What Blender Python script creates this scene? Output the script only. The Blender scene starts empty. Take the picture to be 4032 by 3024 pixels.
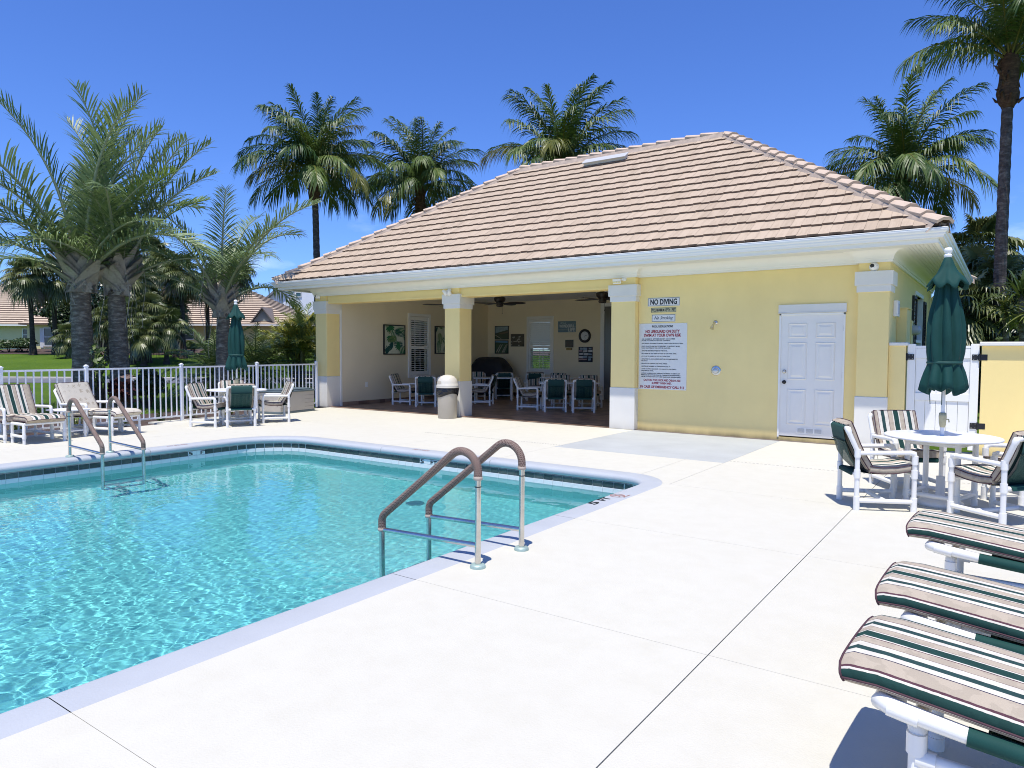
import bpy, bmesh, math, random
import numpy as np
from mathutils import Vector, Matrix
R = math.radians
S = bpy.context.scene
C = S.collection
random.seed(7)
# ------------------------------------------------------------------ camera
CAM = Vector((0, 0, 1.6))
RIGHT = Vector((0.8180216, 0.5751711, 0.0043583))
UP = Vector((-0.0311573, 0.0367440, 0.9988389))
FWD = Vector((-0.5743431, 0.8172075, -0.0479781))
FPX = 2770.0
cd = bpy.data.cameras.new('camera')
cam = bpy.data.objects.new('camera', cd); C.objects.link(cam)
cd.sensor_width = 36.0; cd.lens = FPX / 4032 * 36
cd.clip_start = 0.05; cd.clip_end = 3000
mw = Matrix.Identity(4)
for i in range(3):
    mw[i][0] = RIGHT[i]; mw[i][1] = UP[i]; mw[i][2] = -FWD[i]; mw[i][3] = CAM[i]
cam.matrix_world = mw
S.camera = cam
# ------------------------------------------------------------------ sky, sun, exposure
SUN = Vector((0.10, -0.30, 1.0)).normalized()
w = bpy.data.worlds.new('World'); S.world = w; w.use_nodes = True
nt = w.node_tree; nt.nodes.clear()
def wn(t): return nt.nodes.new(t)
sky = wn('ShaderNodeTexSky'); sky.sky_type = 'NISHITA'; sky.sun_disc = False
sky.sun_elevation = math.asin(SUN.z); sky.sun_rotation = math.atan2(SUN.x, SUN.y)
sky.air_density = 1.0; sky.dust_density = 0.0; sky.ozone_density = 2.0; sky.altitude = 0
tint = wn('ShaderNodeMix'); tint.data_type = 'RGBA'; tint.blend_type = 'MULTIPLY'; tint.inputs[0].default_value = 1.0
tint.inputs[7].default_value = (0.33, 0.49, 0.885, 1)
nt.links.new(sky.outputs[0], tint.inputs[6])
# thin fair-weather clouds low over the horizon, fading out with height
tc = wn('ShaderNodeTexCoord'); sep = wn('ShaderNodeSeparateXYZ'); nt.links.new(tc.outputs['Generated'], sep.inputs[0])
mp = wn('ShaderNodeMapping'); mp.inputs['Scale'].default_value = (3.2, 3.2, 9.0); mp.inputs['Location'].default_value = (1.7, 0.3, 0.2)
nt.links.new(tc.outputs['Generated'], mp.inputs[0])
cn = wn('ShaderNodeTexNoise'); cn.inputs['Scale'].default_value = 2.0; cn.inputs['Detail'].default_value = 7; cn.inputs['Roughness'].default_value = 0.55
nt.links.new(mp.outputs[0], cn.inputs[0])
cr = wn('ShaderNodeValToRGB'); cr.color_ramp.elements[0].position = 0.56; cr.color_ramp.elements[1].position = 0.80
nt.links.new(cn.outputs[0], cr.inputs[0])
band = wn('ShaderNodeMapRange'); band.inputs['From Min'].default_value = 0.01; band.inputs['From Max'].default_value = 0.24
band.inputs['To Min'].default_value = 1.0; band.inputs['To Max'].default_value = 0.0
nt.links.new(sep.outputs[2], band.inputs[0])
cm = wn('ShaderNodeMath'); cm.operation = 'MULTIPLY'; nt.links.new(cr.outputs[0], cm.inputs[0]); nt.links.new(band.outputs[0], cm.inputs[1])
cm2 = wn('ShaderNodeMath'); cm2.operation = 'MULTIPLY'; cm2.inputs[1].default_value = 0.75; nt.links.new(cm.outputs[0], cm2.inputs[0])
cmix = wn('ShaderNodeMix'); cmix.data_type = 'RGBA'; cmix.inputs[7].default_value = (6.2, 7.0, 8.3, 1)
nt.links.new(cm2.outputs[0], cmix.inputs[0]); nt.links.new(tint.outputs[2], cmix.inputs[6])
bg = wn('ShaderNodeBackground'); bg.inputs[1].default_value = 0.15
nt.links.new(cmix.outputs[2], bg.inputs[0])
wo = wn('ShaderNodeOutputWorld'); nt.links.new(bg.outputs[0], wo.inputs[0])
ld = bpy.data.lights.new('sun', 'SUN'); ld.energy = 3.7; ld.angle = R(0.53); ld.color = (1.0, 0.955, 0.89)
sun = bpy.data.objects.new('sun', ld); C.objects.link(sun)
sun.rotation_euler = SUN.to_track_quat('Z', 'Y').to_euler(); sun.location = (0, 0, 30)
S.render.engine = 'CYCLES'
S.view_settings.view_transform = 'Standard'; S.view_settings.look = 'None'
S.view_settings.exposure = 0.50; S.view_settings.gamma = 1.0; S.view_settings.use_curve_mapping = False
cy = S.cycles
cy.max_bounces = 10; cy.diffuse_bounces = 7; cy.glossy_bounces = 4; cy.transmission_bounces = 6; cy.transparent_max_bounces = 10
cy.sample_clamp_indirect = 6.0; cy.use_denoising = True
cy.filter_width = 1.0
try: cy.denoiser = 'OPENIMAGEDENOISE'
except Exception: pass

# ------------------------------------------------------------------ helpers: mesh building
class MB:
    """collects vertices and faces, then links them as ONE mesh object"""
    def __init__(s): s.v = []; s.f = []; s.mi = []; s.sm = []; s.uv = {}; s.tv = []; s.cur = 0; s.ctv = 0.5
    def face(s, idx, smooth=False, uv=None):
        if uv: s.uv[len(s.f)] = uv
        s.f.append(tuple(idx)); s.mi.append(s.cur); s.sm.append(smooth); s.tv.append(s.ctv)
    def quad(s, a, b, c, d, smooth=False, uv=None):
        n = len(s.v); s.v += [tuple(a), tuple(b), tuple(c), tuple(d)]; s.face((n, n+1, n+2, n+3), smooth, uv)
    def poly(s, pts):
        n = len(s.v); s.v += [tuple(p) for p in pts]; s.face(range(n, n+len(pts)))
    def box(s, x0, x1, y0, y1, z0, z1):
        n = len(s.v)
        s.v += [(x0,y0,z0),(x1,y0,z0),(x1,y1,z0),(x0,y1,z0),(x0,y0,z1),(x1,y0,z1),(x1,y1,z1),(x0,y1,z1)]
        for q in ((0,3,2,1),(4,5,6,7),(0,1,5,4),(1,2,6,5),(2,3,7,6),(3,0,4,7)): s.face([n+i for i in q])
    def obox(s, c, half, mat):
        n = len(s.v); c = Vector(c)
        for sx, sy, sz in ((-1,-1,-1),(1,-1,-1),(1,1,-1),(-1,1,-1),(-1,-1,1),(1,-1,1),(1,1,1),(-1,1,1)):
            s.v.append(tuple(c + mat @ Vector((sx*half[0], sy*half[1], sz*half[2]))))
        for q in ((0,3,2,1),(4,5,6,7),(0,1,5,4),(1,2,6,5),(2,3,7,6),(3,0,4,7)): s.face([n+i for i in q])
    def rings(s, rings, closed=True, caps=True, smooth=True, uvs=None):
        k = len(rings[0]); base = len(s.v)
        for r in rings: s.v += [tuple(p) for p in r]
        kk = k if closed else k-1
        for i in range(len(rings)-1):
            for j in range(kk):
                a = base+i*k+j; b = base+i*k+(j+1) % k; c = base+(i+1)*k+(j+1) % k; d = base+(i+1)*k+j
                uv = None
                if uvs: uv = [(uvs[0][i], uvs[1][j]), (uvs[0][i], uvs[1][j+1]), (uvs[0][i+1], uvs[1][j+1]), (uvs[0][i+1], uvs[1][j])]
                s.face((a, b, c, d), smooth, uv)
        if caps and closed:
            n = len(s.v); s.v += [tuple(p) for p in rings[0]]; s.face(list(range(n+k-1, n-1, -1)))
            n = len(s.v); s.v += [tuple(p) for p in rings[-1]]; s.face(list(range(n, n+k)))
    def tube(s, pts, r, seg=8, caps=True):
        pts = [Vector(p) for p in pts]; n = len(pts)
        rr = r if isinstance(r, (list, tuple)) else [r]*n
        t0 = (pts[1]-pts[0]).normalized()
        u = t0.orthogonal().normalized(); out = []
        for i, p in enumerate(pts):
            if i == 0: t = t0
            elif i == n-1: t = (pts[-1]-pts[-2]).normalized()
            else:
                t = ((pts[i]-pts[i-1]).normalized()+(pts[i+1]-pts[i]).normalized())
                t = t.normalized() if t.length > 1e-6 else (pts[i+1]-pts[i]).normalized()
            u = (u - t*u.dot(t)).normalized(); v = t.cross(u)
            out.append([p + (u*math.cos(2*math.pi*j/seg) + v*math.sin(2*math.pi*j/seg))*rr[i] for j in range(seg)])
        s.rings(out, True, caps, True)
    def lathe(s, prof, seg=16, c=(0,0,0), fold=None, caps=True):
        out = []
        for r, z in prof:
            ring = []
            for j in range(seg):
                a = 2*math.pi*j/seg; q = fold(a, z, r) if fold else r
                ring.append((c[0]+q*math.cos(a), c[1]+q*math.sin(a), c[2]+z))
            out.append(ring)
        s.rings(out, True, caps, True)
    def prism(s, poly, h0, h1, axis='z'):
        def P(p, h): return {'z': (p[0], p[1], h), 'y': (p[0], h, p[1]), 'x': (h, p[0], p[1])}[axis]
        k = len(poly)
        for i in range(k):
            a, b = poly[i], poly[(i+1) % k]; s.quad(P(a,h0), P(b,h0), P(b,h1), P(a,h1))
        s.poly([P(p,h1) for p in poly]); s.poly([P(p,h0) for p in reversed(poly)])
    def psweep(s, pts, prof, closed=True, smooth=False):
        """sweep a profile of (outward, z) round an axis-aligned plan polygon (counter-clockwise), mitred"""
        n = len(pts); rings = []
        for i in range(n):
            p = Vector(pts[i]).to_2d(); a = Vector(pts[i-1]).to_2d(); b = Vector(pts[(i+1) % n]).to_2d()
            e1 = (p-a).normalized(); e2 = (b-p).normalized()
            if not closed and i == 0: e1 = e2
            if not closed and i == n-1: e2 = e1
            n1 = Vector((e1.y, -e1.x)); n2 = Vector((e2.y, -e2.x))
            m = n1+n2; m = m/(1+n1.dot(n2))
            rings.append([(p.x+m.x*d, p.y+m.y*d, z) for d, z in prof])
        if closed: rings.append(rings[0])
        s.rings(rings, False, False, smooth)
    def build(s, name, mats, parent=None, bevel=0, bseg=2, loc=None):
        me = bpy.data.meshes.new(name); me.from_pydata(s.v, [], s.f)
        ms = mats if isinstance(mats, (list, tuple)) else [mats]
        for m in ms: me.materials.append(m)
        me.polygons.foreach_set('material_index', s.mi); me.polygons.foreach_set('use_smooth', s.sm)
        if s.uv:
            ul = me.uv_layers.new(name='UVMap')
            for fi, uv in s.uv.items():
                for li, t in zip(me.polygons[fi].loop_indices, uv): ul.data[li].uv = t
        if any(t != 0.5 for t in s.tv):
            a = me.attributes.new('tv', 'FLOAT', 'FACE'); a.data.foreach_set('value', s.tv)
        bm = bmesh.new(); bm.from_mesh(me)
        if bevel:
            bmesh.ops.remove_doubles(bm, verts=bm.verts, dist=1e-5)
            ed = [e for e in bm.edges if len(e.link_faces) == 2 and e.calc_face_angle(0) > 0.6]
            bmesh.ops.bevel(bm, geom=ed, offset=bevel, segments=bseg, profile=0.5, affect='EDGES', clamp_overlap=True)
            for f in bm.faces: f.smooth = False
        bmesh.ops.recalc_face_normals(bm, faces=bm.faces)
        bm.to_mesh(me); bm.free()
        me.update()
        return link(name, me, parent, loc)
def link(name, me, parent=None, loc=None):
    o = bpy.data.objects.new(name, me); C.objects.link(o)
    if parent: o.parent = parent
    if loc: o.location = loc
    return o
def tag(o, label=None, cat=None, group=None, kind=None):
    if label: o['label'] = label
    if cat: o['category'] = cat
    if group: o['group'] = group
    if kind: o['kind'] = kind
    return o
def thing(name, label, cat, loc=(0,0,0), rz=0, group=None):
    o = bpy.data.objects.new(name, None); C.objects.link(o); o.empty_display_size = 0.1
    o.location = loc; o.rotation_euler = (0, 0, rz)
    return tag(o, label, cat, group)
KIDS = {}
def copy_tree(o, parent=None, kids=None):
    if kids is None:
        kids = {}
        for x in bpy.data.objects:
            if x.parent: kids.setdefault(x.parent.name, []).append(x)
    c = o.copy(); C.objects.link(c)
    if parent: c.parent = parent
    for ch in kids.get(o.name, []): copy_tree(ch, c, kids)
    return c
def at(px, py, s):
    """the world point seen at full-resolution photo pixel (px, py), s metres deep"""
    return CAM + (RIGHT*((px-2016)/FPX) + UP*(-(py-1512)/FPX) + FWD)*s
def text(body, wid, hgt, mat, c, parent=None, right=(1,0,0), up=(0,0,1), name='lettering', bold=0.0, shear=0.0, depth=0.0015, align='c'):
    cu = bpy.data.curves.new(name, 'FONT'); cu.body = body; cu.size = 1.0; cu.offset = bold; cu.shear = shear; cu.extrude = 0.01
    cu.align_x = 'LEFT'; cu.resolution_u = 3
    tmp = bpy.data.objects.new('tmp_text', cu); C.objects.link(tmp)
    dg = bpy.context.evaluated_depsgraph_get(); me = bpy.data.meshes.new_from_object(tmp.evaluated_get(dg))
    bpy.data.objects.remove(tmp); bpy.data.curves.remove(cu)
    co = np.empty(len(me.vertices)*3); me.vertices.foreach_get('co', co); co = co.reshape(-1, 3)
    lo, hi = co.min(0), co.max(0)
    if wid is None: wid = hgt*(hi[0]-lo[0])/max(hi[1]-lo[1], 1e-6)
    co[:,0] = (co[:,0]-lo[0])/(hi[0]-lo[0])*wid - (wid/2 if align == 'c' else 0)
    co[:,1] = (co[:,1]-lo[1])/(hi[1]-lo[1])*hgt - hgt/2
    co[:,2] = (co[:,2]+0.01)/0.02*depth
    r = np.array(right, float); u = np.array(up, float); n = np.cross(r, u)
    out = np.array(c, float)[None] + co[:,:1]*r + co[:,1:2]*u + co[:,2:3]*n
    me.vertices.foreach_set('co', out.ravel()); me.materials.clear(); me.materials.append(mat); me.update()
    return link(name, me, parent)

# ------------------------------------------------------------------ helpers: materials
def newmat(name):
    m = bpy.data.materials.new(name); m.use_nodes = True
    return m, m.node_tree, m.node_tree.nodes['Principled BSDF']
def noise(nt, scale, detail=4, rough=0.55, coord='Object', stretch=None):
    t = nt.nodes.new('ShaderNodeTexCoord'); n = nt.nodes.new('ShaderNodeTexNoise')
    n.inputs['Scale'].default_value = scale; n.inputs['Detail'].default_value = detail; n.inputs['Roughness'].default_value = rough
    if stretch:
        mp = nt.nodes.new('ShaderNodeMapping'); mp.inputs['Scale'].default_value = stretch
        nt.links.new(t.outputs[coord], mp.inputs[0]); nt.links.new(mp.outputs[0], n.inputs[0])
    else: nt.links.new(t.outputs[coord], n.inputs[0])
    return n
def ramp(nt, src, stops, interp='LINEAR'):
    r = nt.nodes.new('ShaderNodeValToRGB'); r.color_ramp.interpolation = interp
    e = r.color_ramp.elements
    while len(e) < len(stops): e.new(0.5)
    for el, (p, c) in zip(e, stops): el.position = p; el.color = (c[0], c[1], c[2], 1) if len(c) == 3 else c
    nt.links.new(src, r.inputs[0]); return r
def mul(c, k): return tuple(max(0, min(1, x*k)) for x in c[:3])
def addbump(nt, b, src, strength=0.2, dist=0.01):
    bp = nt.nodes.new('ShaderNodeBump'); bp.inputs['Strength'].default_value = strength; bp.inputs['Distance'].default_value = dist
    nt.links.new(src, bp.inputs['Height']); nt.links.new(bp.outputs[0], b.inputs['Normal']); return bp
def mat(name, col, rough=0.6, var=0.0, vs=4.0, bump=0.0, bs=60.0, bd=0.004, metal=0.0, spec=0.5, stretch=None, coat=0.0, detail=5):
    m, nt, b = newmat(name)
    b.inputs['Base Color'].default_value = (*col, 1); b.inputs['Roughness'].default_value = rough
    b.inputs['Metallic'].default_value = metal; b.inputs['Specular IOR Level'].default_value = spec
    b.inputs['Coat Weight'].default_value = coat
    if var:
        n = noise(nt, vs, detail, 0.6, stretch=stretch)
        r = ramp(nt, n.outputs[0], [(0.3, mul(col, 1-var)), (0.7, mul(col, 1+var))])
        nt.links.new(r.outputs[0], b.inputs['Base Color'])
    if bump:
        n = noise(nt, bs, 4, 0.6); addbump(nt, b, n.outputs[0], bump, bd)
    return m
def leafmat(name, col, col2, rough=0.42, trans=0.25, vs=3.0):
    m, nt, b = newmat(name)
    oi = nt.nodes.new('ShaderNodeObjectInfo'); n = noise(nt, vs, 3)
    ad = nt.nodes.new('ShaderNodeMath'); ad.operation = 'ADD'; nt.links.new(n.outputs[0], ad.inputs[0])
    sc = nt.nodes.new('ShaderNodeMath'); sc.operation = 'MULTIPLY_ADD'; sc.inputs[1].default_value = 0.6; sc.inputs[2].default_value = -0.3
    nt.links.new(oi.outputs['Random'], sc.inputs[0]); nt.links.new(sc.outputs[0], ad.inputs[1])
    r = ramp(nt, ad.outputs[0], [(0.2, col), (0.8, col2)])
    nt.links.new(r.outputs[0], b.inputs['Base Color']); b.inputs['Roughness'].default_value = rough
    b.inputs['Specular IOR Level'].default_value = 0.6
    tr = nt.nodes.new('ShaderNodeBsdfTranslucent'); nt.links.new(r.outputs[0], tr.inputs[0])
    mx = nt.nodes.new('ShaderNodeMixShader'); mx.inputs[0].default_value = trans
    nt.links.new(b.outputs[0], mx.inputs[1]); nt.links.new(tr.outputs[0], mx.inputs[2])
    nt.links.new(mx.outputs[0], nt.nodes['Material Output'].inputs[0]); return m
# ------------------------------------------------------------------ materials
def deckmat():
    m, nt, b = newmat('cream_deck_coating')
    n1 = noise(nt, 0.55, 6, 0.6); n2 = noise(nt, 5.0, 6, 0.65); n3 = noise(nt, 90, 3, 0.6); n4 = noise(nt, 1.3, 8, 0.7)
    r1 = ramp(nt, n1.outputs[0], [(0.3, (0.588, 0.565, 0.472)), (0.7, (0.602, 0.582, 0.492))])
    r2 = ramp(nt, n2.outputs[0], [(0.25, (0.955, 0.95, 0.935)), (0.6, (1, 1, 1))])
    r4 = ramp(nt, n4.outputs[0], [(0.68, (1, 1, 1)), (0.86, (0.90, 0.885, 0.86))])
    mx = nt.nodes.new('ShaderNodeMix'); mx.data_type = 'RGBA'; mx.blend_type = 'MULTIPLY'; mx.inputs[0].default_value = 1
    nt.links.new(r1.outputs[0], mx.inputs[6]); nt.links.new(r2.outputs[0], mx.inputs[7])
    mx2 = nt.nodes.new('ShaderNodeMix'); mx2.data_type = 'RGBA'; mx2.blend_type = 'MULTIPLY'; mx2.inputs[0].default_value = 1
    nt.links.new(mx.outputs[2], mx2.inputs[6]); nt.links.new(r4.outputs[0], mx2.inputs[7])
    tcs = nt.nodes.new('ShaderNodeTexCoord'); vo = nt.nodes.new('ShaderNodeTexVoronoi'); vo.inputs['Scale'].default_value = 2.6; nt.links.new(tcs.outputs['Object'], vo.inputs[0])
    lt = nt.nodes.new('ShaderNodeMath'); lt.operation = 'MULTIPLY'; sc = nt.nodes.new('ShaderNodeSeparateColor'); nt.links.new(vo.outputs['Color'], sc.inputs[0])
    rs = ramp(nt, vo.outputs['Distance'], [(0.008, (1, 1, 1)), (0.016, (0, 0, 0))]); rg_ = ramp(nt, sc.outputs[0], [(0.62, (0, 0, 0)), (0.66, (1, 1, 1))], 'CONSTANT')
    nt.links.new(rs.outputs[0], lt.inputs[0]); nt.links.new(rg_.outputs[0], lt.inputs[1])
    mx3 = nt.nodes.new('ShaderNodeMix'); mx3.data_type = 'RGBA'; mx3.inputs[7].default_value = (0.16, 0.13, 0.10, 1); nt.links.new(lt.outputs[0], mx3.inputs[0]); nt.links.new(mx2.outputs[2], mx3.inputs[6])
    nt.links.new(mx3.outputs[2], b.inputs['Base Color']); b.inputs['Roughness'].default_value = 0.75; b.inputs['Specular IOR Level'].default_value = 0.25
    addbump(nt, b, n3.outputs[0], 0.5, 0.004); return m
M_deck = deckmat()
M_joint = mat('dark_joint_filler', (0.05, 0.045, 0.04), 0.9)
M_coping = mat('pale_blue_grey_coping_paint', (0.425, 0.445, 0.46), 0.6, 0.04, 3.0, 0.5, 70, 0.004, spec=0.3)
M_greyslab = mat('blue_grey_slab_paint', (0.44, 0.455, 0.44), 0.6, 0.06, 1.6, 0.4, 80, 0.003, spec=0.3)
M_white = mat('white_trim_paint', (0.86, 0.84, 0.765), 0.5, 0.02, 2.0, 0.1, 40, 0.002)
M_whitewall = mat('white_stucco', (0.77, 0.745, 0.665), 0.7, 0.03, 1.5, 0.35, 90, 0.003)
M_yellow = mat('yellow_stucco', (0.93, 0.735, 0.315), 0.8, 0.035, 1.2, 0.4, 90, 0.003, spec=0.2)
def grime(m, base, col):
    nt = m.node_tree; b = nt.nodes['Principled BSDF']; src = b.inputs['Base Color'].links[0].from_socket
    g = nt.nodes.new('ShaderNodeNewGeometry'); s = nt.nodes.new('ShaderNodeSeparateXYZ'); nt.links.new(g.outputs['Position'], s.inputs[0])
    mp = nt.nodes.new('ShaderNodeMapping'); mp.inputs['Scale'].default_value = (2.2, 2.2, 0.5); nt.links.new(g.outputs['Position'], mp.inputs[0]); n = nt.nodes.new('ShaderNodeTexNoise'); n.inputs['Scale'].default_value = 1.6; n.inputs['Detail'].default_value = 7; nt.links.new(mp.outputs[0], n.inputs[0])
    r = nt.nodes.new('ShaderNodeMapRange'); r.inputs['From Min'].default_value = 0.0; r.inputs['From Max'].default_value = 0.28; r.inputs['To Min'].default_value = 1.15; r.inputs['To Max'].default_value = 0.0; nt.links.new(s.outputs[2], r.inputs[0])
    p = nt.nodes.new('ShaderNodeMath'); p.operation = 'POWER'; p.inputs[1].default_value = 2.5; nt.links.new(r.outputs[0], p.inputs[0]); q = nt.nodes.new('ShaderNodeMath'); q.operation = 'MULTIPLY'; q.use_clamp = True; nt.links.new(p.outputs[0], q.inputs[0]); nt.links.new(n.outputs[0], q.inputs[1])
    st = ramp(nt, n.outputs[0], [(0.42, (0.99, 0.988, 0.985)), (0.6, (1, 1, 1))]); m1 = nt.nodes.new('ShaderNodeMix'); m1.data_type = 'RGBA'; m1.blend_type = 'MULTIPLY'; m1.inputs[0].default_value = 1; nt.links.new(src, m1.inputs[6]); nt.links.new(st.outputs[0], m1.inputs[7])
    m2 = nt.nodes.new('ShaderNodeMix'); m2.data_type = 'RGBA'; m2.inputs[7].default_value = (*col, 1); nt.links.new(q.outputs[0], m2.inputs[0]); nt.links.new(m1.outputs[2], m2.inputs[6]); nt.links.new(m2.outputs[2], b.inputs['Base Color'])
grime(M_yellow, None, (0.20, 0.17, 0.10)); grime(M_whitewall, None, (0.46, 0.44, 0.40))
M_inner = mat('beige_interior_paint', (0.85, 0.73, 0.50), 0.7, 0.03, 0.8, 0.15, 60, 0.002, spec=0.2)
M_ceil = mat('off_white_ceiling', (0.80, 0.78, 0.72), 0.8, 0.02, 1.0, 0.2, 50, 0.003)
M_pvc = mat('white_pvc_pipe', (0.82, 0.81, 0.77), 0.28, 0.015, 6.0, spec=0.5)
M_steel = mat('brushed_steel', (0.63, 0.61, 0.56), 0.24, 0.12, 9.0, 0.08, 60, 0.002, metal=1.0)
M_verd = mat('weathered_green_metal', (0.36, 0.47, 0.41), 0.5, 0.2, 14.0, 0.2, 60, 0.002, metal=0.3)
M_black = mat('black_metal', (0.012, 0.012, 0.014), 0.45)
M_dark = mat('dark_void', (0.02, 0.02, 0.022), 0.8)
M_fan = mat('dark_bronze', (0.025, 0.018, 0.014), 0.4, 0.2, 6.0)
M_green = mat('dark_green_canvas', (0.008, 0.054, 0.046), 0.75, 0.12, 5.0, 0.25, 140, 0.002, spec=0.25)
M_beigefab = None
M_mesh, _nt, _b = newmat('green_mesh_sling'); _b.inputs['Base Color'].default_value = (0.010, 0.060, 0.050, 1); _b.inputs['Roughness'].default_value = 0.75
_tc = _nt.nodes.new('ShaderNodeTexCoord'); _sp = _nt.nodes.new('ShaderNodeSeparateXYZ'); _nt.links.new(_tc.outputs['Object'], _sp.inputs[0])
_lt = _nt.nodes.new('ShaderNodeMath'); _lt.operation = 'LESS_THAN'; _lt.inputs[1].default_value = 0.69; _nt.links.new(_sp.outputs[2], _lt.inputs[0])
_ml = _nt.nodes.new('ShaderNodeMath'); _ml.operation = 'MULTIPLY'; _ml.inputs[1].default_value = 0.34; _nt.links.new(_lt.outputs[0], _ml.inputs[0])
_tr = _nt.nodes.new('ShaderNodeBsdfTransparent'); _mx = _nt.nodes.new('ShaderNodeMixShader'); _nt.links.new(_ml.outputs[0], _mx.inputs[0]); _nt.links.new(_b.outputs[0], _mx.inputs[1]); _nt.links.new(_tr.outputs[0], _mx.inputs[2]); _nt.links.new(_mx.outputs[0], _nt.nodes['Material Output'].inputs[0])
M_vinyl = mat('white_vinyl', (0.86, 0.845, 0.79), 0.35)
M_glass, _nt, _b = newmat('window_glass'); _b.inputs['Base Color'].default_value = (0.9, 0.95, 0.95, 1); _b.inputs['Roughness'].default_value = 0.03
_tr = _nt.nodes.new('ShaderNodeBsdfTransparent'); _tr.inputs[0].default_value = (0.86, 0.9, 0.9, 1); _mx = _nt.nodes.new('ShaderNodeMixShader')
_fr = _nt.nodes.new('ShaderNodeFresnel'); _gl = _nt.nodes.new('ShaderNodeBsdfGlossy'); _gl.inputs['Roughness'].default_value = 0.02
_nt.links.new(_fr.outputs[0], _mx.inputs[0]); _nt.links.new(_tr.outputs[0], _mx.inputs[1]); _nt.links.new(_gl.outputs[0], _mx.inputs[2])
_nt.links.new(_mx.outputs[0], _nt.nodes['Material Output'].inputs[0])
M_darkglass = mat('dark_window_glass', (0.03, 0.04, 0.045), 0.06, spec=0.8)
M_ink = mat('black_ink', (0.012, 0.013, 0.014), 0.6); M_red = mat('red_ink', (0.33, 0.012, 0.02), 0.6)
M_sign = mat('white_sign_face', (0.76, 0.745, 0.68), 0.35, 0.02, 3.0)

def damask(nt, col, k=0.82):
    n = noise(nt, 16, 3, 0.5); t = noise(nt, 380, 2, 0.5)
    r = ramp(nt, n.outputs[0], [(0.50, col), (0.535, mul(col, k))])
    r2 = ramp(nt, t.outputs[0], [(0.3, (0.88, 0.88, 0.88)), (0.7, (1, 1, 1))])
    mx = nt.nodes.new('ShaderNodeMix'); mx.data_type = 'RGBA'; mx.blend_type = 'MULTIPLY'; mx.inputs[0].default_value = 1
    nt.links.new(r.outputs[0], mx.inputs[6]); nt.links.new(r2.outputs[0], mx.inputs[7]); return mx.outputs[2]
BEI = (0.47, 0.40, 0.305); CRM = (0.70, 0.66, 0.56); GRN = (0.018, 0.058, 0.050); TEAL = (0.028, 0.066, 0.064); MAR = (0.11, 0.05, 0.065); NVY = (0.03, 0.03, 0.07)
def stripemat(name, stops, src='UV', scale=1.0):
    """woven stripes across the cushion: (position in metres, colour)"""
    m, nt, b = newmat(name)
    L = stops[-1][0] + 0.06
    if src == 'UV':
        u = nt.nodes.new('ShaderNodeUVMap'); sp = nt.nodes.new('ShaderNodeSeparateXYZ'); nt.links.new(u.outputs[0], sp.inputs[0]); out = sp.outputs[1]
    else:
        u = nt.nodes.new('ShaderNodeTexCoord'); sp = nt.nodes.new('ShaderNodeSeparateXYZ'); nt.links.new(u.outputs['Object'], sp.inputs[0]); out = sp.outputs[0]
    wb = noise(nt, 60, 2); ma = nt.nodes.new('ShaderNodeMath'); ma.operation = 'MULTIPLY_ADD'; ma.inputs[1].default_value = 0.0035; nt.links.new(wb.outputs[0], ma.inputs[0]); nt.links.new(out, ma.inputs[2])
    dv = nt.nodes.new('ShaderNodeMath'); dv.operation = 'MULTIPLY_ADD'; dv.inputs[1].default_value = 1/L; dv.inputs[2].default_value = scale if src != 'UV' else 0.0
    nt.links.new(ma.outputs[0], dv.inputs[0])
    r = ramp(nt, dv.outputs[0], [(p/L, c) for p, c in stops], 'CONSTANT')
    n = noise(nt, 18, 3, 0.5); r3 = ramp(nt, n.outputs[0], [(0.5, (1, 1, 1)), (0.54, (0.80, 0.80, 0.80))])
    t = noise(nt, 420, 2, 0.5); r2 = ramp(nt, t.outputs[0], [(0.3, (0.86, 0.86, 0.86)), (0.7, (1, 1, 1))])
    mx = nt.nodes.new('ShaderNodeMix'); mx.data_type = 'RGBA'; mx.blend_type = 'MULTIPLY'; mx.inputs[0].default_value = 0.9
    nt.links.new(r.outputs[0], mx.inputs[6]); nt.links.new(r2.outputs[0], mx.inputs[7])
    mx2 = nt.nodes.new('ShaderNodeMix'); mx2.data_type = 'RGBA'; mx2.blend_type = 'MULTIPLY'; mx2.inputs[0].default_value = 0.55
    nt.links.new(mx.outputs[2], mx2.inputs[6]); nt.links.new(r3.outputs[0], mx2.inputs[7])
    nt.links.new(mx2.outputs[2], b.inputs['Base Color']); b.inputs['Roughness'].default_value = 0.85; b.inputs['Specular IOR Level'].default_value = 0.15
    w1 = noise(nt, 9, 3); w2 = noise(nt, 420, 2)
    bp = addbump(nt, b, w1.outputs[0], 0.35, 0.02); bp2 = nt.nodes.new('ShaderNodeBump'); bp2.inputs['Strength'].default_value = 0.25; bp2.inputs['Distance'].default_value = 0.002
    nt.links.new(w2.outputs[0], bp2.inputs['Height']); nt.links.new(bp.outputs[0], bp2.inputs['Normal']); nt.links.new(bp2.outputs[0], b.inputs['Normal'])
    return m
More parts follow.
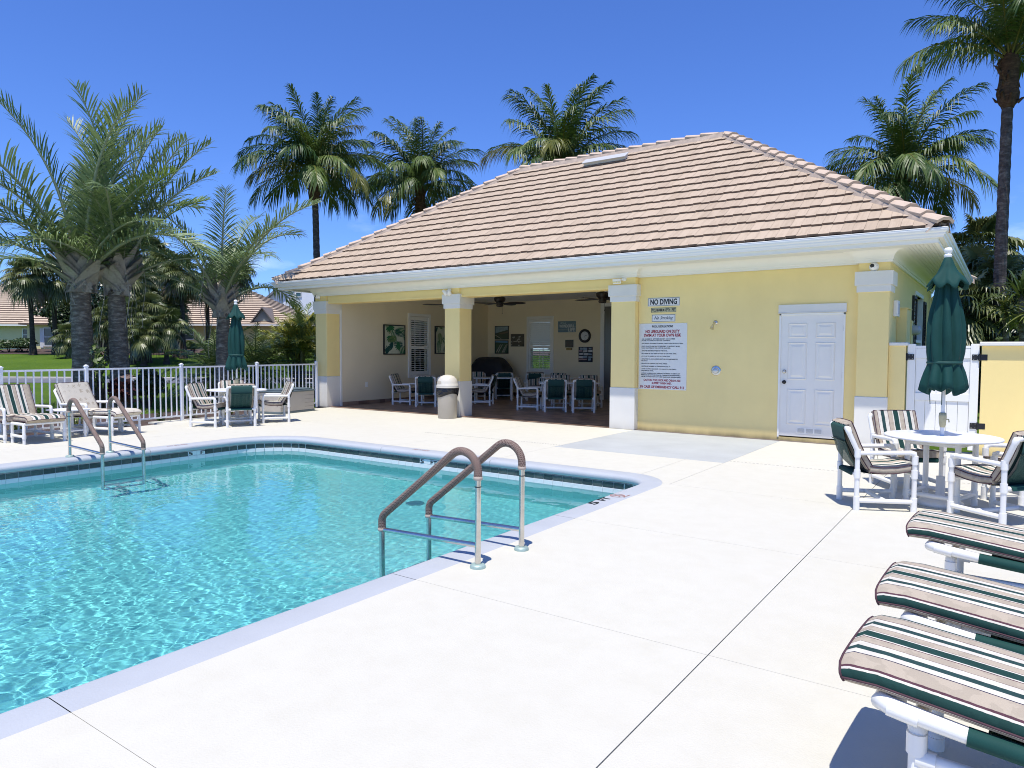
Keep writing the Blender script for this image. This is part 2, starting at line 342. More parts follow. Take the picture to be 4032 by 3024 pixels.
# chair cushions: stripes run front to back, across local x from -0.26 to 0.26
cs = [(0.0, BEI), (0.045, MAR), (0.05, CRM), (0.085, TEAL), (0.125, CRM), (0.165, MAR), (0.17, BEI), (0.22, CRM), (0.232, GRN), (0.288, CRM), (0.30, BEI), (0.35, MAR), (0.355, CRM), (0.395, TEAL), (0.435, CRM), (0.47, MAR), (0.475, BEI), (0.52, BEI)]
M_stripe = stripemat('striped_chair_fabric', cs, 'OBJ', 0.26/0.58)
ls = [(0.0, BEI), (0.010, MAR), (0.015, CRM), (0.022, GRN), (0.066, CRM), (0.073, MAR), (0.082, BEI), (0.155, NVY), (0.160, CRM), (0.195, TEAL), (0.226, CRM), (0.262, MAR), (0.267, BEI), (0.315, MAR), (0.319, CRM), (0.329, GRN), (0.383, CRM), (0.393, MAR), (0.397, BEI), (0.44, MAR), (0.445, CRM), (0.475, TEAL), (0.51, CRM), (0.55, MAR), (0.555, BEI), (0.62, MAR), (0.628, CRM), (0.636, GRN), (0.70, CRM), (0.71, BEI)]
M_lounge = stripemat('striped_lounger_fabric', ls, 'UV')
M_beigefab, _nt, _b = newmat('beige_damask_fabric'); _nt.links.new(damask(_nt, BEI), _b.inputs['Base Color']); _b.inputs['Roughness'].default_value = 0.9; _b.inputs['Specular IOR Level'].default_value = 0.15
_w = noise(_nt, 9, 3); addbump(_nt, _b, _w.outputs[0], 0.35, 0.02)
M_piping = mat('maroon_piping', (0.07, 0.03, 0.04), 0.8)

# ------------------------------------------------------------------ the ground, lawn, road
def sdepth(x, y): return -0.575*x + 0.818*y
def sstep(a, b, x):
    t = np.clip((x-a)/(b-a), 0, 1); return t*t*(3-2*t)
def gz(x, y):
    s = sdepth(np.asarray(x, float), np.asarray(y, float))
    return -0.06 + sstep(39.0, 57.0, s)*1.15 + sstep(57, 66, s)*0.42
def grassmat():
    m, nt, b = newmat('mown_lawn_grass')
    n1 = noise(nt, 0.35, 4); n2 = noise(nt, 9, 5, 0.7); n3 = noise(nt, 45, 4, 0.7)
    r = ramp(nt, n2.outputs[0], [(0.25, (0.055, 0.115, 0.012)), (0.75, (0.13, 0.215, 0.026))])
    r2 = ramp(nt, n1.outputs[0], [(0.3, (0.75, 0.8, 0.75)), (0.7, (1.1, 1.05, 0.95))])
    mx = nt.nodes.new('ShaderNodeMix'); mx.data_type = 'RGBA'; mx.blend_type = 'MULTIPLY'; mx.inputs[0].default_value = 1
    nt.links.new(r.outputs[0], mx.inputs[6]); nt.links.new(r2.outputs[0], mx.inputs[7]); nt.links.new(mx.outputs[2], b.inputs['Base Color'])
    b.inputs['Roughness'].default_value = 0.9; b.inputs['Specular IOR Level'].default_value = 0.1
    addbump(nt, b, n3.outputs[0], 0.8, 0.06); return m
M_grass = grassmat()
M_mulch = mat('brown_bark_mulch', (0.085, 0.055, 0.042), 0.95, 0.5, 14.0, 0.9, 25, 0.05, detail=8)
M_road = mat('grey_road_asphalt', (0.13, 0.135, 0.145), 0.9, 0.15, 6.0, 0.4, 80, 0.01)
M_curb = mat('pale_concrete_kerb', (0.45, 0.42, 0.36), 0.85, 0.15, 2.5, 0.3, 40, 0.005)
# lawn sheet out to the horizon, with the strip under the pool and the deck left open
xs = np.concatenate([np.array([-1500, -700, -400, -250, -180]), np.arange(-130, 31, 2.0), np.array([50, 90, 160, 400, 1500])])
ys = np.concatenate([np.array([-1500, -500, -150, -60, -30]), np.arange(-16, 121, 2.0), np.array([150, 220, 400, 800, 1500])])
mb = MB(); idx = {}
for i, x in enumerate(xs):
    for j, y in enumerate(ys): idx[i, j] = len(mb.v); mb.v.append((x, y, float(gz(x, y))))
for i in range(len(xs)-1):
    for j in range(len(ys)-1):
        if -14 <= xs[i] and xs[i+1] <= 6.1 and -14 <= ys[j] and ys[j+1] <= 12.1: continue
        mb.face((idx[i, j], idx[i+1, j], idx[i+1, j+1], idx[i, j+1]), True)
lawn = tag(mb.build('lawn', M_grass), kind='structure')
def band(name, s0, s1, u0, u1, dz, m, n=40, wob=0.0, tex=None):
    """a ground strip between two depths, following the terrain"""
    fx, fy = -0.575, 0.818; rx, ry = 0.818, 0.575; mb = MB(); rows = []
    for i in range(n+1):
        u = u0+(u1-u0)*i/n; row = []
        for k in range(9):
            s = s0+(s1-s0)*k/8 + (wob*math.sin(u*0.45)+wob*0.6*math.sin(u*0.17+1)+wob*0.3*math.sin(u*1.3) if k == 0 else 0)
            x, y = fx*s+rx*u, fy*s+ry*u; row.append((x, y, float(gz(x, y))+dz))
        rows.append(row)
    for a, b in zip(rows[:-1], rows[1:]):
        for k in range(8): mb.quad(a[k], b[k], b[k+1], a[k+1], True)
    return tag(mb.build(name, m), kind='structure')
band('road', 33.6, 37.3, -60, 40, 0.012, M_road)
mbk = MB(); fx, fy, rx, ry = -0.575, 0.818, 0.818, 0.575
def SU(s, u, z): return (fx*s+rx*u, fy*s+ry*u, z)
for i in range(40):
    u0, u1 = -60+i*2.5, -60+(i+1)*2.5-0.015
    n = len(mbk.v)
    for s, z in ((37.3, -0.1), (37.3, 0.05), (37.36, 0.075), (37.62, 0.075), (37.62, -0.1)):
        mbk.v += [SU(s, u0, z), SU(s, u1, z)]
    for k in range(4): mbk.face((n+2*k, n+2*k+1, n+2*k+3, n+2*k+2))
    mbk.face([n+2*k for k in range(5)]); mbk.face([n+2*k+1 for k in range(5)][::-1])
tag(mbk.build('kerb', M_curb), kind='structure')
band('mulch_bed', 56.5, 78, -46, 14, 0.035, M_mulch, 120, 1.3)
# mulch strip just behind the pool fence
mb = MB()
ptsA = [(-14.55, 2.0), (-15.0, 8.2), (-15.95, 12.8)]; ptsB = [(-17.3, 2.0), (-17.6, 8.2), (-18.2, 12.8)]
for k in range(2):
    mb.quad((*ptsB[k], -0.045), (*ptsA[k], -0.045), (*ptsA[k+1], -0.045), (*ptsB[k+1], -0.045))
tag(mb.build('planting_bed', M_mulch), kind='structure')
# grass blades: nobody could count them
rng = np.random.default_rng(3)
def blades(name, n, s0, s1, u0, u1, h, wd, m):
    s = s0+(s1-s0)*rng.random(n)**0.8; u = u0+(u1-u0)*rng.random(n)
    x = fx*s+rx*u; y = fy*s+ry*u
    if s0 < 30:
        k = x < -18.3; x, y, s = x[k], y[k], s[k]; n = len(x)
    z = gz(x, y); a = rng.random(n)*6.283; hh = h*(0.6+0.8*rng.random(n)); lean = rng.normal(0, 0.5, (n, 2))*hh[:, None]
    v = np.empty((n, 3, 3)); v[:, 0] = np.stack([x+np.cos(a)*wd, y+np.sin(a)*wd, z-0.005], 1); v[:, 1] = np.stack([x-np.cos(a)*wd, y-np.sin(a)*wd, z-0.005], 1)
    v[:, 2] = np.stack([x+lean[:, 0], y+lean[:, 1], z+hh], 1)
    me = bpy.data.meshes.new(name); me.vertices.add(3*n); me.vertices.foreach_set('co', v.ravel())
    me.loops.add(3*n); me.loops.foreach_set('vertex_index', np.arange(3*n, dtype=np.int32))
    me.polygons.add(n); me.polygons.foreach_set('loop_start', np.arange(0, 3*n, 3, dtype=np.int32)); me.polygons.foreach_set('loop_total', np.full(n, 3, dtype=np.int32))
    me.materials.append(m); me.update(); me.validate(); return tag(link(name, me), kind='stuff')
M_blade = leafmat('grass_blade', (0.06, 0.12, 0.012), (0.16, 0.25, 0.034), 0.6, 0.3, 0.6)
blades('grass', 70000, 17, 33.4, -14, 6, 0.06, 0.012, M_blade)
blades('grass', 90000, 37.8, 57.5, -24, 8, 0.07, 0.022, M_blade)

# ------------------------------------------------------------------ pool deck: slabs with real joints
def rrect(x0, x1, y0, y1, rad, n=10, step=0.5):
    """rounded rectangle, counter-clockwise: [(x, y, nx, ny)] with outward normals; rad per corner (x1y1, x0y1, x0y0, x1y0)"""
    out = []
    cs = [(x1-rad[0], y1-rad[0], 0, rad[0]), (x0+rad[1], y1-rad[1], 90, rad[1]), (x0+rad[2], y0+rad[2], 180, rad[2]), (x1-rad[3], y0+rad[3], 270, rad[3])]
    for cx, cyy, a0, r in cs:
        for k in range(n+1):
            a = R(a0+90*k/n); out.append((cx+r*math.cos(a), cyy+r*math.sin(a), math.cos(a), math.sin(a)))
    res = []
    for a, b in zip(out, out[1:]+out[:1]):
        res.append(a); L = math.hypot(b[0]-a[0], b[1]-a[1])
        if L > step*1.5:
            m = int(L/step)
            for k in range(1, m): t = k/m; res.append((a[0]+(b[0]-a[0])*t, a[1]+(b[1]-a[1])*t, a[2], a[3]))
    return res
RADI = (0.42, 0.85, 0.6, 0.6)
PIN = rrect(-11.06, -3.60, -9.0, 8.14, RADI)                       # pool's inner lip
CW = 0.28                                                           # coping width
def deck_slab(x0, x1, y0, y1, m):
    """one deck slab with the pool cut out of it"""
    bm = bmesh.new()
    g = 0.0014
    if x1 > -11.6 and x0 < -3.0 and y1 > -9.6 and y0 < 8.8:
        # slab corner points + pool outline: clip the slab by the outline as a polygon
        out = [bm.verts.new((p[0]+p[2]*CW, p[1]+p[3]*CW, 0)) for p in PIN]
        big = [bm.verts.new(q) for q in ((-30, -30, 0), (20, -30, 0), (20, 30, 0), (-30, 30, 0))]
        ed = [bm.edges.new((a, b)) for a, b in zip(out, out[1:]+out[:1])]+[bm.edges.new((a, b)) for a, b in zip(big, big[1:]+big[:1])]
        bmesh.ops.triangle_fill(bm, use_beauty=True, edges=ed, normal=(0, 0, 1))
        for f in list(bm.faces):                                    # drop what was filled inside the pool
            c = f.calc_center_median()
            if all((c.x-p[0]-p[2]*CW)*p[2]+(c.y-p[1]-p[3]*CW)*p[3] < 1e-4 for p in PIN): bm.faces.remove(f)
    else:
        vs = [bm.verts.new(q) for q in ((-30, -30, 0), (20, -30, 0), (20, 30, 0), (-30, 30, 0))]; bm.faces.new(vs)
    gx = lambda v: 0.0032 if abs(v+1.24) < .01 else 0.002
    for co, no in (((x0+gx(x0), 0, 0), (-1, 0, 0)), ((x1-gx(x1), 0, 0), (1, 0, 0)), ((0, y0+g, 0), (0, -1, 0)), ((0, y1-g, 0), (0, 1, 0))):
        bmesh.ops.bisect_plane(bm, geom=bm.verts[:]+bm.edges[:]+bm.faces[:], dist=1e-6, plane_co=co, plane_no=no, clear_outer=True)
    if not bm.faces: bm.free(); return None
    bmesh.ops.recalc_face_normals(bm, faces=bm.faces)
    if bm.faces[:][0].normal.z < 0: bmesh.ops.reverse_faces(bm, faces=bm.faces)
    top = bm.faces[:]
    r = bmesh.ops.extrude_face_region(bm, geom=top)
    for e in r['geom']:
        if isinstance(e, bmesh.types.BMVert): e.co.z = -0.05
    bmesh.ops.recalc_face_normals(bm, faces=bm.faces)
    me = bpy.data.meshes.new('slab'); bm.to_mesh(me); bm.free(); me.materials.append(m); return me
mb = MB()
deck_base = None
bm = bmesh.new()
out = [bm.verts.new((p[0]+p[2]*0.12, p[1]+p[3]*0.12, -0.052)) for p in PIN]
big = [bm.verts.new(q) for q in ((-14.75, -14.2, -0.052), (6.3, -14.2, -0.052), (6.3, 13.12, -0.052), (-16.0, 13.12, -0.052))]
ed = [bm.edges.new((a, b)) for a, b in zip(out, out[1:]+out[:1])]+[bm.edges.new((a, b)) for a, b in zip(big, big[1:]+big[:1])]
bmesh.ops.triangle_fill(bm, use_beauty=True, edges=ed, normal=(0, 0, 1))
for f in list(bm.faces):
    c = f.calc_center_median()
    if all((c.x-p[0]-p[2]*0.12)*p[2]+(c.y-p[1]-p[3]*0.12)*p[3] < 1e-4 for p in PIN): bm.faces.remove(f)
me = bpy.data.meshes.new('pool_deck'); bm.to_mesh(me); bm.free(); me.materials.append(M_joint)
deck = tag(link('pool_deck', me), kind='structure')
XJ = [-14.62, -12.64, -8.35, -6.12, -3.84, -1.24, 1.4, 4.0, 6.3]; YJ = [-14.2, -11.8, -9.6, -7.4, -5.2, -3.0, -0.85, 1.36, 3.57, 5.78, 7.95, 10.12, 13.02]
for i in range(len(XJ)-1):
    for j in range(len(YJ)-1):
        x0, x1, y0, y1 = XJ[i], XJ[i+1], YJ[j], YJ[j+1]
        if i == 0: x0 = -14.62 if y1 < 9 else -15.3
        if i == 3 and j == 11:                                     # the slab under the shower is painted blue grey
            me = deck_slab(x0, -3.27, y0-0.18, y1, M_greyslab); link('slab', me, deck); continue
        if i == 4 and j == 11: x0 = -3.27
        if i == 3 and j == 10: y1 -= 0.18
        if i == 4 and j == 10:
            me = deck_slab(x0, -3.27, y0, y1-0.18, M_deck); link('slab', me, deck); x0 = -3.27
        me = deck_slab(x0, x1, y0, y1, M_deck)
        if me: link('slab', me, deck)
# strip of deck between the front slabs and the wall
mb = MB(); mb.box(-6.10, -2.0, 13.02, 13.16, -0.05, -0.002); mb.box(-1.6, 6.3, 13.025, 13.4, -0.05, -0.004); mb.build('slab', M_deck, deck)
# trench drain: a row of small drain slots across the deck
mb = MB()
for k in range(170):
    x = -9.2+k*0.055
    if -6.1 < x < -3.3: continue
    mb.box(x, x+0.03, 10.16, 10.172, -0.01, 0.002)
mb.build('drain_slots', mat('drain_slot_plastic', (0.33, 0.31, 0.27), 0.8), deck)['kind'] = 'stuff'

# ------------------------------------------------------------------ swimming pool
M_plaster = mat('pool_plaster', (0.385, 0.66, 0.655), 0.7, 0.05, 2.5, 0.2, 40, 0.004)
M_ledge = mat('white_waterline_plaster', (0.74, 0.75, 0.72), 0.6, 0.05, 4.0)
def sweep_loop(mb, loop, prof, smooth=True, closed=True):
    rings = [[(p[0]+p[2]*d, p[1]+p[3]*d, z) for d, z in prof] for p in loop]
    if closed: rings.append(rings[0])
    mb.rings(rings, False, False, smooth)
mb = MB(); sweep_loop(mb, PIN, [(0.04, -0.105), (0.045, -0.27), (0.05, -1.50)], False)
bot = [(p[0]+p[2]*0.05, p[1]+p[3]*0.05, -1.50) for p in PIN]; mb.poly(bot)
pool = tag(mb.build('swimming_pool', M_plaster), kind='structure')
# coping in sections, split where the deck joints run through it
prof = [(CW, -0.05), (CW, -0.001), (CW-0.004, 0.0), (0.06, 0.001), (0.03, -0.006), (0.008, -0.022), (0.0, -0.045), (0.002, -0.075), (0.014, -0.092), (0.04, -0.10), (0.06, -0.10)]
def loopcut(loop):
    """resample so that section ends fall on the joints"""
    return loop
secs = []; cur = [PIN[0]]
def joint_at(a, b):
    for yj in YJ:
        if abs(a[2]) > 0.99 and (a[1]-yj)*(b[1]-yj) < 0: return ('y', yj)
    for xj in XJ:
        if abs(a[3]) > 0.99 and (a[0]-xj)*(b[0]-xj) < 0: return ('x', xj)
L = PIN+[PIN[0]]
for a, b in zip(L[:-1], L[1:]):
    j = joint_at(a, b)
    if j:
        t = (j[1]-a[1])/(b[1]-a[1]) if j[0] == 'y' else (j[1]-a[0])/(b[0]-a[0])
        ln = math.hypot(b[0]-a[0], b[1]-a[1]); e = 0.0025/ln
        p0 = tuple(a[k]+(b[k]-a[k])*(t-e) for k in range(4)); p1 = tuple(a[k]+(b[k]-a[k])*(t+e) for k in range(4))
        cur.append(p0); secs.append(cur); cur = [p1]
    cur.append(b)
secs[0] = cur[:-1]+secs[0] if len(secs) else cur
for sct in secs:
    mb = MB(); sweep_loop(mb, sct, prof, True, False); mb.build('coping_section', M_coping, pool)
mb = MB(); sweep_loop(mb, PIN, [(0.05, -0.104), (0.03, -0.1045), (0.03, -0.2)], False)
mb.build('tile_grout', mat('pale_tile_grout', (0.55, 0.56, 0.53), 0.8), pool)
M_tile = None
m, nt, b = newmat('slate_green_pool_tile'); oi = nt.nodes.new('ShaderNodeObjectInfo')
r = ramp(nt, oi.outputs['Random'], [(0.0, (0.030, 0.045, 0.042)), (0.5, (0.055, 0.075, 0.068)), (1.0, (0.085, 0.10, 0.088))])
n = noise(nt, 18, 4); r2 = ramp(nt, n.outputs[0], [(0.3, (0.7, 0.7, 0.7)), (0.7, (1.3, 1.25, 1.2))])
mx = nt.nodes.new('ShaderNodeMix'); mx.data_type = 'RGBA'; mx.blend_type = 'MULTIPLY'; mx.inputs[0].default_value = 1
nt.links.new(r.outputs[0], mx.inputs[6]); nt.links.new(r2.outputs[0], mx.inputs[7]); nt.links.new(mx.outputs[2], b.inputs['Base Color']); b.inputs['Roughness'].default_value = 0.25; M_tile = m
mb = MB(); mb.box(-0.0735, 0.0735, -0.004, 0.006, -0.036, 0.036); tme = mb.build('waterline_tile', M_tile, pool, bevel=0.003, bseg=1); tile_mesh = tme.data
bpy.data.objects.remove(tme)
mb = MB(); mb.box(-0.0757, 0.0757, -0.004, 0.006, -0.0365, 0.0365); tme = mb.build('white_tile', mat('white_pool_tile', (0.72, 0.73, 0.70), 0.25, 0.05, 12.0), pool, bevel=0.003, bseg=1); wtile_mesh = tme.data
bpy.data.objects.remove(tme)
# walk the inner outline at an even pitch
def walk(loop, pitch):
    d = 0; L = loop+[loop[0]]; out = []; nxt = pitch/2
    for a, b in zip(L[:-1], L[1:]):
        ln = math.hypot(b[0]-a[0], b[1]-a[1])
        while nxt <= d+ln and ln > 0:
            t = (nxt-d)/ln; q = [a[k]+(b[k]-a[k])*t for k in range(4)]; out.append(q); nxt += pitch
        d += ln
    return out
MARK = []
whites = MB()
for q in walk(PIN, 0.1535):
    if q[1] < 0.3: continue
    nx, ny = q[2], q[3]; ln = math.hypot(nx, ny); ang = math.atan2(ny/ln, nx/ln)-math.pi/2
    x, y = q[0]+nx*0.026, q[1]+ny*0.026
    mark = (ny > 0.9 and -7.52 < q[0] < -7.12) or (nx < -0.9 and 6.36 < q[1] < 6.78)
    if mark: MARK.append((x, y, nx, ny))
    o = link('waterline_tile', wtile_mesh if mark else tile_mesh, pool, (x, y, -0.145)); o.rotation_euler = (0, 0, ang)
    o2 = link('lower_tile', wtile_mesh, pool, (x, y, -0.222)); o2.rotation_euler = (0, 0, ang)
mid = MARK[:len(MARK)//2] if False else MARK
def mark_text(c, right, nrm):
    p = Vector(c)
    text('5', 0.075, 0.058, M_ink, p-Vector(right)*0.14, pool, right, (0, 0, 1), 'depth_mark', 0.02)
    text('FT', 0.13, 0.058, M_ink, p+Vector(right)*0.10, pool, right, (0, 0, 1), 'depth_mark', 0.02)
mark_text((-7.31, 8.159, -0.145), (1, 0, 0), None)
mark_text((-11.079, 6.6, -0.145), (0, 1, 0), None)
# painted depth mark and no-diving roundel on the near coping
text('5', 0.13, 0.10, M_ink, (-3.50, 6.48, 0.0035), pool, (0, 1, 0), (-1, 0, 0), 'depth_mark', 0.02)
text('FT', 0.17, 0.10, M_ink, (-3.50, 6.72, 0.0035), pool, (0, 1, 0), (-1, 0, 0), 'depth_mark', 0.01)
M_faded = mat('faded_red_paint', (0.42, 0.22, 0.18), 0.7)
mb = MB()
ring = lambda r, z: [(-3.47+r*math.cos(2*math.pi*k/24), 6.97+r*math.sin(2*math.pi*k/24), z) for k in range(24)]
ra, rb = ring(0.085, 0.0035), ring(0.072, 0.0035)
for k in range(24): mb.quad(ra[k], ra[(k+1) % 24], rb[(k+1) % 24], rb[k])
mb.obox((-3.47, 6.97, 0.0035), (0.078, 0.006, 0.0005), Matrix.Rotation(R(40), 3, 'Z')); mb.obox((-3.47, 6.97, 0.0035), (0.05, 0.008, 0.0004), Matrix.Rotation(R(-30), 3, 'Z'))
mb.build('no_diving_mark', M_faded, pool)
text('NO DIVING', 0.15, 0.018, M_faded, (-3.37, 7.0, 0.0035), pool, (0, 1, 0), (-1, 0, 0), 'no_diving_mark')
for (c, r_, u_) in (((-7.6, 8.30, 0.0035), (1, 0, 0), (0, 1, 0)), ((-11.2, 6.3, 0.0035), (0, 1, 0), (-1, 0, 0))):
    text('NO DIVING', 0.34, 0.05, M_faded, c, pool, r_, u_, 'no_diving_mark')
# steps into the pool seen near the ladder, main drain, return
mb = MB(); mb.lathe([(0.0, 0.03), (0.10, 0.03), (0.13, 0.02), (0.13, 0.0)], 20, (-6.7, 7.2, -1.498)); mb.build('main_drain', M_white, pool)
# water: a rippled sheet that refracts
def waves(x, y):
    z = np.zeros_like(x); r = np.random.default_rng(11)
    for lam, amp, n in ((1.0, 0.0017, 5), (0.45, 0.0008, 6), (0.22, 0.00055, 8), (0.12, 0.00048, 14), (0.075, 0.00034, 18), (0.055, 0.00016, 14)):
        for k in range(n):
            a = r.random()*6.283; l = lam*(0.75+0.5*r.random()); ph = r.random()*6.283
            z += amp*np.sin((x*np.cos(a)+y*np.sin(a))*6.283/l+ph+0.6*np.sin(x*1.7+y*0.9+k))/math.sqrt(n)*1.3
    # the water lies calmer at the sheltered far end
    return z*(0.35+0.65*sstep(0, 8.5, 7.6-y)+0.0*x)
def axis(a, b, breaks):
    out = [a]
    while out[-1] < b: out.append(out[-1]+breaks(out[-1]))
    out[-1] = b; return np.array(out)
wx = axis(-11.10, -3.56, lambda v: 0.019); wy = axis(-9.04, 8.18, lambda v: 0.12 if v < -1.5 else 0.017 if v < 4 else 0.026)
X, Y = np.meshgrid(wx, wy, indexing='ij'); Z = -0.246+waves(X, Y)
nx_, ny_ = len(wx), len(wy)
me = bpy.data.meshes.new('pool_water'); me.vertices.add(nx_*ny_); me.vertices.foreach_set('co', np.stack([X, Y, Z], 2).reshape(-1))
I, J = np.meshgrid(np.arange(nx_-1), np.arange(ny_-1), indexing='ij'); q = np.stack([I*ny_+J, (I+1)*ny_+J, (I+1)*ny_+J+1, I*ny_+J+1], 2).reshape(-1).astype(np.int32)
nq = (nx_-1)*(ny_-1); me.loops.add(4*nq); me.loops.foreach_set('vertex_index', q)
me.polygons.add(nq); me.polygons.foreach_set('loop_start', np.arange(0, 4*nq, 4, dtype=np.int32)); me.polygons.foreach_set('loop_total', np.full(nq, 4, dtype=np.int32)); me.polygons.foreach_set('use_smooth', np.ones(nq, dtype=bool)); me.update()
m, nt, b = newmat('pool_water'); nt.nodes.remove(b)
rf = nt.nodes.new('ShaderNodeBsdfRefraction'); rf.inputs['IOR'].default_value = 1.33; rf.inputs['Roughness'].default_value = 0.0; rf.inputs['Color'].default_value = (0.63, 0.91, 0.92, 1)
gl = nt.nodes.new('ShaderNodeBsdfGlossy'); gl.inputs['Roughness'].default_value = 0.02
fr = nt.nodes.new('ShaderNodeFresnel'); fr.inputs['IOR'].default_value = 1.33
mx = nt.nodes.new('ShaderNodeMixShader'); nt.links.new(fr.outputs[0], mx.inputs[0]); nt.links.new(rf.outputs[0], mx.inputs[1]); nt.links.new(gl.outputs[0], mx.inputs[2])
nt.links.new(mx.outputs[0], nt.nodes['Material Output'].inputs[0])
me.materials.append(m); water = tag(link('pool_water', me), kind='structure')
water.cycles.is_caustics_caster = True; pool.cycles.is_caustics_receiver = True; ld.cycles.is_caustics_light = True
# ------------------------------------------------------------------ the pool house
house = thing('pool_house', 'yellow pool house with tan tile hip roof, white pillars and two open bays', 'building', (0, 0, 0))
XL, XR, YF, YB = -15.87, -1.60, 13.0, 20.62
GX0, GX1, GY0, GY1 = XL-0.84, XR+0.84, 12.16, 22.16               # gutter line
# --- walls
mb = MB()
mb.box(-6.12, -3.36, 13.15, 13.36, 0.0, 3.3); mb.box(-2.28, -2.07, 13.15, 13.36, 0.0, 3.3)
mb.box(-3.36, -2.28, 13.15, 13.36, 2.28, 3.3); mb.box(-3.36, -2.28, 13.15, 13.36, 0.0, 0.06)
mb.build('front_wall', M_yellow, house)
mb = MB(); mb.box(-1.84, XR, 13.46, 16.72, 0, 3.3); mb.box(-1.84, XR, 18.32, YB, 0, 3.3); mb.box(-1.84, XR, 16.72, 18.32, 0, 0.9); mb.box(-1.84, XR, 16.72, 18.32, 2.78, 3.3)
mb.build('right_wall', M_yellow, house)
wl0, wl1, wz0, wz1 = 16.30, 17.18, 0.80, 2.66
mb = MB(); mb.box(XL, -15.62, 13.46, wl0, 0, 3.3); mb.box(XL, -15.62, wl1, YB, 0, 3.3); mb.box(XL, -15.62, wl0, wl1, 0, wz0); mb.box(XL, -15.62, wl0, wl1, wz1, 3.3)
mb.build('left_wall', M_yellow, house)
mb = MB(); mb.box(-15.615, -15.40, 13.47, wl0, 0.004, 3.3); mb.box(-15.615, -15.40, wl1, 20.37, 0.004, 3.3); mb.box(-15.615, -15.40, wl0, wl1, 0.004, wz0); mb.box(-15.615, -15.40, wl0, wl1, wz1, 3.3)
mb.build('inner_left_wall', M_inner, house)
bx0, bx1, bz0, bz1 = -13.60, -12.68, 0.86, 2.68
mb = MB(); mb.box(-15.40, bx0, 20.37, YB, 0.004, 3.3); mb.box(bx1, -1.84, 20.37, YB, 0.004, 3.3); mb.box(bx0, bx1, 20.37, YB, 0.004, bz0); mb.box(bx0, bx1, 20.37, YB, bz1, 3.3)
mb.build('back_wall', M_inner, house)
mb = MB(); mb.box(-6.18, -6.12, 13.48, 20.37, 0.004, 3.3); mb.build('partition_wall', M_inner, house)
mb = MB(); mb.box(-15.62, -1.84, 13.40, 20.40, 3.30, 3.36); mb.build('ceiling', M_ceil, house)
# --- beam over the open bays
mb = MB(); mb.box(-15.40, -6.60, 13.03, 13.40, 2.89, 3.3); mb.box(-15.40, -6.60, 13.015, 13.415, 2.86, 2.90); mb.build('beam', M_yellow, house)
# --- tiled floor: courses of small brown pavers
M_ftile, nt, b = newmat('brown_floor_tile')
a_ = nt.nodes.new('ShaderNodeAttribute'); a_.attribute_name = 'tv'
n = noise(nt, 12, 5); ad = nt.nodes.new('ShaderNodeMath'); ad.operation = 'MULTIPLY_ADD'; ad.inputs[1].default_value = 0.4; nt.links.new(n.outputs[0], ad.inputs[0]); nt.links.new(a_.outputs[2], ad.inputs[2])
r = ramp(nt, ad.outputs[0], [(0.2, (0.17, 0.10, 0.068)), (1.2, (0.36, 0.235, 0.16))]); nt.links.new(r.outputs[0], b.inputs['Base Color']); b.inputs['Roughness'].default_value = 0.4
mb = MB(); rr = random.Random(5)
y = 13.06; k = 0
while y < 20.36:
    x = -15.39-(0.15 if k % 2 else 0)
    while x < -6.2:
        a, c = max(x, -15.39), min(x+0.296, -6.2)
        if c > a: mb.ctv = rr.random(); mb.quad((a, y, 0.004), (c, y, 0.004), (c, y+0.146, 0.004), (a, y+0.146, 0.004))
        x += 0.30
    y += 0.15; k += 1
mb.build('floor_tiles', M_ftile, house)['kind'] = 'stuff'
mb = MB(); mb.box(-15.9, -1.6, 13.0, 20.62, -0.2, 0.0); mb.build('floor_slab', mat('grey_grout', (0.16, 0.13, 0.11), 0.9), house)
mb = MB()
for i in range(32): mb.ctv = rr.random(); mb.box(-15.396, -15.386, 13.5+i*0.2125, 13.5+i*0.2125+0.208, 0.004, 0.11)
for i in range(42): mb.ctv = rr.random(); mb.box(-15.38+i*0.2175, -15.38+i*0.2175+0.213, 20.356, 20.366, 0.004, 0.11)
mb.build('skirting_tiles', M_ftile, house)['kind'] = 'stuff'
# --- pillars
def pillar(x0, x1, y0=13.0, y1=13.46, side=True):
    mb = MB(); mb.box(x0, x1, y0, y1, 0.84, 2.60); p = mb.build('pillar', M_yellow, house, bevel=0.006, bseg=1)
    mb = MB(); mb.box(x0-0.012, x1+0.012, y0-0.012, y1+0.012, 0.0, 0.85); mb.build('base', M_whitewall, p, bevel=0.008, bseg=1)
    mb = MB(); mb.box(x0-0.022, x1+0.022, y0-0.022, y1+0.022, 2.59, 2.70); mb.box(x0-0.05, x1+0.05, y0-0.05, y1+0.05, 2.70, 2.93); mb.build('capital', M_whitewall, p, bevel=0.004, bseg=1)
    mb = MB(); mb.box(x0+0.001, x1-0.001, y0+0.001, y1, 2.93, 3.3); mb.build('neck', M_yellow, p)
    return p
pillar(-15.87, -15.41); pillar(-11.13, -10.67); pillar(-6.66, -6.125); pillar(-2.07, -1.60)
mb = MB(); mb.box(-15.40, -15.375, 13.46, 13.52, 0.0, 2.86); mb.build('corner_trim', M_white, house)
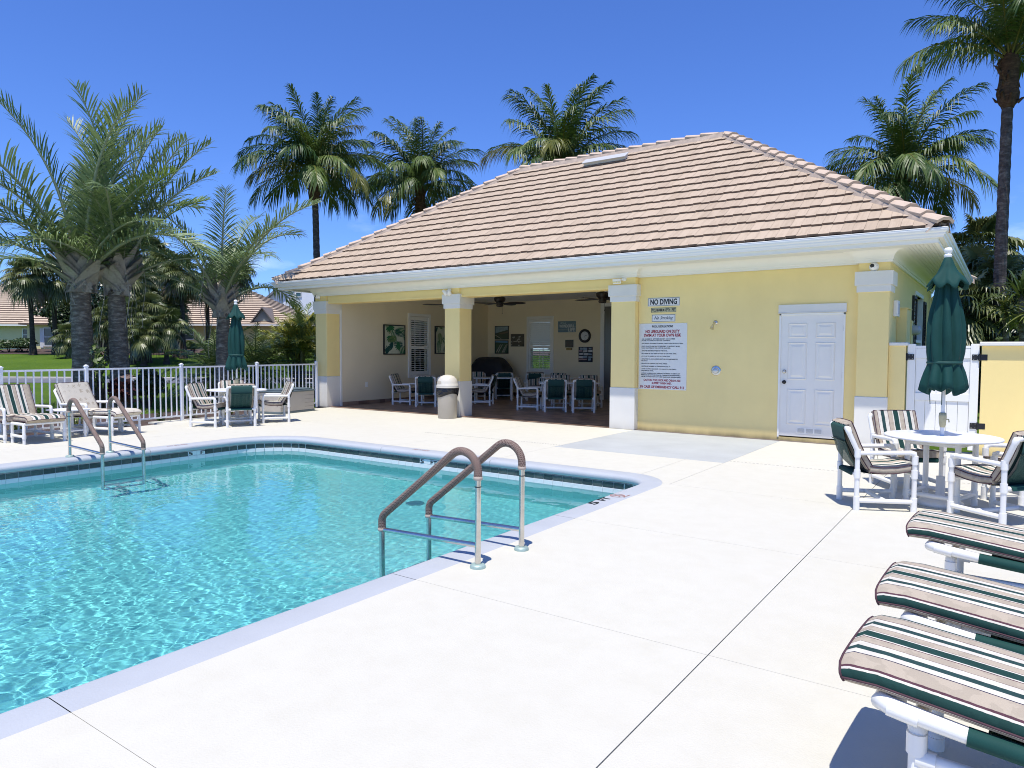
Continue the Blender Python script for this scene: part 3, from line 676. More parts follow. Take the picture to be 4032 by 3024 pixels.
# --- eaves: cornice, soffit, fascia, gutter
plan = [(XL, YF), (-6.12, YF), (-6.12, 13.14), (-2.08, 13.14), (-2.08, YF), (XR, YF), (XR, YB), (XL, YB)]
def cove(h0, d0):
    p = [(0.0, h0), (0.035, h0), (0.035, h0+0.045), (0.05, h0+0.05)]
    for k in range(9):
        a = R(90*k/8); p.append((0.05+0.15*(1-math.cos(a)), h0+0.05+0.13*math.sin(a)))
    p += [(0.21, h0+0.185), (0.235, h0+0.185), (0.235, 3.26)]
    return p
mb = MB(); mb.psweep(plan, cove(3.07, 0)); mb.build('cornice', M_white, house)
ring0 = [(XL-0.1, YF-0.1), (XR+0.1, YF-0.1), (XR+0.1, YB+0.1), (XL-0.1, YB+0.1)]
# soffit boards, narrow grooved strips running along the wall
mb = MB()
for k in range(10):
    d0 = 0.10+k*0.056; mb.psweep(plan_r := [(XL, YF), (XR, YF), (XR, YB), (XL, YB)], [(d0+0.002, 3.254), (d0+0.054, 3.254), (d0+0.054, 3.262), (d0+0.058, 3.262)])
mb.build('soffit', mat('cream_soffit_board', (0.74, 0.73, 0.67), 0.6, 0.03, 3.0), house)
rect = [(XL, YF), (XR, YF), (XR, YB), (XL, YB)]
mb = MB(); mb.psweep(rect, [(0.66, 3.252), (0.66, 3.232), (0.71, 3.232), (0.71, 3.42)]); mb.build('fascia', M_white, house)
mb = MB(); mb.psweep(rect, [(0.712, 3.30), (0.775, 3.30), (0.785, 3.325), (0.80, 3.345), (0.805, 3.365), (0.825, 3.385), (0.835, 3.41), (0.835, 3.432), (0.84, 3.437), (0.825, 3.445), (0.82, 3.43), (0.80, 3.38), (0.73, 3.35), (0.715, 3.44)])
mb.build('gutter', M_vinyl, house)
# downspout at the far right corner
mb = MB(); mb.tube([(-0.92, 19.7, 3.31), (-0.92, 19.7, 3.18), (-0.95, 19.75, 3.10), (-1.45, 20.0, 2.98), (-1.52, 20.02, 2.9), (-1.53, 20.02, 0.1)], 0.045, 8); mb.build('downspout', M_vinyl, house)
# vent slots along the soffit
mb = MB()
for k in range(110): mb.box(-15.6+k*0.13, -15.6+k*0.13+0.03, 12.44, 12.448, 3.2508, 3.2535)
mb.build('soffit_vents', M_dark, house)['kind'] = 'stuff'
# --- roof
M_roof, nt, b = newmat('tan_concrete_roof_tile')
a_ = nt.nodes.new('ShaderNodeAttribute'); a_.attribute_name = 'tv'
oi = nt.nodes.new('ShaderNodeObjectInfo'); su = nt.nodes.new('ShaderNodeMath'); su.operation = 'ADD'; nt.links.new(a_.outputs[2], su.inputs[0]); nt.links.new(oi.outputs['Random'], su.inputs[1])
fr = nt.nodes.new('ShaderNodeMath'); fr.operation = 'FRACT'; nt.links.new(su.outputs[0], fr.inputs[0])
r = ramp(nt, fr.outputs[0], [(0.0, (0.43, 0.338, 0.243)), (0.35, (0.475, 0.375, 0.272)), (0.7, (0.505, 0.40, 0.292)), (1.0, (0.45, 0.353, 0.256))])
tc_ = nt.nodes.new('ShaderNodeTexCoord'); geo = nt.nodes.new('ShaderNodeNewGeometry')
mp = nt.nodes.new('ShaderNodeMapping'); mp.inputs['Scale'].default_value = (14, 2.0, 2.0); nt.links.new(geo.outputs['Position'], mp.inputs[0])
n = nt.nodes.new('ShaderNodeTexNoise'); n.inputs['Scale'].default_value = 1.0; n.inputs['Detail'].default_value = 6; n.inputs['Roughness'].default_value = 0.7; nt.links.new(mp.outputs[0], n.inputs[0])
r2 = ramp(nt, n.outputs[0], [(0.30, (0.84, 0.82, 0.80)), (0.52, (1, 1, 1)), (0.8, (1.06, 1.04, 1.02))])
mx = nt.nodes.new('ShaderNodeMix'); mx.data_type = 'RGBA'; mx.blend_type = 'MULTIPLY'; mx.inputs[0].default_value = 1
nt.links.new(r.outputs[0], mx.inputs[6]); nt.links.new(r2.outputs[0], mx.inputs[7]); nt.links.new(mx.outputs[2], b.inputs['Base Color']); b.inputs['Roughness'].default_value = 0.85; b.inputs['Specular IOR Level'].default_value = 0.2
n3 = nt.nodes.new('ShaderNodeTexNoise'); n3.inputs['Scale'].default_value = 40; n3.inputs['Detail'].default_value = 4; nt.links.new(geo.outputs['Position'], n3.inputs[0]); addbump(nt, b, n3.outputs[0], 0.4, 0.01)
M_butt = mat('shaded_grimy_tile_end', (0.17, 0.115, 0.085), 0.95, 0.4, 9.0)  # brown darkened to paint shade, plus grime, into the tile butts
EZ = 3.46; EX0, EX1, EY0, EY1 = XL-0.76, XR+0.76, 12.24, 22.08
HALF = (EY1-EY0)/2; RZ = EZ+HALF*0.686                              # ridge height
RX0, RX1 = EX0+HALF, EX1-HALF; RY = (EY0+EY1)/2
roof_mb = MB()
E4 = [(EX0, EY0, EZ), (EX1, EY0, EZ), (EX1, EY1, EZ), (EX0, EY1, EZ)]; Q0, Q1 = (RX0, RY, RZ), (RX1, RY, RZ)
roof_mb.poly([E4[0], E4[1], Q1, Q0]); roof_mb.poly([E4[1], E4[2], Q1]); roof_mb.poly([E4[2], E4[3], Q0, Q1]); roof_mb.poly([E4[3], E4[0], Q0])
roof_mb.poly([(p[0], p[1], EZ-0.03) for p in reversed(E4)])
for i in range(4):
    a, b_ = E4[i], E4[(i+1) % 4]; roof_mb.quad((a[0], a[1], EZ-0.03), (b_[0], b_[1], EZ-0.03), b_, a)
roof = roof_mb.build('roof', mat('dark_roof_underlay', (0.035, 0.028, 0.024), 0.9), house)
SL = math.sqrt(1+0.686**2); slope = math.atan(0.686)
NR = 16; EXPO = HALF*SL/NR; TW = 0.335
def tile_mesh_make(seed, w=TW, l=None):
    """a split-face roof tile: two staggered halves"""
    l = l or EXPO+0.05; rr = random.Random(seed); mb = MB()
    for h in (0, 1):
        mb.ctv = min(0.99, max(0.01, rr.random()*0.35)); x0 = h*w/2+0.0015; x1 = (h+1)*w/2-0.0015; y0 = (0.0 if h else -0.024)+rr.uniform(-0.004, 0.004); dz = rr.uniform(-0.002, 0.002)
        n = len(mb.v)
        mb.v += [(x0, y0, 0.012+dz), (x1, y0, 0.012+dz), (x1, l, 0.001), (x0, l, 0.001), (x0, y0, 0.054+dz), (x1, y0, 0.054+dz), (x1, l, 0.012), (x0, l, 0.012)]
        for q in ((4,5,6,7), (1,2,6,5), (3,0,4,7)): mb.face([n+i for i in q])
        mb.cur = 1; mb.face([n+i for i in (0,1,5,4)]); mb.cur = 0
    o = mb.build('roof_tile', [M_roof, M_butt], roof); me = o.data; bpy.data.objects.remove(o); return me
TM = [tile_mesh_make(s) for s in range(7)]
def slope_frame(kind):
    """origin, along-eave axis, up-slope axis, normal"""
    c, s_ = math.cos(slope), math.sin(slope)
    return {'f': ((EX0, EY0, EZ), (1, 0, 0), (0, c, s_)), 'r': ((EX1, EY0, EZ), (0, 1, 0), (-c, 0, s_)),
            'b': ((EX1, EY1, EZ), (-1, 0, 0), (0, -c, s_)), 'l': ((EX0, EY1, EZ), (0, -1, 0), (c, 0, s_))}[kind]
tiles = []
for kind, Lx in (('f', EX1-EX0), ('r', EY1-EY0), ('b', EX1-EX0), ('l', EY1-EY0)):
    o, u, v = slope_frame(kind); o, u, v = Vector(o), Vector(u), Vector(v); nrm = u.cross(v)
    for row in range(NR):
        t0 = row*EXPO; run0 = t0/SL; run1 = (t0+EXPO+0.05)/SL
        a, b_ = run0+0.02, Lx-run0-0.02; off = (row % 2)*TW/2
        k0 = int(math.floor((a-off)/TW)); x = off+k0*TW
        while x < b_:
            tiles.append((kind, o, u, v, nrm, t0, max(x, a-0.0), min(x+TW, b_), x, run1, Lx, row)); x += TW
def whole(t): return t[6] == t[8] and abs(t[7]-t[8]-TW) < 1e-6 and t[8] >= t[9]+0.0 and t[8]+TW <= t[10]-t[9]
cand = []
for i, t in enumerate(tiles):
    if t[0] == 'f' and whole(t):
        p = t[1]+t[2]*(t[8]+TW/2)+t[3]*t[5]; cand.append(((p-CAM).length, i))
cand.sort(); single = set(i for _, i in cand[:300])
stuff = MB(); rr = random.Random(9)
for i, t in enumerate(tiles):
    kind, o, u, v, nrm, t0, a, b_, x, run1, Lx, row = t
    if i in single:
        ob = link('roof_tile', TM[rr.randrange(7)], roof)
        m4 = Matrix.Identity(4); p = o+u*x+v*t0
        for k in range(3): m4[k][0] = u[k]; m4[k][1] = v[k]; m4[k][2] = nrm[k]; m4[k][3] = p[k]
        ob.matrix_world = m4; continue
    top = t0+EXPO+0.05
    for h in (0, 1):
        x0, x1 = x+h*TW/2+0.0015, x+(h+1)*TW/2-0.0015; y0 = t0+(0 if h else -0.024)+rr.uniform(-0.004, 0.004)
        x0, x1 = max(x0, a), min(x1, b_)
        if x1-x0 < 0.01: continue
        stuff.ctv = rr.random()
        lo, hi = run1, Lx-run1
        xa, xb = max(x0, min(lo, x1)) if x0 < lo else x0, min(x1, max(hi, x0)) if x1 > hi else x1
        n = len(stuff.v)
        P = lambda X_, Y_, Z_: tuple(o+u*X_+v*Y_+nrm*Z_)
        stuff.v += [P(x0, y0, 0.012), P(x1, y0, 0.012), P(x0, y0, 0.054), P(x1, y0, 0.054), P(xb, top, 0.012), P(xa, top, 0.012)]
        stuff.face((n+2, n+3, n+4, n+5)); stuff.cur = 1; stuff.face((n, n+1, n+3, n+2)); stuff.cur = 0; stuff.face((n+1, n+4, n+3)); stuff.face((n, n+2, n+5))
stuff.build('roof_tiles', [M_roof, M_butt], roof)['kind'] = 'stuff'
# hip and ridge caps over a mortar bed
M_cap = mat('tan_ridge_tile', (0.56, 0.435, 0.325), 0.85, 0.12, 5.0, 0.3, 50, 0.006, detail=7)
M_mort = mat('tan_mortar', (0.42, 0.335, 0.265), 0.95, 0.2, 7.0, 0.6, 40, 0.01)
def cap_mesh():
    mb = MB(); Lc = 0.44
    sec0 = [(-0.13, -0.055), (-0.05, 0.0), (0.05, 0.0), (0.13, -0.055)]
    r0 = [(x*1.12, 0, z+0.078) for x, z in sec0]; r1 = [(x*0.92, Lc, z+0.028) for x, z in sec0]
    for k in range(3): mb.quad(r0[k], r0[k+1], r1[k+1], r1[k])
    d0 = [(x*1.02, 0, z+0.030) for x, z in sec0]
    for k in range(3): mb.quad(r0[k], d0[k], d0[k+1], r0[k+1])
    mb.quad(r0[0], r1[0], (r1[0][0], Lc, r1[0][2]-0.026), d0[0]); mb.quad(r0[3], d0[3], (r1[3][0], Lc, r1[3][2]-0.026), r1[3])
    o = mb.build('hip_tile', M_cap, roof); me = o.data; bpy.data.objects.remove(o); return me
CAPM = cap_mesh()
def cap_run(p0, p1, pitch, drop):
    p0, p1 = Vector(p0), Vector(p1); d = (p1-p0); Ln = d.length; d.normalize()
    side = d.cross(Vector((0, 0, 1))).normalized(); up = side.cross(d)
    n = int(Ln/pitch)
    for k in range(n):
        p = p0+d*(k*pitch-0.03)+up*(0.065+random.uniform(-.004, .004)); o = link('hip_tile', CAPM, roof); m4 = Matrix.Identity(4)
        for j in range(3): m4[j][0] = side[j]; m4[j][1] = d[j]; m4[j][2] = up[j]; m4[j][3] = p[j]
        o.matrix_world = m4
    mb = MB(); sec = [(-0.20, -0.045-drop), (-0.11, 0.062), (0.11, 0.062), (0.20, -0.045-drop)]
    rg = [[tuple(p0+d*t+side*x+up*z) for x, z in sec] for t in np.linspace(0.02, Ln-0.02, 10)]
    mb.rings(rg, False, False, False); mb.build('mortar_bed', M_mort, roof)
cap_run(E4[0], Q0, 0.385, 0.07); cap_run(E4[1], Q1, 0.385, 0.07); cap_run(E4[2], Q1, 0.385, 0.07); cap_run(E4[3], Q0, 0.385, 0.07); cap_run(Q0, Q1, 0.385, 0.06)
# low white vent near the ridge
def on_front(x, t, h): c, s_ = math.cos(slope), math.sin(slope); return Vector((x, EY0+t*c-h*s_, EZ+t*s_+h*c))
mb = MB(); ax = Matrix(((1, 0, 0), (0, math.cos(slope), -math.sin(slope)), (0, math.sin(slope), math.cos(slope))))
mb.obox(on_front(-8.72, HALF*SL-0.62, 0.10), (0.60, 0.10, 0.04), ax); mb.obox(on_front(-8.72, HALF*SL-0.62, 0.147), (0.63, 0.13, 0.007), ax)
mb.build('roof_vent', mat('white_metal', (0.50, 0.50, 0.48), 0.45), roof)
# --- door
dx0, dx1, dz0, dz1 = -3.335, -2.305, 0.085, 2.245
door = None
mb = MB(); mb.box(dx0, dx1, 13.155, 13.20, dz0, dz1); door = mb.build('door', M_whitewall if False else mat('white_door_paint', (0.84, 0.80, 0.71), 0.45, 0.02, 3.0), house)
def panel(x0, x1, z0, z1):
    mb = MB(); y = 13.155
    def fr(d, yy): return [(x0+d, yy, z0+d), (x1-d, yy, z0+d), (x1-d, yy, z1-d), (x0+d, yy, z1-d)]
    L = [fr(0, y-0.0008), fr(0.012, y-0.014), fr(0.028, y-0.004), fr(0.045, y-0.004), fr(0.075, y-0.015)]
    for A_, B_ in zip(L[:-1], L[1:]):
        for k in range(4): mb.quad(A_[k], A_[(k+1) % 4], B_[(k+1) % 4], B_[k])
    mb.poly(L[-1]); mb.build('door_panel', door.data.materials[0], door)
cw = (dx1-dx0)
for x0, x1 in ((dx0+0.125, dx0+0.445), (dx0+0.585, dx0+0.905)):
    panel(x0, x1, 1.84, 2.10); panel(x0, x1, 1.10, 1.76); panel(x0, x1, 0.30, 0.93)
mb = MB(); mb.box(dx0-0.03, dx0, 13.135, 13.2, 0.06, 2.27); mb.box(dx1, dx1+0.03, 13.135, 13.2, 0.06, 2.27); mb.box(dx0-0.03, dx1+0.03, 13.135, 13.2, 2.245, 2.275)
mb.build('door_frame', M_white, door)
mb = MB(); mb.box(dx0-0.045, dx1+0.045, 13.12, 13.149, 2.285, 2.43); mb.box(dx0-0.045, dx1+0.045, 13.11, 13.149, 2.278, 2.292); mb.build('head_trim', M_whitewall, house)
for z, nm, mm in ((1.05, 'knob', M_black), (1.24, 'deadbolt', M_steel)):
    mb = MB(); mb.lathe([(0.0, 0.055), (0.022, 0.052), (0.03, 0.035), (0.024, 0.018), (0.012, 0.014), (0.034, 0.010), (0.036, 0.0)], 14)
    o = mb.build(nm, mm, door); o.matrix_world = Matrix.Translation((dx0+0.07, 13.155, z)) @ Matrix.Rotation(R(90), 4, 'X')
for z in (2.0, 1.2, 0.4): mb = MB(); mb.tube([(dx1+0.004, 13.145, z-0.05), (dx1+0.004, 13.145, z+0.05)], 0.009, 8); mb.build('hinge', M_steel, door)
mb = MB(); mb.box(-3.03, -2.60, 13.148, 13.154, 0.14, 0.25); v = mb.build('door_vent', M_vinyl, door)
for k in range(3):
    mb = MB(); x = -3.015+k*0.142; mb.box(x, x+0.115, 13.1465, 13.1478, 0.155, 0.235); g = mb.build('vent_grille', mat('grey_vent', (0.32, 0.33, 0.34), 0.6), v)
mb = MB()
for k in range(3):
    x = -3.015+k*0.142
    for j in range(7): mb.box(x, x+0.115, 13.143, 13.1462, 0.158+j*0.0115, 0.163+j*0.0115)
mb.build('vent_louvres', M_vinyl, v)
# --- shuttered windows
def shutter_window(name, o, u, n, w, z0, z1, t_up=28):
    """plantation-shutter window: o is the inner-left jamb, u along the wall, n into the room"""
    o, u, n = Vector(o), Vector(u), Vector(n); up = Vector((0, 0, 1)); ax = Matrix((u, n, up)).transposed()
    def B(mb, a, b_, d0, d1, za, zb): mb.obox(o+u*((a+b_)/2)+n*((d0+d1)/2)+up*((za+zb)/2), ((b_-a)/2, (d1-d0)/2, (zb-za)/2), ax)
    mb = MB(); B(mb, -0.085, 0, -0.1, 0.03, z0-0.085, z1+0.085); B(mb, w, w+0.085, -0.1, 0.03, z0-0.085, z1+0.085); B(mb, 0, w, -0.1, 0.03, z1, z1+0.085); B(mb, 0, w, -0.1, 0.03, z0-0.085, z0)
    fr = mb.build('window', M_white, house)
    mb = MB(); st = 0.06; mid = z0+(z1-z0)*0.47
    for a, b_, za, zb in ((0.01, st, z0+0.01, z1-0.01), (w-st, w-0.01, z0+0.01, z1-0.01), (st, w-st, z1-0.13, z1-0.01), (st, w-st, z0+0.01, z0+0.12), (st, w-st, mid-0.05, mid+0.05)): B(mb, a, b_, -0.02, 0.012, za, zb)
    mb.build('shutter_frame', M_white, fr)
    for za, zb, tilt in ((z0+0.13, mid-0.055, 12), (mid+0.055, z1-0.135, t_up)):
        nn = int((zb-za)/0.064)
        for k in range(nn):
            z = za+(k+0.5)*(zb-za)/nn
            mb = MB(); mb.obox(o+u*(w/2)+n*(-0.004)+up*z, (w/2-st-0.003, 0.034, 0.004), ax @ Matrix.Rotation(R(tilt), 3, 'X')); mb.build('slat', M_white, fr)
    mb = MB(); B(mb, w/2-0.006, w/2+0.006, 0.03, 0.04, z0+0.14, mid-0.08); B(mb, w/2-0.006, w/2+0.006, 0.03, 0.04, mid+0.08, z1-0.15); mb.build('tilt_rod', M_white, fr)
    mb = MB(); B(mb, 0, w, -0.19, -0.185, z0, z1); mb.build('pane', M_glass, fr)
    mb = MB(); B(mb, w/2-0.012, w/2+0.012, -0.20, -0.18, z0, z1); B(mb, 0, w, -0.2, -0.179, mid-0.02, mid+0.02); mb.build('muntin', M_white, fr)
shutter_window('left', (-15.40, wl0, 0), (0, 1, 0), (1, 0, 0), wl1-wl0, wz0, wz1)
shutter_window('back', (bx0, 20.37, 0), (1, 0, 0), (0, -1, 0), bx1-bx0, bz0, bz1, 60)
# white door casing on the back wall, right
mb = MB(); mb.box(-10.80, -10.66, 20.33, 20.368, 0.004, 3.02); mb.box(-10.80, -9.0, 20.33, 20.368, 3.02, 3.14); mb.box(-9.0, -8.86, 20.33, 20.368, 0.004, 3.14); cs_ = mb.build('inner_door_frame', M_white, house)
mb = MB(); mb.box(-10.66, -9.0, 20.345, 20.366, 0.02, 3.02); mb.build('inner_door', mat('dim_door_glass', (0.16, 0.15, 0.13), 0.2), house)
# right wall window with black shutters
mb = MB(); mb.box(-1.66, -1.57, 16.72, 18.32, 2.78, 2.86); mb.box(-1.68, -1.58, 16.72, 16.8, 0.9, 2.78); mb.box(-1.68, -1.58, 18.24, 18.32, 0.9, 2.78); mb.box(-1.67, -1.59, 16.8, 18.24, 1.8, 1.86); wr = mb.build('side_window', M_white, house)
mb = MB(); mb.box(-1.72, -1.70, 16.72, 18.32, 0.9, 2.78); mb.build('pane', M_darkglass, wr)
for y0 in (16.55-0.25, 18.42):
    mb = MB(); y1 = y0+0.48; mb.box(-1.60, -1.555, y0, y0+0.055, 0.95, 2.74); mb.box(-1.60, -1.555, y1-0.055, y1, 0.95, 2.74)
    for z in (0.95, 1.8, 2.68): mb.box(-1.60, -1.556, y0+0.055, y1-0.055, z, z+0.06)
    sh = mb.build('shutter', M_black, house)
    for k in range(22):
        z = 1.03+k*0.078
        if abs(z-1.83) < 0.05: continue
        mb = MB(); mb.obox((-1.58, (y0+y1)/2, z), (0.022, 0.18, 0.004), Matrix.Rotation(R(38), 3, 'Y')); mb.build('slat', M_black, sh)
# ------------------------------------------------------------------ things fixed to the pool house
def cyl_to(mb, a, b, r, seg=12): mb.tube([a, b], r, seg)
def sign_plate(name, label, x0, x1, z0, z1, y=13.15, m=None, border=None, cat='sign'):
    t = thing(name, label, cat, ((x0+x1)/2, y, z0))
    mb = MB(); mb.box(x0, x1, y-0.006, y-0.001, z0, z1); o = mb.build('plate', m or M_sign, None, bevel=0.0015, bseg=1); o.parent = t; o.matrix_parent_inverse = Matrix.Translation(-Vector(t.location))
    if border:
        mb = MB(); b = border
        for a in ((x0+b, x1-b, z1-b-0.006, z1-b), (x0+b, x1-b, z0+b, z0+b+0.006), (x0+b, x0+b+0.006, z0+b, z1-b), (x1-b-0.006, x1-b, z0+b, z1-b)): mb.box(a[0], a[1], y-0.0075, y-0.006, a[2], a[3])
        q = mb.build('border', M_ink); q.parent = t; q.matrix_parent_inverse = Matrix.Translation(-Vector(t.location))
    return t
def adopt(o, t): o.parent = t; o.matrix_parent_inverse = Matrix.Translation(-Vector(t.location)); return o
def sg(t, body, wid, hgt, m, x, z, y=13.1435, bold=0.0, shear=0.0, align='c'): return adopt(text(body, wid, hgt, m, (x, y, z), None, bold=bold, shear=shear, align=align), t)
t = sign_plate('no_diving_sign', 'white NO DIVING sign with black border, topmost on the yellow wall', -5.92, -5.25, 2.485, 2.655, border=0.008)
sg(t, 'NO DIVING', 0.56, 0.112, M_ink, -5.585, 2.57, bold=0.035)
t = sign_plate('pool_depth_sign', 'narrow POOL MAXIMUM DEPTH 5 FEET sign on yellow wall', -5.85, -5.32, 2.36, 2.455, m=mat('yellowed_sign', (0.66, 0.62, 0.36), 0.5), border=0.004)
sg(t, 'POOL MAXIMUM DEPTH: 5 FEET', 0.50, 0.06, M_ink, -5.585, 2.408, bold=0.03)
t = sign_plate('no_smoking_sign', 'white No Smoking sign in slanted script on yellow wall', -5.83, -5.335, 2.175, 2.32, border=0.006)
sg(t, 'No Smoking', 0.40, 0.085, M_ink, -5.58, 2.245, shear=0.45)
t = sign_plate('pool_rules_sign', 'large white pool regulations board with red and black lettering', -6.10, -5.09, 0.83, 2.145)
sg(t, 'POOL REGULATIONS', 0.44, 0.045, M_ink, -5.60, 2.085, bold=0.03)
sg(t, 'NO LIFEGUARD ON DUTY', 0.72, 0.062, M_red, -5.60, 1.985, bold=0.035); sg(t, 'SWIM AT YOUR OWN RISK', 0.78, 0.062, M_red, -5.60, 1.91, bold=0.035)
lines = [('-NO SWIMMING  BETWEEN SUNSET AND SUNRISE', 1.835, .71), (' (PLEASE ACCOMMODATE POOL CLEANING)', 1.80, .61), ('-NO DIVING, RUNNING, PUSHING OR SHOVING IN POOL AREA.', 1.745, .88), ('-POOL FLOATS AND RAFTS DESIGNED TO SUPPORT MORE', 1.69, .81), (' THAN ONE PERSON WILL NOT BE ALLOWED.', 1.655, .62), ('-SHOWER BEFORE ENTERING THE POOL.', 1.60, .56), ('-NO GLASS OF ANY KIND IN POOL OR ON POOL DECK.', 1.545, .75), ('-NO FOOD OR LIQUIDS ON WET DECK OR IN POOL', 1.49, .61),
  ('-CHILDREN 12 AND UNDER MUST BE ACCOMPANIED BY', 1.435, .78), (' AN ADULT.', 1.40, .14), ('-NO PETS IN CABANA AND POOL AREAS.', 1.345, .56), ('-MAXIMUM NUMBER OF PEOPLE IN POOL: 27', 1.29, .62), ('-SWIM DIAPERS REQUIRED FOR INFANTS AND SMALL', 1.235, .75), (' CHILDREN IN POOL.', 1.20, .27), ('-INDIAN LANDING HOA RESERVES THE RIGHT TO DENY ANY', 1.15, .83), (' PERSONS USE OF THE POOL OR CABANA FOR REASONABLE', 1.115, .83), (' CAUSE OR VIOLATION OF THESE RULES AND REGULATIONS.', 1.08, .84)]
for s_, z, wd in lines: sg(t, s_, wd, 0.021, M_ink, -6.045, z, bold=0.03, align='l')
sg(t, 'CAUTION: POOL DECK AND CABANA ARE', 0.78, 0.045, M_red, -5.60, 1.015, bold=0.03); sg(t, 'SLIPPERY WHEN WET.', 0.42, 0.042, M_red, -5.60, 0.955, bold=0.03)
sg(t, 'IN CASE OF EMERGENCY CALL 911', 0.92, 0.052, M_red, -5.60, 0.88, bold=0.035)
for x, z in ((-6.08, 2.125), (-5.11, 2.125), (-6.08, 0.85), (-5.11, 0.85)):
    mb = MB(); mb.tube([(x, 13.146, z), (x, 13.142, z)], 0.006, 8); adopt(mb.build('screw', M_steel), t)
# outdoor shower: head on a short arm, push valve below
t = thing('wall_shower', 'small chrome shower head jutting from the yellow wall', 'shower', (-4.53, 13.15, 2.1))
mb = MB(); mb.lathe([(0.045, 0), (0.045, 0.006), (0.02, 0.02), (0.0, 0.022)], 16); o = mb.build('wall_flange', M_steel); o.matrix_world = Matrix.Translation((-4.53, 13.15, 2.14)) @ Matrix.Rotation(R(90), 4, 'X'); o.parent = t; o.matrix_parent_inverse = Matrix.Translation(-Vector(t.location))
mb = MB(); mb.tube([(-4.53, 13.14, 2.14), (-4.535, 13.08, 2.125), (-4.54, 13.03, 2.09)], 0.014, 10); adopt(mb.build('arm', M_steel), t)
mb = MB(); mb.tube([(-4.54, 13.035, 2.095), (-4.545, 13.01, 2.06), (-4.55, 12.99, 2.02)], [0.016, 0.03, 0.042], 12); adopt(mb.build('head', M_steel), t)
t = thing('shower_valve', 'round chrome push valve on the yellow wall below the shower', 'valve', (-4.51, 13.15, 1.23))
for r0, d, nm in ((0.095, 0.012, 'escutcheon'), (0.058, 0.05, 'push_button')):
    mb = MB(); mb.lathe([(0.0, d), (r0*0.8, d), (r0, d*0.5), (r0, 0)], 20); o = mb.build(nm, M_steel if nm == 'escutcheon' else mat('pale_grey_metal', (0.6, 0.6, 0.58), 0.35, metal=0.6), t); o.rotation_euler = (R(90), 0, 0)
# cameras
def dome_camera(label, loc, yaw):
    t = thing('security_camera', label, 'camera', loc, yaw, 'security cameras on the pool house')
    mb = MB(); mb.lathe([(0.0, 0.0), (0.075, 0.0), (0.075, 0.012), (0.05, 0.03), (0.0, 0.03)], 18); o = mb.build('mount', M_vinyl, t); o.rotation_euler = (R(90), 0, 0)
    mb = MB(); mb.lathe([(0.0, -0.06), (0.03, -0.054), (0.052, -0.03), (0.06, 0.0), (0.052, 0.03), (0.035, 0.05), (0.03, 0.056)], 18); o = mb.build('housing', M_vinyl, t); o.location = (0, -0.055, 0); o.rotation_euler = (R(100), 0, R(20))
    mb = MB(); mb.lathe([(0.0, 0.012), (0.024, 0.008), (0.032, 0.0), (0.032, -0.01)], 16); o = mb.build('lens', M_black, t); o.location = (0.035, -0.105, 0.008) if False else (-0.015, -0.112, 0.01); o.rotation_euler = (R(95), 0, R(-12))
dome_camera('white dome camera on the yellow neck of the far right pillar', (-1.84, 13.0, 3.0), 0)
dome_camera('white dome camera above the leftmost pillar near the deck box', (-15.70, 13.0, 3.06), R(-20))
t = thing('floodlight', 'white twin floodlight above the middle pillar', 'floodlight', (-10.97, 13.0, 3.02))
mb = MB(); mb.lathe([(0.05, 0), (0.05, 0.03), (0.0, 0.035)], 14); o = mb.build('mount', M_vinyl, t); o.rotation_euler = (R(90), 0, 0)
for sx, tilt in ((-0.08, -35), (0.07, 25)):
    mb = MB(); mb.tube([(0, -0.03, 0.0), (sx*0.6, -0.07, -0.01), (sx, -0.1, -0.03)], 0.014, 8); mb.build('arm', M_vinyl, t)
    mb = MB(); mb.lathe([(0.0, 0.05), (0.03, 0.05), (0.04, 0.0), (0.062, -0.08), (0.055, -0.085), (0.0, -0.06)], 14); o = mb.build('lamp_head', M_vinyl, t); o.location = (sx, -0.11, -0.03); o.rotation_euler = (R(35), R(tilt), 0)
t = thing('floodlight', 'small square led floodlight above the third pillar', 'floodlight', (-6.42, 13.0, 3.03))
mb = MB(); mb.lathe([(0.05, 0), (0.05, 0.03), (0.0, 0.035)], 14); o = mb.build('mount', M_vinyl, t); o.rotation_euler = (R(90), 0, 0); o.location = (0.05, 0, 0.02)
mb = MB(); mb.tube([(0.05, -0.03, 0.02), (0.02, -0.07, 0.0), (-0.02, -0.09, -0.02)], 0.015, 8); mb.build('arm', M_vinyl, t)
mb = MB(); mb.obox((-0.07, -0.1, -0.03), (0.085, 0.018, 0.05), Matrix.Rotation(R(25), 3, 'X')); o = mb.build('lamp_head', M_vinyl, t, bevel=0.006); 
mb = MB()
for i in range(3):
    for j in range(2): mb.obox((-0.125+i*0.055, -0.121+0.018*j*0, -0.05+j*0.04-0.002), (0.02, 0.004, 0.014), Matrix.Rotation(R(25), 3, 'X'))
mb.build('led_panel', mat('pale_yellow_led', (0.8, 0.72, 0.35), 0.3), o)
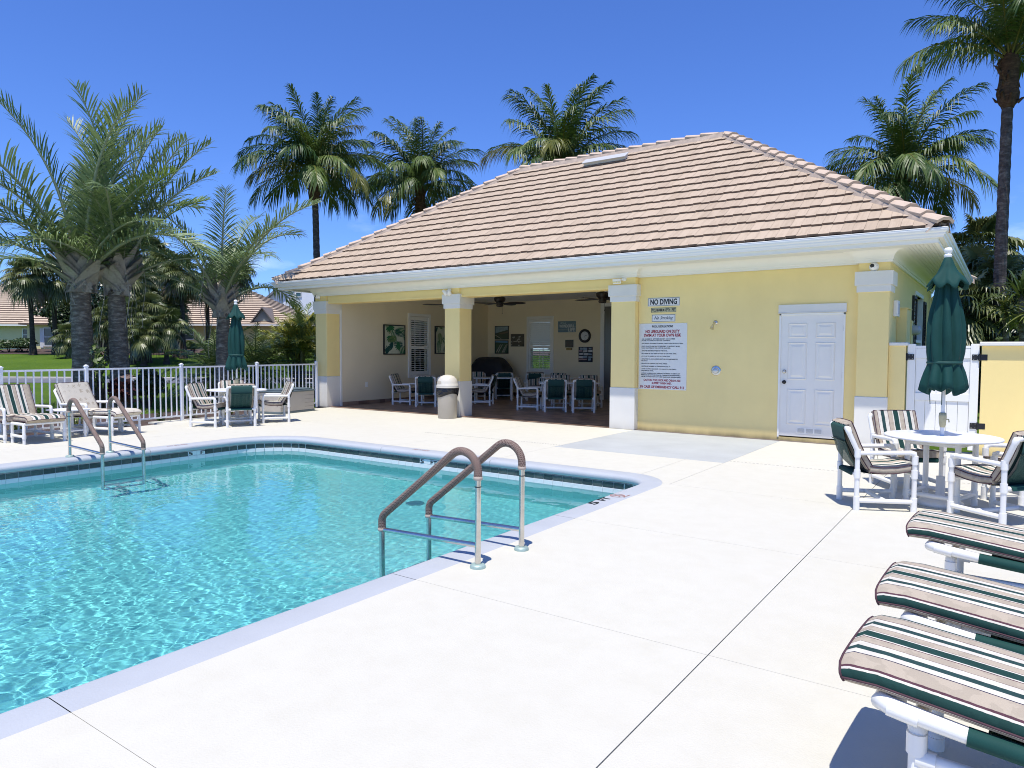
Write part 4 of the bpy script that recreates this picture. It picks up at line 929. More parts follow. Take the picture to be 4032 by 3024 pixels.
# utility boxes on the right-hand wall
t = thing('switch_box', 'small white switch box on the right wall beside the corner pillar', 'switch box', (-1.6, 13.62, 2.2))
mb = MB(); mb.box(0.0, 0.07, -0.13, 0.13, 0.0, 0.27); o = mb.build('box', M_vinyl, t, bevel=0.01)
mb = MB(); mb.box(0.07, 0.076, -0.07, 0.07, 0.04, 0.22); mb.build('cover', mat('grey_plastic', (0.5, 0.5, 0.5), 0.4), t)
t = thing('breaker_box', 'tall yellow painted breaker box on the right wall', 'breaker box', (-1.6, 14.25, 1.55))
mb = MB(); mb.box(0.0, 0.16, -0.26, 0.26, 0.0, 0.80); mb.build('cabinet', M_yellow, t, bevel=0.008); mb = MB(); mb.box(-0.005, 0.18, -0.28, 0.28, 0.80, 0.82); mb.build('rain_hood', M_yellow, t)
mb = MB(); mb.tube([(0.08, 0.1, 0.0), (0.08, 0.1, -1.5)], 0.025, 8); mb.build('conduit', M_yellow, t)
t = thing('electric_meter', 'round grey glass electric meter on the right wall', 'meter', (-1.6, 15.5, 2.0))
mb = MB(); mb.box(0.0, 0.10, -0.13, 0.13, -0.35, 0.2); mb.build('meter_box', M_yellow, t, bevel=0.006)
mb = MB(); mb.lathe([(0.09, 0.0), (0.09, 0.09), (0.075, 0.13), (0.0, 0.14)], 18); o = mb.build('meter_dial', mat('grey_meter_glass', (0.45, 0.46, 0.46), 0.15), t); o.location = (0.10, 0, 0.02); o.rotation_euler = (0, R(90), 0)
# ------------------------------------------------------------------ inside the pool house
def leaf_shape(cx, cz, ln, wd, ang, n=8):
    pts = []
    for k in range(n+1):
        t_ = k/n; pts.append((t_*ln, wd*math.sin(math.pi*min(1, t_*1.02))**0.8*(1-t_*0.35)))
    for k in range(n-1, 0, -1):
        t_ = k/n; pts.append((t_*ln, -wd*math.sin(math.pi*t_)**0.8*(1-t_*0.35)))
    c, s_ = math.cos(ang), math.sin(ang); return [(cx+x*c-y*s_, cz+x*s_+y*c) for x, y in pts]
M_lf = [mat('print_leaf_dark', (0.012, 0.085, 0.07), 0.6), mat('print_leaf_mid', (0.03, 0.17, 0.06), 0.6), mat('print_leaf_light', (0.17, 0.27, 0.09), 0.6)]
M_canvas = mat('cream_canvas', (0.60, 0.62, 0.46), 0.8, 0.15, 3.0)
def leaf_picture(label, o, u, n, w, h, seed):
    """canvas leaf print in a black frame; painted leaves are thin raised shapes clipped to the canvas"""
    t = thing('leaf_picture', label, 'picture', o); o, u, n = Vector(o), Vector(u), Vector(n); up = Vector((0, 0, 1)); ax = Matrix((u, n, up)).transposed()
    def B(mb, a, b_, d0, d1, za, zb): mb.obox(u*((a+b_)/2)+n*((d0+d1)/2)+up*((za+zb)/2), ((b_-a)/2, (d1-d0)/2, (zb-za)/2), ax)
    mb = MB(); f = 0.03
    B(mb, 0, f, 0.002, 0.045, 0, h); B(mb, w-f, w, 0.002, 0.045, 0, h); B(mb, f, w-f, 0.002, 0.045, 0, f); B(mb, f, w-f, 0.002, 0.045, h-f, h); mb.build('frame', M_black, t)
    mb = MB(); B(mb, f, w-f, 0.002, 0.03, f, h-f); mb.build('canvas', M_canvas, t)
    rr = random.Random(seed); mb = MB(); lay = 0
    def put(poly):
        nonlocal lay
        P_ = [(min(max(x, f+0.003), w-f-0.003), min(max(z, f+0.003), h-f-0.003)) for x, z in poly]; lay += 1
        d = 0.031+lay*0.00006; mb.poly([u*x+n*d+up*z for x, z in P_])
    for g in range(13):
        cx, cz, a = rr.uniform(0, w), rr.uniform(0, h), rr.uniform(0, 6.28); mb.cur = rr.randrange(3)
        if g % 3 == 0:
            for k in range(7): put(leaf_shape(cx, cz, rr.uniform(.18, .26), 0.035, a+(k-3)*0.36))
        else:
            L_ = rr.uniform(0.35, 0.5); c, s_ = math.cos(a), math.sin(a)
            for k in range(11):
                q = k/11; px, pz = cx+c*L_*q, cz+s_*L_*q; ll = 0.16*math.sin(math.pi*(0.15+0.8*q))
                for sgn in (-1, 1): put(leaf_shape(px, pz, ll, 0.014, a+sgn*(1.0-0.35*q), 4))
    mb.build('leaf_print', M_lf, t)
leaf_picture('framed green leaf print left of the shuttered side window', (-15.40, 15.14, 1.45), (0, 1, 0), (1, 0, 0), 0.92, 0.91, 4)
leaf_picture('framed green leaf print half hidden behind the middle pillar', (-15.40, 17.47, 1.47), (0, 1, 0), (1, 0, 0), 0.92, 0.91, 8)
def photo(name, label, x0, x1, z0, z1, kind, cat='picture', frame=True):
    t = thing(name, label, cat, (x0, 20.37, z0)); w, h = x1-x0, z1-z0; f = 0.02 if frame else 0.0
    if frame:
        mb = MB()
        for a in ((0, f, 0, h), (w-f, w, 0, h), (f, w-f, 0, f), (f, w-f, h-f, h)): mb.box(a[0], a[1], -0.03, -0.002, a[2], a[3])
        mb.build('frame', M_black, t)
    rr = random.Random(hash(label) % 999 if False else len(label)); mb = MB(); mb.box(f, w-f, -0.015, -0.002, f, h-f); base = {'sky': (0.25, 0.33, 0.35), 'green': (0.05, 0.10, 0.05), 'plan': (0.10, 0.085, 0.055)}[kind]
    mb.build('print', mat(name+'_'+kind, base, 0.5, 0.3, 9.0), t)
    mb = MB(); y = -0.0165
    def put(p, c, d): mb.cur = c; mb.poly([(min(max(x, f), w-f), y-d*0.0002, min(max(z, f), h-f)) for x, z in p])
    if kind == 'sky': put([(0, 0), (w, 0), (w, h*.72), (w*.6, h*.62), (0, h*.46)], 0, 1); put([(w*.3, h*.46), (w, h*.6), (w, h*.5), (w*.5, h*.38)], 1, 2); put([(0, h*.3), (w*.45, 0), (w*.5, 0), (0, h*.36)], 2, 3)
    if kind == 'green':
        put([(0, h*.85), (w, h*.8), (w, h), (0, h)], 3, 1)
        for k in range(9): q = rr.random()*.7; put([(w*q, h*.1), (w*q+.02, h*.08), (w*(q+.35), h*.7), (w*(q+.33), h*.7)], 2, 2+k)
    if kind == 'plan':
        for k in range(16):
            q, g = rr.random()*.75, rr.random()*.75; d1, d2 = rr.uniform(.05, .2), rr.uniform(.02, .06); put([(w*q, h*g), (w*(q+d1), h*(g+d2)), (w*(q+d1-.05), h*(g+d2+.06)), (w*(q-.05), h*(g+.07))], 2, 1+k)
    mb.build('print_detail', [mat('photo_green', (0.06, 0.085, 0.05), 0.5), mat('photo_brown', (0.16, 0.12, 0.08), 0.5), mat('photo_pale', (0.42, 0.40, 0.34), 0.5), mat('photo_blue', (0.12, 0.26, 0.42), 0.5)], t)
photo('aerial_photo', 'framed coastline photo with grey sky, upper one of the stacked pair', -15.06, -14.46, 1.98, 2.46, 'sky')
photo('aerial_photo', 'framed green aerial photo hung below the grey sky photo', -15.06, -14.47, 1.475, 1.95, 'green')
photo('site_plan', 'brown and white site plan between the framed photos and the window', -14.37, -13.80, 1.73, 2.17, 'plan', frame=False)
t = thing('wonderful_life_sign', 'blue grey wooden sign reading wonderful life on back wall', 'sign', (-12.42, 20.37, 2.21))
M_bl = mat('blue_grey_plank', (0.17, 0.25, 0.29), 0.7, 0.25, 6.0, stretch=(1, 1, 9))
for k in range(4): mb = MB(); mb.box(0, 0.69, -0.02, -0.002, k*0.093, k*0.093+0.090); mb.build('plank', M_bl, t)
M_pt = mat('pale_paint', (0.62, 0.66, 0.66), 0.7)
text("It's a", 0.2, 0.07, M_pt, (0.2, -0.021, 0.31), t, shear=0.3); text('WONDERFUL', 0.58, 0.105, M_pt, (0.35, -0.021, 0.205), t, bold=0.03); text('LIFE', 0.25, 0.11, M_pt, (0.53, -0.021, 0.075), t, bold=0.03)
t = thing('wall_clock', 'round wall clock with black rim and white face', 'clock', (-11.39, 20.37, 2.08))
mb = MB(); mb.lathe([(0.225, 0.0), (0.225, 0.03), (0.2, 0.05), (0.15, 0.03), (0.145, 0.015)], 32); o = mb.build('rim', M_black, t); o.rotation_euler = (R(90), 0, 0)
mb = MB(); mb.lathe([(0.0, 0.016), (0.147, 0.016)], 32, caps=False); o = mb.build('face', mat('clock_face', (0.68, 0.68, 0.66), 0.5), t); o.rotation_euler = (R(90), 0, 0)
for k in range(12):
    a = R(30*k); text(str(12 if k == 0 else k), None, 0.022, M_ink, (0.118*math.sin(a), -0.017, 0.118*math.cos(a)), t, name='numeral')
for a, l, w_ in ((76, 0.075, 0.006), (165, 0.105, 0.004)):
    mb = MB(); mb.obox((l/2*math.sin(R(a)), -0.02, l/2*math.cos(R(a))), (w_, 0.001, l/2), Matrix.Rotation(R(a), 3, 'Y')); mb.build('hand', M_black, t)
t = thing('black_notice_frame', 'small black framed notice on the back wall below the wooden sign', 'notice', (-12.13, 20.37, 1.70)); mb = MB(); mb.box(0, 0.31, -0.02, -0.002, 0, 0.255); mb.build('board', M_black, t, bevel=0.004); mb = MB(); mb.box(0.02, 0.29, -0.022, -0.021, 0.02, 0.235); mb.build('glass', M_darkglass, t)
t = thing('yellow_label', 'little yellow plate under the small black notice', 'plate', (-12.10, 20.37, 1.61)); mb = MB(); mb.box(0, 0.24, -0.008, -0.002, 0, 0.075); mb.build('plate', mat('dull_yellow_plate', (0.38, 0.25, 0.05), 0.5), t, bevel=0.002); mb = MB(); mb.box(0.02, 0.15, -0.0095, -0.0085, 0.03, 0.038); mb.box(0.02, 0.12, -0.0095, -0.0085, 0.05, 0.056); mb.box(0.19, 0.225, -0.0095, -0.0085, 0.015, 0.06); mb.build('print', mat('dark_print', (0.06, 0.04, 0.02), 0.6), t)
t = thing('notice_board', 'notice board covered with pinned cards under the wall clock', 'notice board', (-11.62, 20.37, 1.22)); mb = MB(); mb.box(0, 0.53, -0.015, -0.002, 0, 0.50); mb.build('board', mat('dark_board', (0.03, 0.03, 0.04), 0.8), t, bevel=0.004)
rr = random.Random(2); cm_ = [mat('card_white', (0.62, 0.62, 0.6), 0.6), mat('card_pink', (0.45, 0.3, 0.3), 0.6), mat('card_blue', (0.3, 0.4, 0.48), 0.6)]
for r_ in range(5):
    for c_ in range(3):
        if rr.random() < 0.15: continue
        mb = MB(); mb.obox((0.09+c_*0.175+rr.uniform(-.02, .02), -0.017-0.001*r_, 0.45-r_*0.093+rr.uniform(-.012, .012)), (rr.uniform(.05, .085), 0.0008, rr.uniform(.022, .036)), Matrix.Rotation(rr.uniform(-.12, .12), 3, 'Y')); mb.build('card', rr.choice(cm_+cm_[:1]), t)
t = thing('wall_outlet', 'small white outlet low on the left inner wall', 'outlet', (-15.40, 14.46, 0.5)); mb = MB(); mb.box(0, 0.012, -0.05, 0.05, 0, 0.15); mb.build('cover_plate', M_white, t, bevel=0.003); mb = MB(); mb.box(0.012, 0.014, -0.02, 0.02, 0.03, 0.06); mb.box(0.012, 0.014, -0.02, 0.02, 0.09, 0.12); mb.build('socket', M_white, t)
t = thing('grill_cover', 'barbecue grill under a black fabric cover in the back corner', 'covered grill', (-14.72, 19.65, 0))
mb = MB(); prof = [(0.80, 0.36, 0.02), (0.80, 0.38, 0.5), (0.77, 0.37, 0.95), (0.66, 0.34, 1.12), (0.50, 0.30, 1.28), (0.42, 0.2, 1.34), (0.30, 0.1, 1.36)]; rg = []
for a, b_, z in prof:
    ring_ = []
    for k in range(28):
        th = 2*math.pi*k/28; e = 0.45; cx, sx = math.cos(th), math.sin(th); w_ = 1+0.02*math.sin(th*7+z*5)
        ring_.append((a*abs(cx)**e*(1 if cx > 0 else -1)*w_, b_*abs(sx)**e*(1 if sx > 0 else -1)*w_, z))
    rg.append(ring_)
mb.rings(rg); mb.build('cover', mat('black_cover_fabric', (0.013, 0.014, 0.018), 0.6, 0.3, 6, 0.4, 18, 0.02), t)
mb = MB()
for sx in (-0.6, 0.6):
    for sy in (-0.25, 0.25): mb.lathe([(0.0, 0), (0.05, 0), (0.05, 0.03), (0.0, 0.03)], 10, (sx, sy, 0))
mb.build('castors', M_black, t)
def ceiling_fan(label, x, y, rot):
    t = thing('ceiling_fan', label, 'ceiling fan', (x, y, 3.3), rot, 'ceiling fans in the pool house')
    mb = MB(); mb.lathe([(0.0, 0.0), (0.07, 0.0), (0.06, -0.05), (0.018, -0.09), (0.018, -0.2), (0.05, -0.22)], 16); mb.build('mount', M_fan, t)
    mb = MB(); mb.lathe([(0.05, -0.2), (0.16, -0.235), (0.165, -0.27), (0.15, -0.33), (0.10, -0.38), (0.09, -0.42), (0.105, -0.45), (0.09, -0.49), (0.0, -0.5)], 20); mb.build('motor', M_fan, t)
    for k in range(5):
        a = R(72*k); ax = Matrix.Rotation(a, 3, 'Z'); mb = MB()
        pts = [(0.10, 0.02), (0.20, 0.035), (0.30, 0.075), (0.5, 0.085), (0.66, 0.07), (0.75, 0.02)]
        for zz, rev in ((-0.395, 0), (-0.405, 1)):
            L_ = [ax @ Vector((x_, y_, zz-0.25*y_)) for x_, y_ in pts]+[ax @ Vector((x_, -y_, zz+0.25*y_)) for x_, y_ in reversed(pts)]
            mb.poly(L_ if not rev else L_[::-1])
        L0 = [ax @ Vector((x_, y_, -0.395-0.25*y_)) for x_, y_ in pts]; 
        mb.build('blade', M_fan, t)
    mb = MB(); mb.tube([(0.06, 0.03, -0.48), (0.06, 0.03, -0.66)], 0.003, 5); mb.lathe([(0, -0.69), (0.01, -0.68), (0.01, -0.665), (0, -0.66)], 8, (0.06, 0.03, 0)); mb.build('pull_chain', M_fan, t)
ceiling_fan('dark bronze fan hanging in the middle of the second bay', -11.6, 15.9, 0.3); ceiling_fan('dark bronze fan partly hidden behind the third pillar', -8.45, 16.0, 0.75); ceiling_fan('dark bronze fan mostly hidden by the middle pillar', -13.2, 15.6, 0.1)
for i, (x, y) in enumerate(((-9.3, 18.2),)):
    t = thing('strip_light', 'slim white ceiling light between the fans', 'light', (x, y, 3.3)); mb = MB(); mb.box(-0.5, 0.5, -0.05, 0.05, -0.05, -0.001); mb.build('fitting', M_white, t, bevel=0.01); mb = MB(); mb.box(-0.48, 0.48, -0.035, 0.035, -0.058, -0.051); mb.build('diffuser', mat('opal_diffuser', (0.75, 0.75, 0.73), 0.4), t)
# ------------------------------------------------------------------ outdoor furniture of white pvc pipe
PR = 0.024
def fit(mb, p, d, r=0.031, h=0.035):
    """a pipe fitting: a slightly fatter collar round a pipe at p along d"""
    p = Vector(p); d = Vector(d).normalized(); mb.tube([p-d*h, p+d*h], r, 10)
def cushion(name, sec, half, th, mats, parent, seg=0, bow=0.012):
    """a box cushion that follows a side profile of (y, z) points, stripes across local x"""
    pts = [Vector((0, a, b)) for a, b in sec]; n = len(pts); rings = []; xs = []
    nx = 12
    for i, p in enumerate(pts):
        t = (pts[min(i+1, n-1)]-pts[max(i-1, 0)]).normalized(); up = Vector((0, -t.z, t.y)).normalized()
        if up.z < -0.01 and abs(t.z) < 0.9: up = -up
        e = 1.0-(0.10 if i in (0, n-1) else 0.0); ring = []
        for k in range(nx+1):
            u = -1+2*k/nx; dz = bow*(1-u*u)-(0.012 if abs(u) > 0.99 else 0); ring.append(p+Vector((u*half*(1 if abs(u) < .99 else 1), 0, 0))+up*(th/2+dz)*e)
        for k in range(nx+1):
            u = 1-2*k/nx; ring.append(p+Vector((u*half, 0, 0))-up*(th/2-(0.012 if abs(u) > .99 else 0))*e)
        rings.append(ring)
    mb = MB(); k = len(rings[0]); base = 0
    for r in rings: mb.v += [tuple(q) for q in r]
    for i in range(n-1):
        for j in range(k):
            a, b, c, d = i*k+j, i*k+(j+1) % k, (i+1)*k+(j+1) % k, (i+1)*k+j
            mb.cur = 1 if j in (nx, 2*nx+1) else 0; mb.face((a, b, c, d), True)
    mb.cur = 1
    for rg in (rings[0], rings[-1]):
        n0 = len(mb.v); mb.v += [tuple(q) for q in rg]
        for j in range(nx): mb.face((n0+j, n0+j+1, n0+2*nx-j, n0+2*nx+1-j), True)
    o = mb.build(name, mats, parent)
    pm = MB()
    for sx in (0, nx): pm.tube([r[sx]+Vector((0, 0, 0.001)) for r in rings], 0.005, 5)
    for sx in (nx+1, 2*nx+1): pm.tube([r[sx] for r in rings], 0.005, 5)
    for rg in (rings[0], rings[-1]): pm.tube([rg[j] for j in range(0, nx+1, 2)], 0.005, 5)
    pm.build('piping', M_piping, o)
    return o
def make_chair():
    t = thing('patio_chair', 'x', 'chair')
    W, B, F = 0.27, -0.27, 0.27
    for sx in (-1, 1):
        x = sx*W
        mb = MB(); mb.tube([(x, B, 0), (x, B, 0.56), (x, B-0.012, 0.62), (x, B-0.085, 0.78), (x*0.985, B-0.092, 0.805), (x*0.95, B-0.094, 0.822), (x*0.88, B-0.095, 0.825)], [PR]*3+[PR*1.05, PR*1.25, PR*1.25, PR*1.1], 10)
        for z in (0.03, 0.10, 0.37, 0.58): fit(mb, (x, B, z), (0, 0, 1), h=0.03 if z < 0.05 else 0.042)
        mb.build('leg', M_pvc, t)
        mb = MB(); mb.tube([(x, F, 0), (x, F, 0.55), (x, F-0.012, 0.585), (x, F-0.045, 0.595)], [PR, PR, PR*1.25, PR*1.15], 10)
        for z in (0.03, 0.10, 0.38, 0.52): fit(mb, (x, F, z), (0, 0, 1), h=0.03 if z < 0.05 else 0.042)
        mb.build('leg', M_pvc, t)
        mb = MB(); mb.tube([(x, B, 0.58), (x, F-0.04, 0.594)], PR, 10); mb.build('armrest', M_pvc, t)
        mb = MB(); mb.tube([(x, B, 0.10), (x, F, 0.10)], PR, 10); mb.build('side_rail', M_pvc, t)
    for y, z, nm in ((F, 0.37, 'seat_bar'), (B, 0.36, 'seat_bar'), (0.0, 0.10, 'stretcher')):
        mb = MB(); mb.tube([(-W, y, z), (W, y, z)], PR, 10); mb.build(nm, M_pvc, t)
    mb = MB(); mb.tube([(-W*.9, B-0.095, 0.825), (W*.9, B-0.095, 0.825)], PR, 10); mb.build('top_bar', M_pvc, t)
    # green sling: over the top bar, down behind the cushion, and the seat sling over the seat bars
    h = 0.205; mb = MB()
    def sheet(pts, th=0.004):
        rg = []
        for k in range(9):
            x = -h+2*h*k/8; rg.append([(x, y, z) for y, z in pts])
        mb.rings(rg, False, False, True); rg = [[(x[0], x[1]-th, x[2]-th*0.6) for x in r] for r in rg]; mb.rings(rg, False, False, True)
    pts = [(B-0.065, 0.825), (B-0.08, 0.85), (B-0.105, 0.852), (B-0.124, 0.828), (B-0.10, 0.70), (B-0.055, 0.55), (B+0.01, 0.45), (B+0.10, 0.365)]
    sheet(pts); sl = mb.build('back_sling', M_mesh, t)
    mb = MB(); sheet([(B-0.121, 0.69), (B-0.118, 0.688), (B-0.106, 0.676)], 0.002); mb.build('seam', mat('green_seam', (0.012, 0.055, 0.045), 0.8) if 'green_seam' not in bpy.data.materials else bpy.data.materials['green_seam'], sl)
    mb = MB(); sheet([(B-0.03, 0.345), (B-0.028, 0.375), (B, 0.388), (-0.1, 0.362), (0.1, 0.366), (F, 0.398), (F+0.028, 0.38), (F+0.02, 0.345)]); mb.build('seat_sling', M_green, t)
    cushion('back_cushion', [(B-0.075, 0.875), (B-0.045, 0.80), (B+0.0, 0.68), (B+0.055, 0.56), (B+0.115, 0.46), (B+0.135, 0.425)], 0.25, 0.075, [M_stripe, M_beigefab], t)
    cushion('seat_cushion', [(B+0.13, 0.415), (-0.02, 0.402), (0.12, 0.412), (0.24, 0.436), (0.30, 0.438)], 0.255, 0.085, [M_stripe, M_beigefab], t)
    mb = MB(); 
    for sx in (-1, 1): mb.tube([(sx*0.25, B+0.14, 0.38), (sx*0.275, B+0.13, 0.35), (sx*0.27, B+0.15, 0.30)], 0.004, 5)
    mb.build('cushion_ties', M_beigefab, t)
    return t
chair0 = make_chair(); CH_K = None; used = False
def chair(x, y, fx_, fy_, label, group):
    global used, CH_K
    if not used: o = chair0; used = True
    else:
        if CH_K is None:
            CH_K = {}
            for q in bpy.data.objects:
                if q.parent: CH_K.setdefault(q.parent.name, []).append(q)
        o = copy_tree(chair0, None, CH_K)
    o.location = (x, y, 0.0); o.rotation_euler = (0, 0, math.atan2(-fx_, fy_)); o['label'] = label; o['group'] = group
    return o
def round_table(name, label, x, y, r, group=None):
    t = thing(name, label, 'table', (x, y, 0), 0.5, group)
    mb = MB(); mb.lathe([(0.028, 0.70), (r-0.03, 0.70), (r-0.006, 0.704), (r, 0.714), (r-0.004, 0.726), (r-0.02, 0.73), (0.028, 0.73)], 48); mb.build('tabletop', mat('white_moulded_top', (0.80, 0.81, 0.82), 0.3, 0.02, 5.0) if 'white_moulded_top' not in bpy.data.materials else bpy.data.materials['white_moulded_top'], t)
    q = r*0.62
    for k in range(4):
        a = R(90*k); mb = MB(); mb.tube([(q*math.cos(a), q*math.sin(a), 0), (q*math.cos(a), q*math.sin(a), 0.70)], 0.028, 10); fit(mb, (q*math.cos(a), q*math.sin(a), 0.12), (0, 0, 1), 0.035); fit(mb, (q*math.cos(a), q*math.sin(a), 0.03), (0, 0, 1), 0.034, 0.03); mb.build('leg', M_pvc, t)
        b_ = a+R(90); mb = MB(); mb.tube([(q*math.cos(a), q*math.sin(a), 0.12), (q*math.cos(b_), q*math.sin(b_), 0.12)], PR, 10); mb.build('stretcher', M_pvc, t)
        mb = MB(); mb.tube([(q*math.cos(a), q*math.sin(a), 0.66), (q*math.cos(b_), q*math.sin(b_), 0.66)], PR, 10); mb.build('apron', M_pvc, t)
    return t
def umbrella(label, x, y, zt, seed, rz):
    """closed market umbrella: canopy folds tied round the pole, double vent cap, ball finial"""
    t = thing('patio_umbrella', label, 'umbrella', (x, y, 0), rz, 'closed green umbrellas standing through tables')
    rr = random.Random(seed); ph = [rr.uniform(0, 6.28) for _ in range(4)]
    mb = MB(); mb.tube([(0, 0, 0.02), (0, 0, zt-0.12)], 0.019, 12); mb.build('pole', M_pvc, t)
    mb = MB(); mb.lathe([(0.0, 0.09), (0.03, 0.085), (0.04, 0.06), (0.033, 0.035), (0.022, 0.028), (0.034, 0.02), (0.038, 0.005), (0.032, -0.012), (0.03, -0.02)], 18, (0, 0, zt-0.09)); mb.build('finial', M_vinyl, t)
    F8 = lambda amp, n=8: (lambda a, z, r: r*(1+amp*math.sin(n*a+ph[0])+amp*0.45*math.sin(3*a+ph[1]+z*3)))
    mb = MB(); prof = [(0.028, -0.1), (0.036, -0.108), (0.065, -0.19), (0.10, -0.27), (0.155, -0.34), (0.182, -0.385), (0.176, -0.395), (0.14, -0.37)]
    def capf(a, z, r):
        s_ = min(1, max(0, (-0.1-z)/0.27)); return r*(1+s_*(0.10*math.sin(8*a+ph[0]+0.5*math.sin(a*2))+0.07*math.sin(3*a+ph[1])+0.04*math.sin(5*a+ph[2])))
    def shift(mbx, f):
        mbx.v = [(v[0], v[1], v[2]+f(v)) for v in mbx.v]
    mb.lathe(prof, 64, (0, 0, zt), capf, caps=False)
    shift(mb, lambda v: (0.032*math.sin(8*math.atan2(v[1], v[0])+ph[0]+2.6)+0.02*math.sin(3*math.atan2(v[1], v[0])+ph[3]))*min(1, max(0, (zt-0.2-v[2])/0.17)))
    mb.build('vent_cap', M_green, t)
    mb = MB(); H = zt-1.12
    prof = [(0.07, -0.33), (0.085, -0.40), (0.095, -0.50), (0.125, -0.65), (0.146, -0.80), (0.153, -0.95), (0.150, -1.08), (0.146, -1.15), (0.142, -1.19), (0.147, -1.22), (0.165, -1.30), (0.185, -1.40), (0.198, -1.48), (0.188, -1.485), (0.13, -1.40)]
    def bodyf(a, z, r):
        tie = math.exp(-((z+1.19)/0.05)**2); low = min(1, max(0, (-1.2-z)/0.2))
        k = (0.15*(1-0.55*tie)+0.03*low); f = abs(math.sin(4*a+ph[2]+0.35*math.sin(z*4+ph[3])))
        return r*(1.0-k*1.5+k*2.4*f**0.75+0.055*math.sin(2*a+ph[1]+z*2)+0.035*math.sin(5*a+ph[0]+z*5)+0.02*math.sin(13*a+z*9))
    mb.lathe(prof, 96, (0, 0, zt), bodyf, caps=False)
    shift(mb, lambda v: (0.026*math.sin(8*math.atan2(v[1], v[0])+ph[2])+0.022*math.sin(3*math.atan2(v[1], v[0])+ph[0]))*min(1, max(0, (zt-1.25-v[2])/0.2)))
    can = mb.build('canopy', M_green, t)
    mb = MB(); mb.lathe([(0.139, -1.175), (0.149, -1.183), (0.149, -1.197), (0.139, -1.205)], 32, (0, 0, zt), lambda a, z, r: r*(1.05+0.06*abs(math.sin(4*a+ph[2]))), caps=False); mb.build('tie_strap', mat('dark_green_strap', (0.006, 0.06, 0.05), 0.7) if 'dark_green_strap' not in bpy.data.materials else bpy.data.materials['dark_green_strap'], t)
    mb = MB()
    for a in (3.6, 4.3): mb.tube([(0.17*math.cos(a), 0.17*math.sin(a), zt-1.42), (0.175*math.cos(a), 0.175*math.sin(a), zt-1.52), (0.165*math.cos(a), 0.165*math.sin(a), zt-1.62)], 0.004, 5)
    mb.build('loose_ties', M_green, t)
    mb = MB(); mb.lathe([(0.022, 0.97), (0.034, 0.965), (0.037, 0.93), (0.033, 0.86), (0.024, 0.82), (0.021, 0.815)], 16); mb.tube([(0.03, -0.01, 0.90), (0.05, -0.02, 0.90), (0.055, -0.02, 0.87)], 0.007, 6); mb.build('crank_housing', mat('yellowed_plastic', (0.50, 0.44, 0.24), 0.5, 0.15, 20.0) if 'yellowed_plastic' not in bpy.data.materials else bpy.data.materials['yellowed_plastic'], t)
    mb = MB(); mb.lathe([(0.0, 0), (0.22, 0), (0.22, 0.03), (0.19, 0.05), (0.045, 0.065), (0.04, 0.30), (0.0, 0.30)], 24); mb.build('base', M_vinyl, t)
    return t
# --- right-hand table with four chairs and umbrella
TR = (-0.53, 8.58)
round_table('round_table', 'round white patio table at the right under the larger umbrella', TR[0], TR[1], 0.54, 'round tables by the pool')
umbrella('closed green umbrella in front of the white gate', TR[0], TR[1], 2.68, 3, 0.4)
G1 = 'chairs at the right-hand round table'
chair(-1.08, 8.13, .89, .45, 'green-backed chair turned sideways, nearest the white door', G1)
chair(-0.93, 9.42, .55, -.84, 'striped chair facing out between the round table and the gate', G1)
chair(-0.03, 8.12, -.78, .62, 'chair with its green back to the loungers, cut by the picture edge', G1)
chair(0.22, 9.12, -.8, -.6, 'striped chair in front of the yellow boundary wall', G1)
# --- left-hand table with four chairs and umbrella
TL = (-13.62, 9.02)
round_table('round_table', 'round white patio table by the fence next to the deck box', TL[0], TL[1], 0.62, 'round tables by the pool')
umbrella('closed green umbrella in front of the picket fence', TL[0], TL[1], 2.66, 8, 1.9)
G2 = 'chairs at the round table by the fence'
chair(-13.52, 8.33, .89, .45, 'sideways chair at the left of the fence-side table', G2)
chair(-13.10, 8.72, -.90, .42, 'chair at the fence-side table showing its green sling back', G2)
chair(-13.22, 9.66, -.45, -.9, 'chair in front of the deck box at the fence-side table', G2)
chair(-14.18, 9.32, .9, -.42, 'striped chair hidden behind the green-backed one at the fence', G2)
# --- chairs and tables inside the pool house
GI = 'chairs inside the pool house'
inside = [(-14.43, 15.07, .94, .35, 'indoor chair nearest the left wall, seen from its side'), (-13.48, 14.94, -.62, .78, 'indoor chair with green back left of the trash bin'),
 (-12.98, 15.32, -.62, .78, 'indoor chair mostly hidden behind the trash bin'), (-13.70, 16.55, .62, -.78, 'striped indoor chair across the table from the green back left of the bin'),
 (-12.54, 16.33, -.89, -.45, 'indoor chair facing left beside the middle pillar'), (-14.1, 18.05, .6, -.8, 'striped indoor chair in front of the covered grill'),
 (-13.60, 18.87, -.64, .77, 'dark-backed indoor chair furthest back beside the grill'), (-12.74, 19.35, -.64, .77, 'dark-backed indoor chair below the site plan'),
 (-12.35, 18.9, .55, -.83, 'striped indoor chair in front of the shuttered back window'), (-10.50, 15.76, .92, .39, 'indoor chair facing right in the middle of the second bay'),
 (-9.67, 15.70, -.60, .80, 'left one of two green-backed indoor chairs by the third pillar'), (-9.00, 16.03, -.55, .83, 'right one of two green-backed indoor chairs by the third pillar'),
 (-10.30, 17.15, .62, -.78, 'striped indoor chair across the table from the two green backs, left'), (-9.62, 17.55, .62, -.78, 'striped indoor chair across the table from the two green backs, right'),
 (-11.45, 18.6, .2, -.98, 'lone striped indoor chair under the notice board'), (-8.15, 16.75, -.9, -.42, 'indoor chair cut off by the third pillar')]
for x, y, a, b_, lb in inside: chair(x, y, a, b_, lb, GI)
